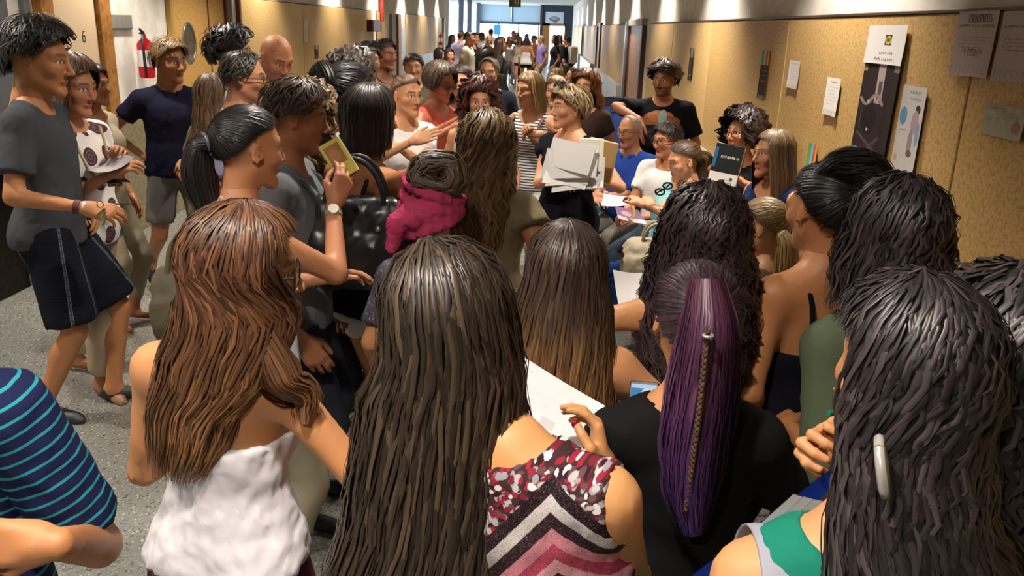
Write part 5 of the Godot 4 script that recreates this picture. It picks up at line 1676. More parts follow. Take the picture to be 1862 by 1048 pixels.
func ring_at(called: String, c: Vector3, axis: Vector3, r: float, w: float, m: Material) -> void:
	var s := Soup.new()
	var p := PackedVector3Array(); var rr := PackedFloat32Array()
	var t := look(c, axis, Vector3(0.2, 0.3, 1))
	for q in 21:
		var a := TAU * q / 20.0
		p.push_back(t * Vector3(cos(a) * r, sin(a) * r, 0)); rr.push_back(w * 0.5)
	s.tube(p, rr, 8, Color.WHITE, 1.0, axis)
	put(called, s.done(m), body)
func sleeve_of(called: String, tex: String, uvs: float, length: float) -> void:   # sleeves of their own, so that their stripes run round the arm
	for n in ["r", "l"]:
		var a: Vector3 = joints["sh" + n]; var b: Vector3 = a.lerp(joints["el" + n], length)
		var v := Vox.new().even((a.min(b) - Vector3.ONE * 0.11), (a.max(b) + Vector3.ONE * 0.11), 0.009)
		var k: float = joints.k
		v.cone(a + (a - b).normalized() * 0.03, b, 0.073 * k, 0.066 * k, 0.01, true)
		var m := v.mesh()
		relax(m[0], m[1])
		var V: PackedVector3Array = m[0]
		var N := normals_of(V, m[1])
		for i in V.size(): V[i] += N[i] * 0.005 * (folds.get_noise_3d(V[i].x * 22.0, V[i].y * 22.0, V[i].z * 22.0))
		var s := Soup.new()
		s.add(V, normals_of(V, m[1]), m[1], Color.WHITE)
		for p in V: s.U.push_back(Vector2(0.5, (p - a).dot((b - a).normalized()) * uvs))
		put(called, s.done(cloth_tex(tex)), body)
func nail(_at: Vector3, _q: int) -> void:   # red varnish on the thumb of the hand with the letter
	var t: Transform3D = look(joints.wrr + (spec.frame.basis.inverse() * spec.armr.wdir).normalized() * 0.012, spec.frame.basis.inverse() * spec.armr.wdir, spec.frame.basis.inverse() * spec.armr.wback)
	t.basis = t.basis.scaled_local(Vector3.ONE * joints.k * 0.98)
	var tip := t * Vector3(0.062 - 0.045 * 0.75 + 0.001, -0.02 - 0.03 * 0.75, 0.1)
	var s := Soup.new()
	var v := Vox.new().even(tip - Vector3.ONE * 0.02, tip + Vector3.ONE * 0.02, 0.0018)
	v.ball(tip, Vector3(0.0088, 0.0088, 0.0095), 0.001, t.basis.orthonormalized())
	var m := v.mesh()
	s.add(m[0], normals_of(m[0], m[1]), m[1], lin("7a1026"))
	put("thumb_nail", s.done(vmat(0.15, 0.6)), body)

func left_side() -> void:
	person("tall youth in profile with black hair, charcoal t-shirt and plaid shorts", {x=-2.23, z=3.7, h=1.83, hs=1.2, fem=false, yaw=100.0, skin="b47a50", fine=2, head=[-4, 8, 0], limb=0.92, w=0.92, armr={world=Vector3(-1.946, 1.084, -3.45), hand="hold", elbow=Vector3(-0.3, -0.5, -1)}, arml={world=Vector3(-2.196, 1.006, -3.85), hand="hold"},
		legr={at=Vector3(-0.1, 0.08, -0.12)}, legl={at=Vector3(0.1, 0.08, 0.14)},
		wear=[top("t_shirt", "43464b", 0.7, {hem=-0.1, flap=0.02, cell=0.012}), legs("plaid_shorts", null, 0.92, {tex="plaid", uv="round", uvs=2.2, flare=0.045, loose=0.014}), shoes("2a2a2c")],
		hair=H("short", ["1c1819", "282324", "131112"], {t=0.028, tuft=0.055, lift=0.014, n=800, sw=0.0038, crown=1.3})})
	ring("wristband", "r", 0.02, 0.031, 0.012, mat("5d2a30", 0.7)); ring("white_bracelet", "r", -0.012, 0.03, 0.008, mat("cfc6c8", 0.5)); ring("dark_bracelet", "l", 0.02, 0.03, 0.012, mat("2a2024", 0.6))
	person("woman in a white blouse with big dark dots and cream trousers", {x=-2.261, z=4, h=1.688, hs=1.12, yaw=72.0, skin="b97f5c", fine=2, w=1.08, head=[6, 10, 0], armr={world=Vector3(-2.019, 1.155, -3.85), hand="hold"}, arml={world=Vector3(-2.075, 1.19, -4.05), hand="hold"},
		legr={at=Vector3(-0.1, 0.07, 0.1)}, legl={at=Vector3(0.09, 0.07, -0.28)},
		wear=[top("dotted_blouse", null, 0.9, {tex="dots", uv="round", uvs=1.9, hem=-0.12, drape=0.8, flap=0.03}), legs("trousers", "b3a48c", 1.85, {flare=0.022}), shoes("8a6448")],
		hair=H("bob", ["5a4030", "6b4e38", "4a3426", "7a5a3e"], {t=0.026, drop=0.17, wave=[0.006, 30.0]})})
	necklace("c9b79a")
	person("dark-haired woman half hidden behind the dotted blouse", {x=-2.57, z=4.9, h=1.621, fine=0, hcell=0.008, yaw=80.0, w=0.85, shift=Vector3(0, 0, -0.06), skin=DEEP, wear=[top("t_shirt", "9a8f78", 0.6), legs("trousers", "8d836e", 1.8)], hair=H("bob", ["2a1f1a", "352822"], {drop=0.06})})
	person("young man in a navy polo shirt and grey shorts with hands on his hips", {x=-2.468, z=5.6, h=1.738, hs=1.12, fem=false, yaw=38.0, skin="a56c48", fine=2, head=[22, 4, 0], limb=0.9, armr={world=Vector3(-2.639, 0.976, -5.5), elbow=Vector3(-1, 0, -0.5), dir=Vector3(0.9, -0.1, 0.3), hand="flat"}, arml={world=Vector3(-2.284, 0.985, -5.45), elbow=Vector3(1, 0.1, -0.8), hand="cup"},
		legl={at=Vector3(0.1, 0.08, 0.05)}, legr={at=Vector3(-0.14, 0.2, -0.34), toe=Vector3(-0.15, -0.9, 0.25), knee=Vector3(-0.1, 0.2, 1)},
		wear=[top("polo_shirt", "161c2c", 0.55, {collar=true, hem=-0.08, flap=0.016, cell=0.013}), legs("shorts", "6c6a66", 0.8, {flare=0.03}), shoes("1a1a1c")],
		hair=H("short", ["7a6244", "8f7550", "5f4a34"], {t=0.02, lift=0.012, tuft=0.05, crown=1.3})})
	person("man with fluffy black hair in a black t-shirt by the wooden door", {x=-1.824, z=5, h=1.849, fem=false, fine=0, hcell=0.008, yaw=110.0, skin=DEEP, wear=[top("t_shirt", "15161a", 0.7), legs("jeans", "23262e"), shoes("222222")], hair=H("fluffy", ["1a1617", "252021"])})
	person("balding man looking down in a pale grey shirt with a dark strap", {x=-1.528, z=4.8, h=1.864, fem=false, yaw=42.0, skin="b97a58", fine=2, beard=0.25, head=[10, 30, 0], wear=[top("shirt", "a9b2ba", 0.7, {collar=true}), legs("jeans", "2e3440"), shoes("222222")],
		hair=H("short", ["8a6a52", "7a5c46"], {t=0.0, n=160, sw=0.002, tuft=0.012, lift=0.001, line=[[0, 20], [40, 30], [65, 70], [78, 94], [92, 88], [108, 104], [130, 120], [180, 126]]})})
	ring("watch_strap", "l", 0.03, 0.03, 0.01, mat("222222"))
	person("grey-haired man with glasses and a lavender shirt in profile", {x=-1.494, z=4.2, h=1.756, fem=false, yaw=98.0, skin="b57c5a", fine=1, head=[4, 6, 0], wear=[top("shirt", "8f8aa6", 0.8, {collar=true}), legs("trousers", "3a3c44"), shoes("222222")],
		hair=H("short", ["2d2825", "3d3733", "55504b"], {line=[[0, 34], [40, 40], [65, 70], [78, 100], [92, 90], [108, 104], [130, 124], [180, 128]]})})
	glasses("glasses", "4a3a30")
	person("woman with long light brown curls behind the grey-haired man", {x=-1.835, z=4.7, h=1.604, fine=0, hcell=0.008, yaw=140.0, skin=TAN, wear=[top("top", "6a5a48", 0.5), legs("jeans", "2e3440")], hair=H("long", ["6a4e34", "7f6142", "54402c"], {wave=[0.008, 40.0]})})
	# black ponytail
	person("woman with a sleek black ponytail holding up a yellow booklet", {x=-0.87, z=2.42, h=1.664, yaw=126.0, skin="b97e5a", fine=2, cell=0.014, head=[4, 6, 0], armr={world=Vector3(-0.656, 1.31, -2.62), wdir=Vector3(0.28, 0.75, -0.3), wback=Vector3(0.4, -0.3, 0.8), elbow=Vector3(-0.4, -0.6, 0.1), hand="hold"}, arml={at=Vector3(0.12, 1.05, 0.28)},
		wear=[top("sleeveless_blouse", "b9bec4", 0.0, {armhole=0.08}), legs("trousers", "9a937c", 1.9)],
		hair=H("sleek", ["171416", "211d1f", "100e10"], {n=800, sw=0.0036, t=0.012})})
	watch("r", "a8a294", "d8d4c8")
	var hp: Vector3 = joints.head.origin
	tail(body, [hp + Vector3(0.01, 0.02, -0.1), hp + Vector3(0.02, 0.015, -0.14), hp + Vector3(0.02, -0.06, -0.15), hp + Vector3(0.02, -0.15, -0.13), hp + Vector3(0.02, -0.23, -0.12)], [0.02, 0.038, 0.046, 0.04, 0.012], ["171416", "211d1f", "100e10"], 420, 0.003, 0.004)
	ring_at("beaded_hair_tie", hp + Vector3(0.015, 0.018, -0.122), Vector3(0.1, 0.2, 1), 0.024, 0.014, mat("6a6a72", 0.3, 0.6))
	person("man with short brown hair in a grey t-shirt with a black strap", {x=-0.871, z=2.9, h=1.713, fem=false, yaw=96.0, skin="a06a4c", fine=1, head=[8, 10, 0], wear=[top("t_shirt", "6a6e72", 0.7, {cell=0.014}), legs("jeans", "2b303a"), shoes("222222")],
		hair=H("short", ["3a2a20", "4a382a", "2c201a"], {t=0.02, tuft=0.05, lift=0.01, n=700})})
	strap("backpack_strap", "1a1b1e", 0.11, 0.016)
	person("woman with loose sandy curls beside the man in grey", {x=-0.931, z=3.35, h=1.633, fine=0, hcell=0.008, yaw=110.0, skin=TAN, wear=[top("top", "4a4a44", 0.4), legs("jeans", "2e3440")], hair=H("curly", ["6e5842", "8a7256", "55432f"], {drop=0.3})})
	person("woman with pinned-up black hair in a pale mint t-shirt", {x=-0.852, z=3.7, h=1.729, yaw=132.0, skin="ad744e", fine=1, wear=[top("t_shirt", "a9bcb8", 0.6, {hem=-0.02}), legs("jeans", "3c4452"), shoes("333333")],
		hair=H("sleek", ["1a1718", "262223", "121011"], {n=700, t=0.022, lift=0.01, wave=[0.006, 40.0]})})
	strap("bag_strap", "1c1c20", 0.1, 0.008)
	var hm: Vector3 = joints.head.origin
	tail(body, [hm + Vector3(0.0, 0.02, -0.1), hm + Vector3(0.05, 0.06, -0.14), hm + Vector3(0.0, 0.11, -0.12), hm + Vector3(-0.05, 0.06, -0.12), hm + Vector3(0, 0.03, -0.13)], [0.03, 0.04, 0.04, 0.03, 0.015], ["1a1718", "262223"], 160, 0.004, 0.006, 30.0, "hair_bun")
	person("woman with a dark bob and a black strappy top, back turned", {x=-0.655, z=3.15, h=1.686, yaw=143.0, skin="b0744c", fine=1, cell=0.014, head=[-14, 4, 0], armr={world=Vector3(-0.503, 1.209, -2.95), elbow=Vector3(-0.7, -0.6, -0.4)}, arml={at=Vector3(0.1, 1.0, 0.25)},
		wear=[top("strappy_top", "22222a", 0.0, {top=0.2, straps=[[0.09, 0.011]], armhole=0.03}), legs("shorts", "c8c6c0", 0.42, {flare=0.02}), shoes("4a3a30")],
		hair=H("bob", ["2a2020", "352a28", "211919"], {n=900, sw=0.003, drop=0.18})})
	person("woman with grey-brown curly hair behind the mint t-shirt", {x=-1.022, z=4.6, h=1.735, fine=0, hcell=0.008, yaw=120.0, skin=TAN, wear=[top("top", "d6d2cc", 0.5), legs("jeans", "2e3440")], hair=H("curly", ["4a4038", "5c5147", "3a322c"], {drop=0.04})})
	person("man with dark sunglasses pushed up on his head", {x=-1.285, z=6.3, h=1.76, fem=false, yaw=28.0, skin="a8704e", fine=1, beard=0.2, wear=[top("shirt", "6a5a4a", 0.7), legs("jeans", "2e3440"), shoes("222222")], hair=H("short", ["2a231f", "3a322c"])})
	glasses("sunglasses", "0f0f12", "101014", T(Vector3(0, 0.058, -0.008), -46), 1.2)
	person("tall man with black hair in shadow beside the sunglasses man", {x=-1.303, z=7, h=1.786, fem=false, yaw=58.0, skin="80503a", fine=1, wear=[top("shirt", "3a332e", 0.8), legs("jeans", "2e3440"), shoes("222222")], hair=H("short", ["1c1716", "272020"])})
	person("short woman with a messy bun and a grey knitted top", {x=-0.29, z=2.7, h=1.383, yaw=184.0, skin="c48c60", cell=0.014, w=1.02, shift=Vector3(0.06, 0, 0), wear=[top("knitted_top", null, 0.75, {tex="knit", uvs=3.0, hem=-0.1}), legs("trousers", "33343c")],
		hair=H("sleek", ["3a2c24", "4a392e"], {n=600})})
	var hb: Vector3 = joints.head.origin
	tail(body, [hb + Vector3(0.0, 0.1, -0.06), hb + Vector3(-0.08, 0.12, -0.08), hb + Vector3(-0.07, 0.18, -0.05), hb + Vector3(0.02, 0.18, -0.05), hb + Vector3(0.04, 0.13, -0.09), hb + Vector3(-0.06, 0.12, -0.1)], [0.03, 0.042, 0.044, 0.042, 0.036, 0.01], ["3f3028", "54422f", "33261f", "6a543c"], 420, 0.0034, 0.012, 44.0, "messy_bun")
	var vx := Vox.new().even(hb - Vector3.ONE * 0.2, hb + Vector3.ONE * 0.2, 0.0065)      # pink headscarf wound in turns
	for q in 5:
		var last := Vector3()
		for i in 21:
			var an := TAU * i / 20.0
			var c := hb + Vector3(sin(an) * (0.092 + 0.008 * sin(an * 3.0 + q)), 0.095 - q * 0.026 + 0.03 * sin(an + q * 0.7), -0.012 + cos(an) * 0.108 - 0.005 * q)
			if i: vx.cone(last, c, 0.016 + 0.006 * sin(an * 2.0 + q), 0.016 + 0.006 * sin(an * 2.0 + q), 0.008)
			last = c
	for e in [[Vector3(0.05, 0.05, -0.11), Vector3(0.1, 0.0, -0.12), 0.03, 0.035], [Vector3(0.1, 0.0, -0.12), Vector3(0.12, -0.08, -0.12), 0.035, 0.02], [Vector3(-0.02, 0.05, -0.12), Vector3(0.05, 0.02, -0.14), 0.02, 0.03]]: vx.cone(hb + e[0], hb + e[1], e[2], e[3], 0.012)
	var vm := vx.mesh()
	var VV: PackedVector3Array = vm[0]
	var VN := normals_of(VV, vm[1])
	for i in VV.size(): VV[i] += VN[i] * 0.006 * folds.get_noise_3d(VV[i].x * 30.0, VV[i].y * 80.0, VV[i].z * 30.0)
	var sc := Soup.new()
	sc.add(VV, normals_of(VV, vm[1]), vm[1], Color.WHITE)
	put("headscarf", sc.done(mat("a4365a", 0.85, 0.25)), body)

func necklace(c) -> void:
	var to: Transform3D = joints.torso
	var p := PackedVector3Array(); var r := PackedFloat32Array()
	for q in 25:
		var a := PI * (q / 24.0)
		p.push_back(to * (Vector3(0.085 * cos(a), 0.45 - 0.26 * sin(a), 0.085 + 0.085 * sin(a)) * joints.k)); r.push_back(0.007)
	var s := Soup.new(); s.tube(p, r, 6, Color.WHITE)
	put("long_necklace", s.done(mat(c, 0.6)), body)
func strap(called: String, c, x: float, w: float, side := 1.0) -> void:
	var to: Transform3D = joints.torso
	for sd in ([1, -1] if side > 0 else [-1]):
		var p := PackedVector3Array(); var r := PackedFloat32Array()
		for q in 17:
			var a := PI * q / 16.0
			p.push_back(to * (Vector3(sd * x, 0.2 + 0.25 * pow(sin(a), 0.5), -0.02 + 0.135 * cos(a)) * joints.k)); r.push_back(w)
		var s := Soup.new(); s.tube(p, r, 8, Color.WHITE, 0.3, to.basis.z)
		put(called, s.done(mat(c, 0.6)), body)

func middle() -> void:
	person("young woman in a bright white t-shirt with crossed arms", {x=-0.794, z=4.95, h=1.62, yaw=32.0, skin="c88f6a", fine=2, head=[14, 2, 0], w=0.95, arml={world=Vector3(-0.8, 1.221, -4.68), elbow=Vector3(1, -0.7, -0.2), dir=Vector3(-1, 0.1, 0.2), hand="flat"}, armr={world=Vector3(-0.707, 1.259, -4.6), elbow=Vector3(-1, -0.7, -0.2), wdir=Vector3(0.85, 0.3, -0.2), wback=Vector3(-0.1, 0.3, 1), hand="flat"},
		wear=[top("t_shirt", "efeeec", 0.5, {hem=0.0, cell=0.012}), legs("jeans", "1c2130"), shoes("cccccc")],
		hair=H("sleek", ["6a4a32", "7d5a3e", "58402c"], {n=600})})
	var hw: Vector3 = joints.head.origin
	tail(body, [hw + Vector3(0, -0.03, -0.09), hw + Vector3(0, -0.06, -0.13), hw + Vector3(-0.01, -0.1, -0.13), hw + Vector3(0, -0.12, -0.1)], [0.02, 0.04, 0.04, 0.015], ["5a4030", "6a4a32"], 120, 0.004, 0.004, 30.0, "low_bun")
	person("woman with short brown hair, dark glasses and a coral tank top", {x=-0.702, z=5.7, h=1.656, yaw=58.0, skin="a9694a", fine=2, head=[-4, 12, 0], w=1.1, arml={world=Vector3(-0.517, 1.307, -5.45), hand="cup"}, armr={world=Vector3(-0.568, 1.251, -5.4), hand="cup"},
		wear=[top("coral_tank_top", "bf5a4a", 0.0, {armhole=0.085}), legs("skirt_trousers", "4a3a6a", 1.8, {flare=0.03})],
		hair=H("bob", ["4c3c30", "5e4c3c", "3b2e26"], {t=0.03, drop=0.07, wave=[0.008, 45.0]})})
	glasses("glasses", "2a1c20", "2a2024")
	person("young woman with straight dark hair facing the camera", {x=-0.593, z=6.2, h=1.632, yaw=2.0, skin="c68f6e", fine=2, brow="1a1210", head=[0, 4, 0], wear=[top("top", "3a3234", 0.5), legs("jeans", "2a2e3a")], hair=H("long", ["2a201c", "362a24", "211916"], {drop=0.24, open=50})})
	person("woman with a curly auburn bob in a sage sleeveless top", {x=-0.377, z=5.2, h=1.579, yaw=2.0, skin="c58a68", fine=2, head=[4, 6, 0], w=1.04, wear=[top("sleeveless_top", "aeb092", 0.0, {armhole=0.08}), legs("trousers", "4a4a44")], hair=H("curly", ["4a241c", "5a2e22", "3c1c18"], {drop=0.17, open=48, t=0.024})})
	person("older balding man with a dark jacket over a white collar", {x=-0.464, z=7.4, h=1.648, fem=false, yaw=0.0, skin="ad785a", fine=1, head=[-6, 6, 0], wear=[top("jacket", "1f2430", 1.9, {neck=[0.1, 0.0, 0.04, 1.3]}), top("white_shirt", "d8d4cc", 0.3, {collar=true, loose=0.006}), legs("trousers", "23252c"), shoes("222222")],
		hair=H("short", ["6a625a", "7a726a"], {line=[[0, 24], [40, 34], [65, 74], [78, 98], [92, 90], [108, 104], [130, 120], [180, 126]], t=0.008})})
	person("dark-haired man looking over the shoulders by the left doors", {x=-1.16, z=7.7, h=1.646, fem=false, yaw=6.0, skin="c08a6a", fine=1, wear=[top("shirt", "6a6658", 0.7), legs("jeans", "2e3440"), shoes("222222")], hair=H("short", ["2c2622", "3b342e"])})
	# long waves, khaki dress
	person("woman with long wavy brown hair in a belted khaki dress, back turned", {x=-0.195, z=3.1, h=1.592, yaw=174.0, skin="b47a52", fine=1, cell=0.014, head=[16, 4, 0], w=0.98, arml={at=Vector3(0.22, 0.92, 0.12)}, armr={at=Vector3(-0.24, 0.86, 0.04)},
		wear=[top("khaki_dress", "7a6c54", 0.32, {hem=-0.42, flap=0.03, flare=[[-0.09, 0.185, 0.13], [-0.45, 0.21, 0.16]], drape=0.2, cell=0.014}), shoes("6a5038")],
		hair=H("wavy", ["5a4430", "6c5439", "463424", "7d6444"], {tip=["4f3c29", "6a5238"], n=750, sw=0.0055, lump=0.02, drop=0.42, t=0.014, open=50, wave=[0.012, 46.0], step=0.014, turn=6.0,
			rings=[[0.0, 0.088, 0.11, -0.012, 0.0], [0.1, 0.095, 0.108, -0.03, 0.0], [0.22, 0.115, 0.1, -0.05, 0.02], [0.5, 0.09, 0.07, -0.08, 0.045]]})})
	belt("3f2e22")
	person("blonde woman in a grey striped tank top and white trousers", {x=-0.068, z=5.9, h=1.615, yaw=-32.0, skin="b98560", fine=2, head=[-16, 8, 0], armr={world=Vector3(-0.078, 1.203, -5.65), hand="cup"}, arml={world=Vector3(0.007, 1.205, -5.6), elbow=Vector3(1, -0.5, -0.3), dir=Vector3(-0.9, 0, 0.2), hand="cup"},
		wear=[top("striped_tank_top", null, 0.0, {tex="grey_stripes", uvs=6.5, armhole=0.085, neck=[0.09, -0.01, 0.03]}), legs("trousers", "c6c4c2", 1.85), shoes("8a7a68")],
		hair=H("long", ["8f7450", "a88a60", "77603f"], {drop=0.2})})
	strap("bag_strap", "5a4632", 0.12, 0.012)
	# the speaker
	person("speaker in a black top with sunglasses on her short blonde hair", {x=0.167, z=4.8, h=1.593, yaw=-38.0, skin="c98f6c", fine=2, cell=0.014, head=[-28, 2, 0], w=1.1, armr={world=Vector3(0.113, 1.124, -4.55), elbow=Vector3(-1, -0.6, -0.3), dir=Vector3(0.8, -0.2, 0.4), hand="hold"}, arml={world=Vector3(0.23, 1.128, -4.5), elbow=Vector3(1, -0.8, -0.2), dir=Vector3(-0.9, 0.3, 0.2), hand="hold"},
		wear=[top("black_top", "141416", 0.32, {hem=-0.16, neck=[0.095, -0.01, 0.02]}), legs("trousers", "131315", 1.9, {flare=0.02}), shoes("222222")],
		hair=H("short", ["8a744e", "a58d60", "6a573a", "574632"], {t=0.024, tuft=0.07, lift=0.012, n=800, line=[[0, 50], [40, 56], [65, 76], [90, 92], [108, 112], [130, 132], [180, 134]]})})
	glasses("sunglasses", "15110f", "16120f", T(Vector3(0, 0.064, -0.008), -46), 1.3)
	ear_stud()
	person("light-haired woman peering from behind the speaker", {x=0.108, z=6.7, h=1.537, yaw=-20.0, skin="c69070", wear=[top("top", "8a7a6a", 0.5), legs("jeans", "3a4252")], hair=H("bob", ["8f7048", "a5855a", "775c3c"])})
	person("red-haired woman behind the speaker's shoulder", {x=0.334, z=6.6, h=1.59, yaw=-24.0, skin="c08866", wear=[top("top", "3c2e2a", 0.5), legs("jeans", "3a4252")], hair=H("wavy", ["7a4426", "94552e", "5e341e"], {drop=0.2})})
func belt(c) -> void:
	var to: Transform3D = joints.torso
	var p := PackedVector3Array(); var r := PackedFloat32Array()
	for q in 29:
		var a := TAU * q / 28.0
		p.push_back(to * (Vector3(0.172 * sin(a), 0.075, -0.004 + 0.125 * cos(a)) * joints.k)); r.push_back(0.022)
	var s := Soup.new(); s.tube(p, r, 8, Color.WHITE, 0.25, Vector3(0, 0, 1))
	var b := put("belt", s.done(mat(c, 0.5)), body)
	for q in 9:
		var a := PI * (0.62 + 0.76 * q / 8.0)
		var d := Soup.new()
		var n := Vector3(sin(a), 0, cos(a))
		var c0: Vector3 = to * (Vector3(0.178 * sin(a), 0.075, -0.004 + 0.131 * cos(a)) * joints.k)
		d.tube(PackedVector3Array([c0, c0 + to.basis * n * 0.006]), PackedFloat32Array([0.017, 0.014]), 10, Color.WHITE)
		put("stud", d.done(mat("8a7a60", 0.35, 0.5, 0.5)), b)
func ear_stud() -> void:
	var c: Vector3 = joints.head * Vector3(0.086, -0.036, -0.008)
	var s := Soup.new(); s.tube(PackedVector3Array([c, c + joints.head.basis.x * 0.006]), PackedFloat32Array([0.007, 0.004]), 8, Color.WHITE)
	put("earring", s.done(mat("dcd8d0", 0.2, 0.6, 0.4)), body)

func right_side() -> void:
	person("elderly bald man with glasses and a royal blue shirt, seated", {x=0.672, z=6.3, h=1.62, seat=0.45, fem=false, yaw=-38.0, skin="b97d5c", fine=2, belly=0.05, head=[-6, 6, 0], arml={at=Vector3(0.0, 0.72, 0.34), dir=Vector3(-0.9, 0, 0.3)}, armr={at=Vector3(-0.06, 0.7, 0.36), dir=Vector3(0.8, 0, 0.4)},
		wear=[top("blue_shirt", "24418f", 0.9, {collar=true, hem=-0.08, flap=0.016}), legs("trousers", "77746a", 1.9, {loose=0.01}), shoes("3a2e26")],
		hair=H("short", ["b0aaa4", "9a948e"], {t=0.004, n=260, tuft=0.02, lift=0.003, line=[[0, 8], [40, 14], [60, 40], [78, 96], [92, 90], [108, 104], [130, 120], [180, 126]]})})
	glasses("glasses", "2a2420"); watch("l", "2a2a2c", "e0dccf")
	person("boy with dark hair and glasses in a white t-shirt, seated", {x=0.871, z=5.75, h=1.6, seat=0.47, fem=false, yaw=-40.0, skin="b87a58", fine=1, limb=0.9, head=[-14, 6, 0], arml={at=Vector3(0.06, 0.7, 0.34)}, armr={at=Vector3(-0.1, 0.7, 0.34)},
		wear=[top("t_shirt", "dcd9d6", 0.6), legs("jeans", "3a4454"), shoes("dddddd")], hair=H("short", ["1d1918", "2a2422"], {t=0.018, lift=0.008})})
	glasses("glasses", "101014")
	person("woman in an aqua t-shirt and blue jeans clasping her hands, seated", {x=0.788, z=5, h=1.58, seat=0.46, yaw=-66.0, skin="c98f6c", fine=2, cell=0.014, lean=[-12, 0, 0], head=[-8, 14, 0], armr={world=Vector3(0.598, 0.928, -4.75), dir=Vector3(-0.9, 0.25, 0.1), hand="cup"}, arml={world=Vector3(0.656, 0.918, -4.75), dir=Vector3(-0.8, 0.3, -0.1), hand="hold"},
		legl={at=Vector3(0.1, 0.08, 0.42)}, legr={at=Vector3(-0.06, 0.08, 0.5)},
		wear=[top("aqua_t_shirt", "7fb8bc", 0.55, {hem=-0.1}), legs("jeans", "1f3f72", 1.9, {loose=0.009}), shoes("8a8a8a")],
		hair=H("sleek", ["4a3626", "5c4632", "3b2b1f"], {n=600, t=0.014})})
	var ha: Vector3 = joints.head.origin
	tail(body, [ha + Vector3(0, 0.03, -0.1), ha + Vector3(0.01, 0.01, -0.14), ha + Vector3(0.02, -0.08, -0.17), ha + Vector3(0.02, -0.17, -0.15)], [0.03, 0.06, 0.07, 0.03], ["54402d", "6a5238", "43321f"], 260, 0.0036, 0.01, 50.0)
	person("bearded man in a black graphic t-shirt leaning with a hand on his hip", {x=0.955, z=6.8, h=1.664, fem=false, yaw=-14.0, skin="a86f4e", fine=2, brow="2a1c14", beard=0.6, head=[-16, 6, 0], w=1.08, armr={world=Vector3(0.748, 1.231, -6.5), elbow=Vector3(-1, 0.35, -0.3), dir=Vector3(0.2, -0.9, 0.3), hand="flat"}, arml={at=Vector3(0.24, 0.88, 0.12)},
		wear=[top("graphic_t_shirt", null, 0.75, {tex="graphic", uvs=1.55, uvo=Vector2(0.5, 0.88), flap=0.02, hem=-0.1, cell=0.013}), legs("trousers", "1c1e26"), shoes("222222")],
		hair=H("fluffy", ["3a2a1e", "4a3726", "2c2018"], {t=0.028})})
	person("woman with dark curly hair and glasses holding a black book", {x=1.161, z=4.9, h=1.456, yaw=-44.0, skin="b87a54", fine=2, head=[-10, -2, 0], arml={world=Vector3(1.065, 1.132, -4.66), hand="hold", elbow=Vector3(1, -0.6, -0.3)}, armr={world=Vector3(1.001, 1.129, -4.7), hand="hold"},
		wear=[top("tank_top", "1a1a1e", 0.0, {armhole=0.09, neck=[0.1, 0.0, 0.0]}), legs("trousers", "2a2c34")], hair=H("curly", ["2a1f1c", "362824", "201715"], {drop=0.12, t=0.034, open=50})})
	glasses("glasses", "5a3a3a")
	person("woman with straight dark blonde hair and a navy sleeveless top by the wall", {x=1.112, z=4, h=1.47, yaw=-62.0, skin="ad7450", fine=2, cell=0.014, head=[-10, 2, 0], arml={at=Vector3(0.2, 0.86, 0.06)}, armr={at=Vector3(-0.08, 0.9, 0.26)},
		wear=[top("navy_top", "1d2c52", 0.0, {armhole=0.08, neck=[0.1, -0.01, 0.02]}), legs("trousers", "1a1a1e")],
		hair=H("long", ["6a5238", "7f6544", "57432d"], {n=900, sw=0.004, drop=0.36, open=44, rings=[[0.0, 0.092, 0.106, -0.012, 0.0], [0.1, 0.1, 0.1, -0.02, 0.0], [0.25, 0.11, 0.09, -0.03, 0.0], [0.5, 0.1, 0.08, -0.04, 0.0]]})})
	person("seated blonde with low tied hair, only the back of her head showing", {x=0.93, z=3.3, h=1.56, seat=0.45, yaw=-150.0, skin="b98560", head=[30, 10, 0], wear=[top("top", "5a5444", 0.5), legs("jeans", "2a3040"), shoes("555555")],
		hair=H("sleek", ["7a6038", "8f7344", "66502e"], {n=700, t=0.014})})
	var hs: Vector3 = joints.head.origin
	tail(body, [hs + Vector3(0, 0.0, -0.1), hs + Vector3(0, -0.03, -0.14), hs + Vector3(0, -0.12, -0.15), hs + Vector3(0, -0.22, -0.14)], [0.02, 0.04, 0.045, 0.015], ["7a6038", "8f7344", "66502e"], 220, 0.0036, 0.004, 30.0)
	ring_at("hair_tie", hs + Vector3(0, -0.01, -0.115), Vector3(0, 0.3, 1), 0.022, 0.01, mat("c9b98a", 0.5))

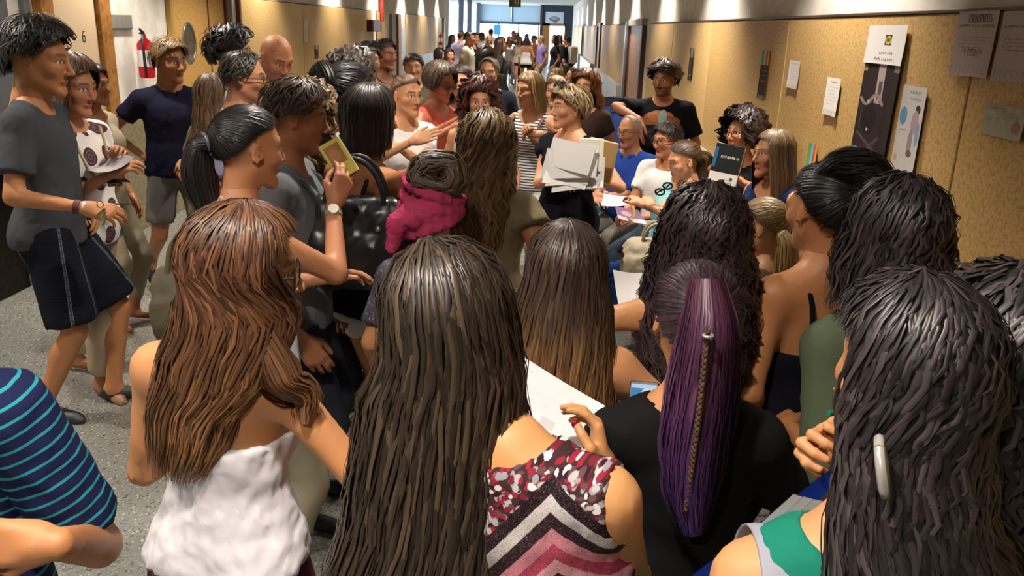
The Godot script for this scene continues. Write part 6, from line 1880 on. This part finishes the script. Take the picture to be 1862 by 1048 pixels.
func far_crowd() -> void:
	# u, top, depth, woman, yaw, hair, top colour, sleeve, leg colour, leg length, label
	var F := [
		[Vector3(-2.548, 1.646, 24), true, 60.0, "1c1818", "2e3f8a", 0.5, "2a3040", 1.9, "long", "far woman with black hair in a bright blue top at the left glazing"],
		[Vector3(-2.115, 1.764, 22), false, 150.0, "3a2c26", "a39ab4", 0.7, "33456a", 1.9, "short", "far man in a lilac shirt and blue jeans by the left windows"],
		[Vector3(-1.484, 1.803, 17), false, 80.0, "2a201a", "cdc4ae", 0.6, "262a30", 1.9, "short", "far man in a cream t-shirt and dark trousers, side on"],
		[Vector3(-1.486, 1.767, 18.5), true, 60.0, "1e1614", "17171a", 0.0, "17171c", 1.9, "long", "far woman with dark hair and a black sleeveless top"],
		[Vector3(-1.947, 1.695, 27), true, 120.0, "3a2a22", "c9c4dc", 0.6, "3a4050", 1.9, "bob", "far woman in a pale lilac blouse before the bright windows"],
		[Vector3(-1.661, 1.646, 26), true, 20.0, "b0905c", "d8ccb8", 0.4, "8a8274", 1.9, "long", "far blonde woman in a cream top near the glass doors"],
		[Vector3(-1.907, 1.81, 31), false, 170.0, "2a211c", "d6dce0", 0.6, "3a3f4a", 1.9, "short", "far dark-haired man in a white t-shirt, head before the glass"],
		[Vector3(-0.734, 1.741, 14.5), true, 100.0, "3a2820", "3c3a36", 0.6, "26262c", 1.9, "long", "brown-haired woman in a dark grey t-shirt, side on, mid corridor"],
		[Vector3(-0.668, 1.661, 10), false, 175.0, "2a221c", "34302c", 0.7, "26262c", 1.9, "fluffy", "man with dark curls seen from behind beyond the balding man"],
		[Vector3(-1.689, 1.529, 14), true, 80.0, "1a1616", "5a5450", 0.5, "2a2a30", 1.9, "bob", "black-haired woman sitting low by the left wall"],
		[Vector3(-1.538, 1.525, 14), true, 40.0, "3a2a20", "d2c8bc", 0.0, "4a4a50", 1.9, "bob", "woman with bare shoulders and a white top by the left wall"],
		[Vector3(-1.177, 1.753, 33), false, 10.0, "5a4638", "b9a9a4", 0.6, "3a3a40", 1.9, "short", "far man with a ruddy face behind the girl in white"],
		[Vector3(-0.955, 1.713, 30), true, 170.0, "1e1a1c", "20222a", 0.5, "20222a", 1.9, "bob", "far dark-haired woman in dark clothes behind the girl in white"],
		[Vector3(-1.157, 1.606, 29), true, 20.0, "5a4632", "c4cad8", 0.5, "8a90a4", 1.9, "long", "far woman in a pale blue-white blouse left of the girl in white"],
		[Vector3(-0.785, 1.613, 27.5), true, 12.0, "8a6c42", "d9d2c8", 0.0, "1c1a1e", 0.35, "long", "far blonde girl in a white tank top and black shorts, facing us"],
		[Vector3(-0.549, 1.592, 27), true, 185.0, "2e221c", "dcd8d4", 0.0, "17171a", 0.35, "bob", "far girl in a white strapless top and black shorts, back turned"],
		[Vector3(-0.32, 1.66, 27.5), false, -60.0, "2c221c", "b0744a", 0.5, "6a5a44", 1.9, "short", "far man in an orange-brown t-shirt with folded arms"],
		[Vector3(-0.09, 1.678, 26), false, -70.0, "b0a090", "8a78b8", 0.5, "a8987c", 1.9, "short", "far man in a purple polo shirt and beige trousers"],
		[Vector3(0.305, 1.712, 25), true, -80.0, "1e1a1a", "2c2c34", 0.6, "7c8494", 1.9, "long", "far dark-haired woman in a charcoal top and grey jeans"],
		[Vector3(0.455, 1.723, 26.5), true, -40.0, "2a2220", "4a3f44", 0.8, "5c6470", 1.9, "long", "far woman in a plum top beside the charcoal one"],
		[Vector3(0.558, 1.743, 21.5), false, -120.0, "1c1817", "1a1c1e", 0.7, "33363c", 1.9, "short", "far man in a black t-shirt with a white backpack"],
		[Vector3(-0.757, 1.623, 37), true, 160.0, "1e1a1c", "3a3f4a", 0.5, "2a2c34", 1.9, "bob", "farthest dark-haired woman against the glass doors"]]
	for q in F.size():
		var a: Array = F[q]
		var p: Vector3 = a[0]
		var g := top("top", a[4], a[5], {cell=0.026, crease=0.0, loose=0.016})
		if q == 15: g.top = 0.3
		person(a[9], {x=p.x, z=p.z, h=p.y, fem=a[1], yaw=a[2], skin="b9825f", fine=0, cell=0.027, hcell=0.009,
			wear=[g, legs("trousers" if a[7] > 1.0 else "shorts", a[6], a[7], {cell=0.026, crease=0.0, loose=0.012}), shoes("3a3632")],
			hair=H(a[8], [a[3]], {n=60, sw=0.012, nphi=20, ns=10, step=0.06, wave=[0.0, 1.0]})})
		if q == 20:
			var s := Soup.new(); s.cbox(T(Vector3(0, p.y * 0.72, -0.17)), Vector3(0.3, 0.4, 0.15), 0.03)
			put("white_backpack", s.done(mat("c8c6c2", 0.7)), body)
	# people sitting along the right wall
	for a in [[Vector3(0.379, 1.48, 15.5), "2a1a18", "6a2026", "seated woman in a dark red top far along the right wall"], [Vector3(0.47, 1.454, 13.5), "3a261c", "4a6478", "seated girl in a denim blue top far along the right wall"], [Vector3(0.202, 1.398, 13), "a08a5a", "8a8478", "seated fair-haired woman in grey beyond the speaker"]]:
		var p: Vector3 = a[0]
		person(a[3], {x=p.x, z=p.z, h=1.6, seat=0.47, yaw=-60.0, skin="b9825f", fine=0, cell=0.024, hcell=0.009, wear=[top("top", a[2], 0.3, {cell=0.022, crease=0.0}), legs("jeans", "3a4252", 1.9, {cell=0.022, crease=0.0}), shoes("444444")], hair=H("bob", [a[1]], {n=80, sw=0.01, nphi=20, ns=10, step=0.06})})

# ---------------------------------------------------------------- things people hold or stand beside
func sheet4(called: String, label: String, cat: String, a: Vector3, b: Vector3, c: Vector3, d: Vector3, key: String, curl := 0.01, col = Color.WHITE, group := "") -> MeshInstance3D:
	var n := (b - a).cross(d - a).normalized()
	var s := Soup.new()
	s.sheet(10, 10, func(u, v): return a.lerp(b, u).lerp(d.lerp(c, u), v) + n * curl * (sin(u * PI) + 0.5 * sin(v * PI * 1.3 + 0.6)), 0.0012)
	var m := mat(col, 0.7, 0.3)
	if key: m.albedo_texture = ImageTexture.create_from_image(print_of(key))
	return tag(put(called, s.done(m)), label, cat, group)
func slab4(a: Vector3, b: Vector3, d: Vector3, th: float) -> Transform3D:   # frame of a flat box with corner a, edges to b and d
	var x := (b - a).normalized()
	var z := x.cross(d - a).normalized()
	return Transform3D(Basis(x, z.cross(x), z), (b + d) * 0.5 + z * th * 0.5)
func chair(label: String, at: Vector3, yaw: float) -> void:
	var o := base("chair", at, deg_to_rad(yaw))
	tag(o, label, "chair")
	var s := Soup.new(); s.cbox(T(Vector3(0, 0.44, 0.05)), Vector3(0.42, 0.025, 0.4), 0.008)
	put("seat", s.done(mat("3a3d42", 0.6)), o)
	var b := Soup.new()
	b.sheet(8, 6, func(u, v): return Vector3((u - 0.5) * 0.42, 0.55 + 0.27 * v, -0.17 - 0.05 * v - 0.04 * (1.0 - pow(u * 2.0 - 1.0, 2.0))), 0.014)
	put("backrest", b.done(mat("3a3d42", 0.6)), o)
	var lm := mat("8a8d90", 0.3, 0.5, 0.7)
	for x in [-0.18, 0.18]:
		var f := Soup.new(); f.tube(PackedVector3Array([Vector3(x, 0.43, 0.22), Vector3(x * 1.1, 0.0, 0.26)]), PackedFloat32Array([0.011, 0.011]), 8, Color.WHITE); put("leg", f.done(lm), o)
		var r := Soup.new(); r.tube(PackedVector3Array([Vector3(x, 0.78, -0.2), Vector3(x, 0.43, -0.15), Vector3(x * 1.1, 0.0, -0.2)]), PackedFloat32Array([0.011, 0.011, 0.011]), 8, Color.WHITE); put("leg", r.done(lm), o)

func things() -> void:
	sheet4("letter", "white printed letter held up by the hand with red nails", "letter", Vector3(-0.049, 1.247, -1.62), Vector3(0.153, 1.15, -1.56), Vector3(0.092, 1.072, -1.46), Vector3(-0.103, 1.161, -1.5), "letter", 0.006)
	sheet4("paper_sheet", "large white sheet held before the woman with curly hair", "paper", Vector3(0.241, 1.174, -2.5), Vector3(0.392, 1.184, -2.5), Vector3(0.383, 1.06, -2.35), Vector3(0.258, 1.06, -2.35), "", 0.02, "e4e2e0")
	sheet4("paper_sheet", "small white sheet between the curly hair and the bare arm", "paper", Vector3(0.746, 1.131, -2.6), Vector3(0.822, 1.136, -2.6), Vector3(0.789, 1.07, -2.5), Vector3(0.728, 1.067, -2.5), "", 0.01, "dcdad8")
	sheet4("paper_sheet", "folded white sheet held by the woman in the dotted blouse", "paper", Vector3(-2.267, 1.175, -4), Vector3(-2.082, 1.25, -4.05), Vector3(-1.89, 1.233, -3.85), Vector3(-2.023, 1.172, -3.75), "", 0.02, "b9b4b6")
	# phone
	var a := Vector3(0.201, 1.164, -1.66); var b := Vector3(0.259, 1.17, -1.64); var d := Vector3(0.213, 1.098, -1.6)
	var t := slab4(a, b, d, 0.008)
	var ph := base("phone"); ph.transform = t
	tag(ph, "black phone with a lit blue screen beside the black t-shirt", "phone")
	var s := Soup.new(); s.cbox(T(), Vector3((b - a).length(), (d - a).length(), 0.008), 0.002); put("case", s.done(mat("101114", 0.4)), ph)
	var sc := Soup.new(); var zs := 1.0 if t.basis.z.dot(Vector3(0, 1.88, 0) - t.origin) > 0 else -1.0
	sc.sheet(1, 1, func(u, v): return Vector3((u - 0.5) * (b - a).length() * 0.88, (0.5 - v) * (d - a).length() * 0.86, zs * 0.0048), 0.0006)
	var sm := mat("101010", 0.15); sm.emission_enabled = true; sm.emission = Color.WHITE; sm.emission_energy_multiplier = 0.9
	sm.emission_texture = ImageTexture.create_from_image(print_of("phone_screen")); sm.emission_operator = BaseMaterial3D.EMISSION_OP_MULTIPLY
	put("screen", sc.done(sm), ph)
	# yellow booklet
	a = Vector3(-0.725, 1.484, -2.72); b = Vector3(-0.667, 1.519, -2.74); d = Vector3(-0.643, 1.386, -2.66)
	t = slab4(a, b, d, 0.012)
	var yb := base("booklet"); yb.transform = t
	tag(yb, "yellow booklet with a brown picture held up by the ponytailed woman", "booklet")
	s = Soup.new(); s.cbox(T(), Vector3((b - a).length() * 1.05, (d - a).length(), 0.012), 0.002)
	var ym := mat(Color.WHITE, 0.3, 0.6); ym.albedo_texture = ImageTexture.create_from_image(print_of("yellow_book"))
	put("cover", s.done(ym), yb)
	s = Soup.new(); s.box(T(Vector3(0.004, 0, 0)), Vector3((b - a).length() * 1.05, (d - a).length() * 0.96, 0.007)); put("pages", s.done(mat("d8d0a0", 0.8)), yb)
	# the speaker's papers
	var st := base("stack_of_papers", Vector3(0.187, 1.216, -4.42), deg_to_rad(-30))
	tag(st, "thick bundle of white papers in the arms of the speaker", "papers")
	for q in 9:
		var pg := Soup.new()
		var k := q * 0.011
		pg.sheet(6, 5, func(u, v): return Vector3((u - 0.5) * 0.28 + 0.02 * sin(q * 2.3), (0.5 - v) * (0.15 + 0.02 * sin(q * 1.3)) - 0.01 * q + 0.02 * cos(q * 1.7) + 0.02 * (u - 0.5), 0.05 - k + 0.012 * sin(u * 3.0 + q)), 0.004)
		var o := put("sheets", pg.done(mat(["e6e4e2", "dddad8", "d4d2d0", "e2e0dd"][q % 4], 0.75)), st)
		o.rotation_degrees = Vector3(-10 - q * 3, q * 3 - 8, [-9, 5, -4, 9, 2, -14, 7, 3, -6][q])
	var en := Soup.new(); en.cbox(T(Vector3(0.326, 1.209, -4.5), 0, -24, -8), Vector3(0.16, 0.22, 0.02), 0.004)
	tag(put("envelope", en.done(mat("b08a56", 0.8))), "manila envelope at the right end of the speaker's papers", "envelope")
	var pb := Soup.new(); pb.cbox(T(Vector3(0.263, 1.256, -4.36), -8, -30, 4), Vector3(0.13, 0.17, 0.035), 0.004)
	tag(put("booklet_block", pb.done(mat("d8d4c4", 0.8))), "thick cream booklet on the front of the speaker's papers", "booklet")
	# the black book
	var bk := base("book", Vector3(1.017, 1.198, -4.58)); bk.rotation_degrees = Vector3(-12, -24, -6)
	tag(bk, "thick black and white book held by the woman with dark curls", "book")
	s = Soup.new(); s.cbox(T(Vector3(0, 0, 0.022)), Vector3(0.155, 0.215, 0.003), 0.001)
	var bm := mat(Color.WHITE, 0.35); bm.albedo_texture = ImageTexture.create_from_image(print_of("book_black")); put("front_cover", s.done(bm), bk)
	s = Soup.new(); s.cbox(T(Vector3(0, 0, -0.022)), Vector3(0.155, 0.215, 0.003), 0.001); put("back_cover", s.done(mat("14161a", 0.4)), bk)
	s = Soup.new(); s.box(T(), Vector3(0.148, 0.212, 0.04)); put("pages", s.done(mat("e2dfd8", 0.85)), bk)
	# seated people's papers
	sheet4("paper_sheet", "white sheets lying on the elderly man's lap", "paper", Vector3(0.441, 0.823, -5.6), Vector3(0.599, 0.863, -5.35), Vector3(0.561, 0.838, -5.15), Vector3(0.398, 0.818, -5.2), "", 0.006, "e2e0de")
	sheet4("magazine", "colourful magazine on the lap of the woman in jeans", "magazine", Vector3(0.446, 0.906, -4.8), Vector3(0.575, 0.902, -4.75), Vector3(0.613, 0.844, -4.6), Vector3(0.456, 0.861, -4.65), "magazine", 0.006)
	var yl := Soup.new(); yl.tube(PackedVector3Array([Vector3(0.532, 0.938, -4.66), Vector3(0.541, 0.911, -4.64), Vector3(0.536, 0.877, -4.62)]), PackedFloat32Array([0.01, 0.011, 0.01]), 8, Color.WHITE, 0.4)
	tag(put("strap_loop", yl.done(mat("b8962a", 0.7))), "yellow strap lying over the colourful magazine", "strap")
	var sg := Soup.new()
	for q in [[1214, 334], [1222, 343]]:
		var c := Vector3(0.729, 1.047, -4.72) if q[0] == 1214 else Vector3(0.688, 1.011, -4.72)
		var p := PackedVector3Array(); var r := PackedFloat32Array()
		for i in 15: p.push_back(c + Vector3(cos(TAU * i / 14.0) * 0.026, sin(TAU * i / 14.0) * 0.018, 0.0)); r.push_back(0.006)
		sg.tube(p, r, 6, Color.WHITE)
	sg.tube(PackedVector3Array([Vector3(0.743, 1.06, -4.72), Vector3(0.713, 1.025, -4.73), Vector3(0.664, 1, -4.72)]), PackedFloat32Array([0.005, 0.005, 0.005]), 6, Color.WHITE)
	tag(put("sunglasses", sg.done(mat("121214", 0.3))), "dark sunglasses hanging at the neck of the aqua t-shirt", "sunglasses")
	# handbag on a chair, bin, chairs
	handbag("beige canvas handbag with round handles beside the woman in jeans", Vector3(0.635, 0.718, -4.35), "a89c84", "8f8468", 0.3, 0.26, 0.14)
	handbag("large black leather shoulder bag with shiny studs", Vector3(-0.631, 1.167, -2.85), "17171b", "1c1c20", 0.4, 0.36, 0.16, true)
	handbag("olive handbag with a gold clasp at the hip beside the long reddish hair", Vector3(-1.063, 1.051, -2.4), "4c4632", "5a5236", 0.16, 0.26, 0.1)
	handbag("small dark bag hanging from the arm in the dotted blouse", Vector3(-2.023, 1.062, -3.9), "3c2c26", "a9987c", 0.08, 0.12, 0.06)
	for c in [["grey chair under the elderly man in the blue shirt", 1150.0], ["grey chair under the boy in the white t-shirt", 1218.0], ["grey chair under the woman in the aqua t-shirt", 1226.0], ["grey chair under the seated blonde with tied hair", 1402.0]]:
		match int(c[1]):
			1150: chair(c[0], Vector3(0.672, 0, -6.3), -38)
			1218: chair(c[0], Vector3(0.871, 0, -5.75), -40)
			1226: chair(c[0], Vector3(0.788, 0, -5), -66)
			1402: chair(c[0], Vector3(0.93, 0, -3.3), -150)
	bin("tall blue recycling bin with a dark lid against the right wall", Vector3(0.78, 0, -8.9), 0.44, 1.14, "24407c", "161c30")
	bin("teal bin beside the blue recycling bin", Vector3(0.5, 0, -8.2), 0.3, 1.08, "1f6a66", "2a7a74")
	# blue folder with papers, pen
	sheet4("folder", "blue plastic folder holding papers in front of the teal top", "folder", Vector3(0.433, 1.309, -1.06), Vector3(0.472, 1.263, -1.05), Vector3(0.386, 1.097, -1.08), Vector3(0.248, 1.059, -1.12), "", 0.004, "12308c")
	for q in 6:
		var o := Vector3(0.377, 1.231, -1.05).lerp(Vector3(0.438, 1.245, -1.03), q / 5.0)
		sheet4("paper_sheet", ["lowest", "second", "third", "fourth", "fifth", "topmost"][q] + " white sheet fanned inside the blue folder", "paper", o + Vector3(-0.002, 0.034 - q * 0.002, q * 0.003), o + Vector3(0.045, 0.018, q * 0.003), o + Vector3(-0.03, -0.1, 0.01 + q * 0.002), o + Vector3(-0.1, -0.08, 0.01 + q * 0.002), "", 0.002, "c9c7cc", "sheets fanned in the blue folder")
	var pn := Soup.new(); pn.tube(PackedVector3Array([Vector3(0.386, 1.415, -1), Vector3(0.406, 1.414, -1.01), Vector3(0.466, 1.401, -1.05)]), PackedFloat32Array([0.004, 0.0045, 0.0045]), 10, Color.WHITE)
	tag(put("pen", pn.done(mat("0f6a58", 0.35))), "green pen held in the raised hand by the ear", "pen")
	var ky := Soup.new()
	for q in 3: ky.cbox(T(Vector3(-1.839, 1.079, -3.4) + Vector3(0.01 * q, -0.015 * q, 0.01 * q), 10 * q, 30 * q, 40 + 20 * q), Vector3(0.05, 0.012, 0.003), 0.001)
	var kp := PackedVector3Array(); var kr := PackedFloat32Array()
	for i in 15: kp.push_back(Vector3(-1.84, 1.112, -3.4) + Vector3(cos(TAU * i / 14.0) * 0.014, sin(TAU * i / 14.0) * 0.014, 0)); kr.push_back(0.0022)
	ky.tube(kp, kr, 6, Color.WHITE)
	tag(put("bunch_of_keys", ky.done(mat("b8a878", 0.25, 0.5, 0.8))), "bunch of keys dangling from the youth's hand in profile", "keys")

func handbag(label: String, at: Vector3, c, hc, w: float, h: float, dp: float, shiny := false) -> void:
	var o := base("handbag", at)
	tag(o, label, "handbag")
	var v := Vox.new().even(Vector3(-w * 0.6, -h * 0.65, -dp), Vector3(w * 0.6, h * 0.65, dp), 0.012)
	v.cone(Vector3(-w * 0.34, -h * 0.34, 0), Vector3(w * 0.34, -h * 0.34, 0), dp * 0.5, dp * 0.5, 0.02)
	v.cone(Vector3(-w * 0.4, -h * 0.1, 0), Vector3(w * 0.4, -h * 0.1, 0), dp * 0.46, dp * 0.46, 0.12)
	v.cone(Vector3(-w * 0.36, h * 0.26, 0), Vector3(w * 0.36, h * 0.26, 0), dp * 0.22, dp * 0.22, 0.16)
	var m := v.mesh()
	var V: PackedVector3Array = m[0]
	relax(V, m[1])
	var N := normals_of(V, m[1])
	for i in V.size(): V[i] += N[i] * 0.008 * folds.get_noise_3d(V[i].x * 20.0 + w * 90.0, V[i].y * 14.0, V[i].z * 20.0)
	var s := Soup.new(); s.add(V, normals_of(V, m[1]), m[1], Color.WHITE)
	put("bag_body", s.done(mat(c, 0.3 if shiny else 0.75)), o)
	var z := Soup.new(); z.tube(PackedVector3Array([Vector3(-w * 0.36, h * 0.3, dp * 0.2), Vector3(0, h * 0.31, dp * 0.22), Vector3(w * 0.36, h * 0.3, dp * 0.2)]), PackedFloat32Array([0.006, 0.006, 0.006]), 6, Color.WHITE)
	put("zip", z.done(mat("8a8474", 0.35, 0.5, 0.5)), o)
	for sd in [1, -1]:
		var p := PackedVector3Array(); var r := PackedFloat32Array()
		for q in 15:
			var a := PI * q / 14.0
			p.push_back(Vector3(cos(a) * w * 0.26, h * 0.25 + sin(a) * h * 0.5, sd * dp * 0.22)); r.push_back(0.009)
		var hs := Soup.new(); hs.tube(p, r, 8, Color.WHITE)
		put("handle", hs.done(mat(hc, 0.5)), o)
	if shiny:
		var lp := PackedVector3Array(); var lr := PackedFloat32Array()
		for q in 17:
			var a := PI * q / 16.0
			lp.push_back(Vector3(-w * 0.42 - cos(a) * 0.045, -h * 0.1 - sin(a) * h * 0.5, dp * 0.4)); lr.push_back(0.009)
		var ls := Soup.new(); ls.tube(lp, lr, 8, Color.WHITE)
		put("hanging_strap", ls.done(mat("101012", 0.35)), o)
		for q in [[0.1, -0.02], [0.22, 0.1], [-0.2, 0.12]]:
			var st := Soup.new(); st.ball_at(Vector3(w * q[0], h * q[1], dp * 0.46), 0.013)
			put("stud", st.done(mat("d0c8b0", 0.15, 0.6, 0.9)), o)
func bin(label: String, at: Vector3, w: float, h: float, c, lc) -> void:
	var o := base("recycling_bin", at)
	tag(o, label, "bin")
	var s := Soup.new()
	var p := PackedVector3Array(); var r := PackedFloat32Array()
	for q in [[0.0, 0.4], [0.03, 0.43], [h * 0.6, 0.48], [h - 0.06, 0.5], [h - 0.05, 0.53], [h, 0.53]]: p.push_back(Vector3(0, q[0], 0)); r.push_back(q[1] * w)
	s.tube(p, r, 24, Color.WHITE, 1.0, Vector3.FORWARD)
	put("bin_body", s.done(mat(c, 0.45)), o)
	var l := Soup.new()
	p = PackedVector3Array(); r = PackedFloat32Array()
	for q in [[h, 0.54], [h + 0.03, 0.55], [h + 0.06, 0.46], [h + 0.075, 0.2]]: p.push_back(Vector3(0, q[0], 0)); r.push_back(q[1] * w)
	l.tube(p, r, 24, Color.WHITE, 1.0, Vector3.FORWARD)
	put("lid", l.done(mat(lc, 0.45)), o)
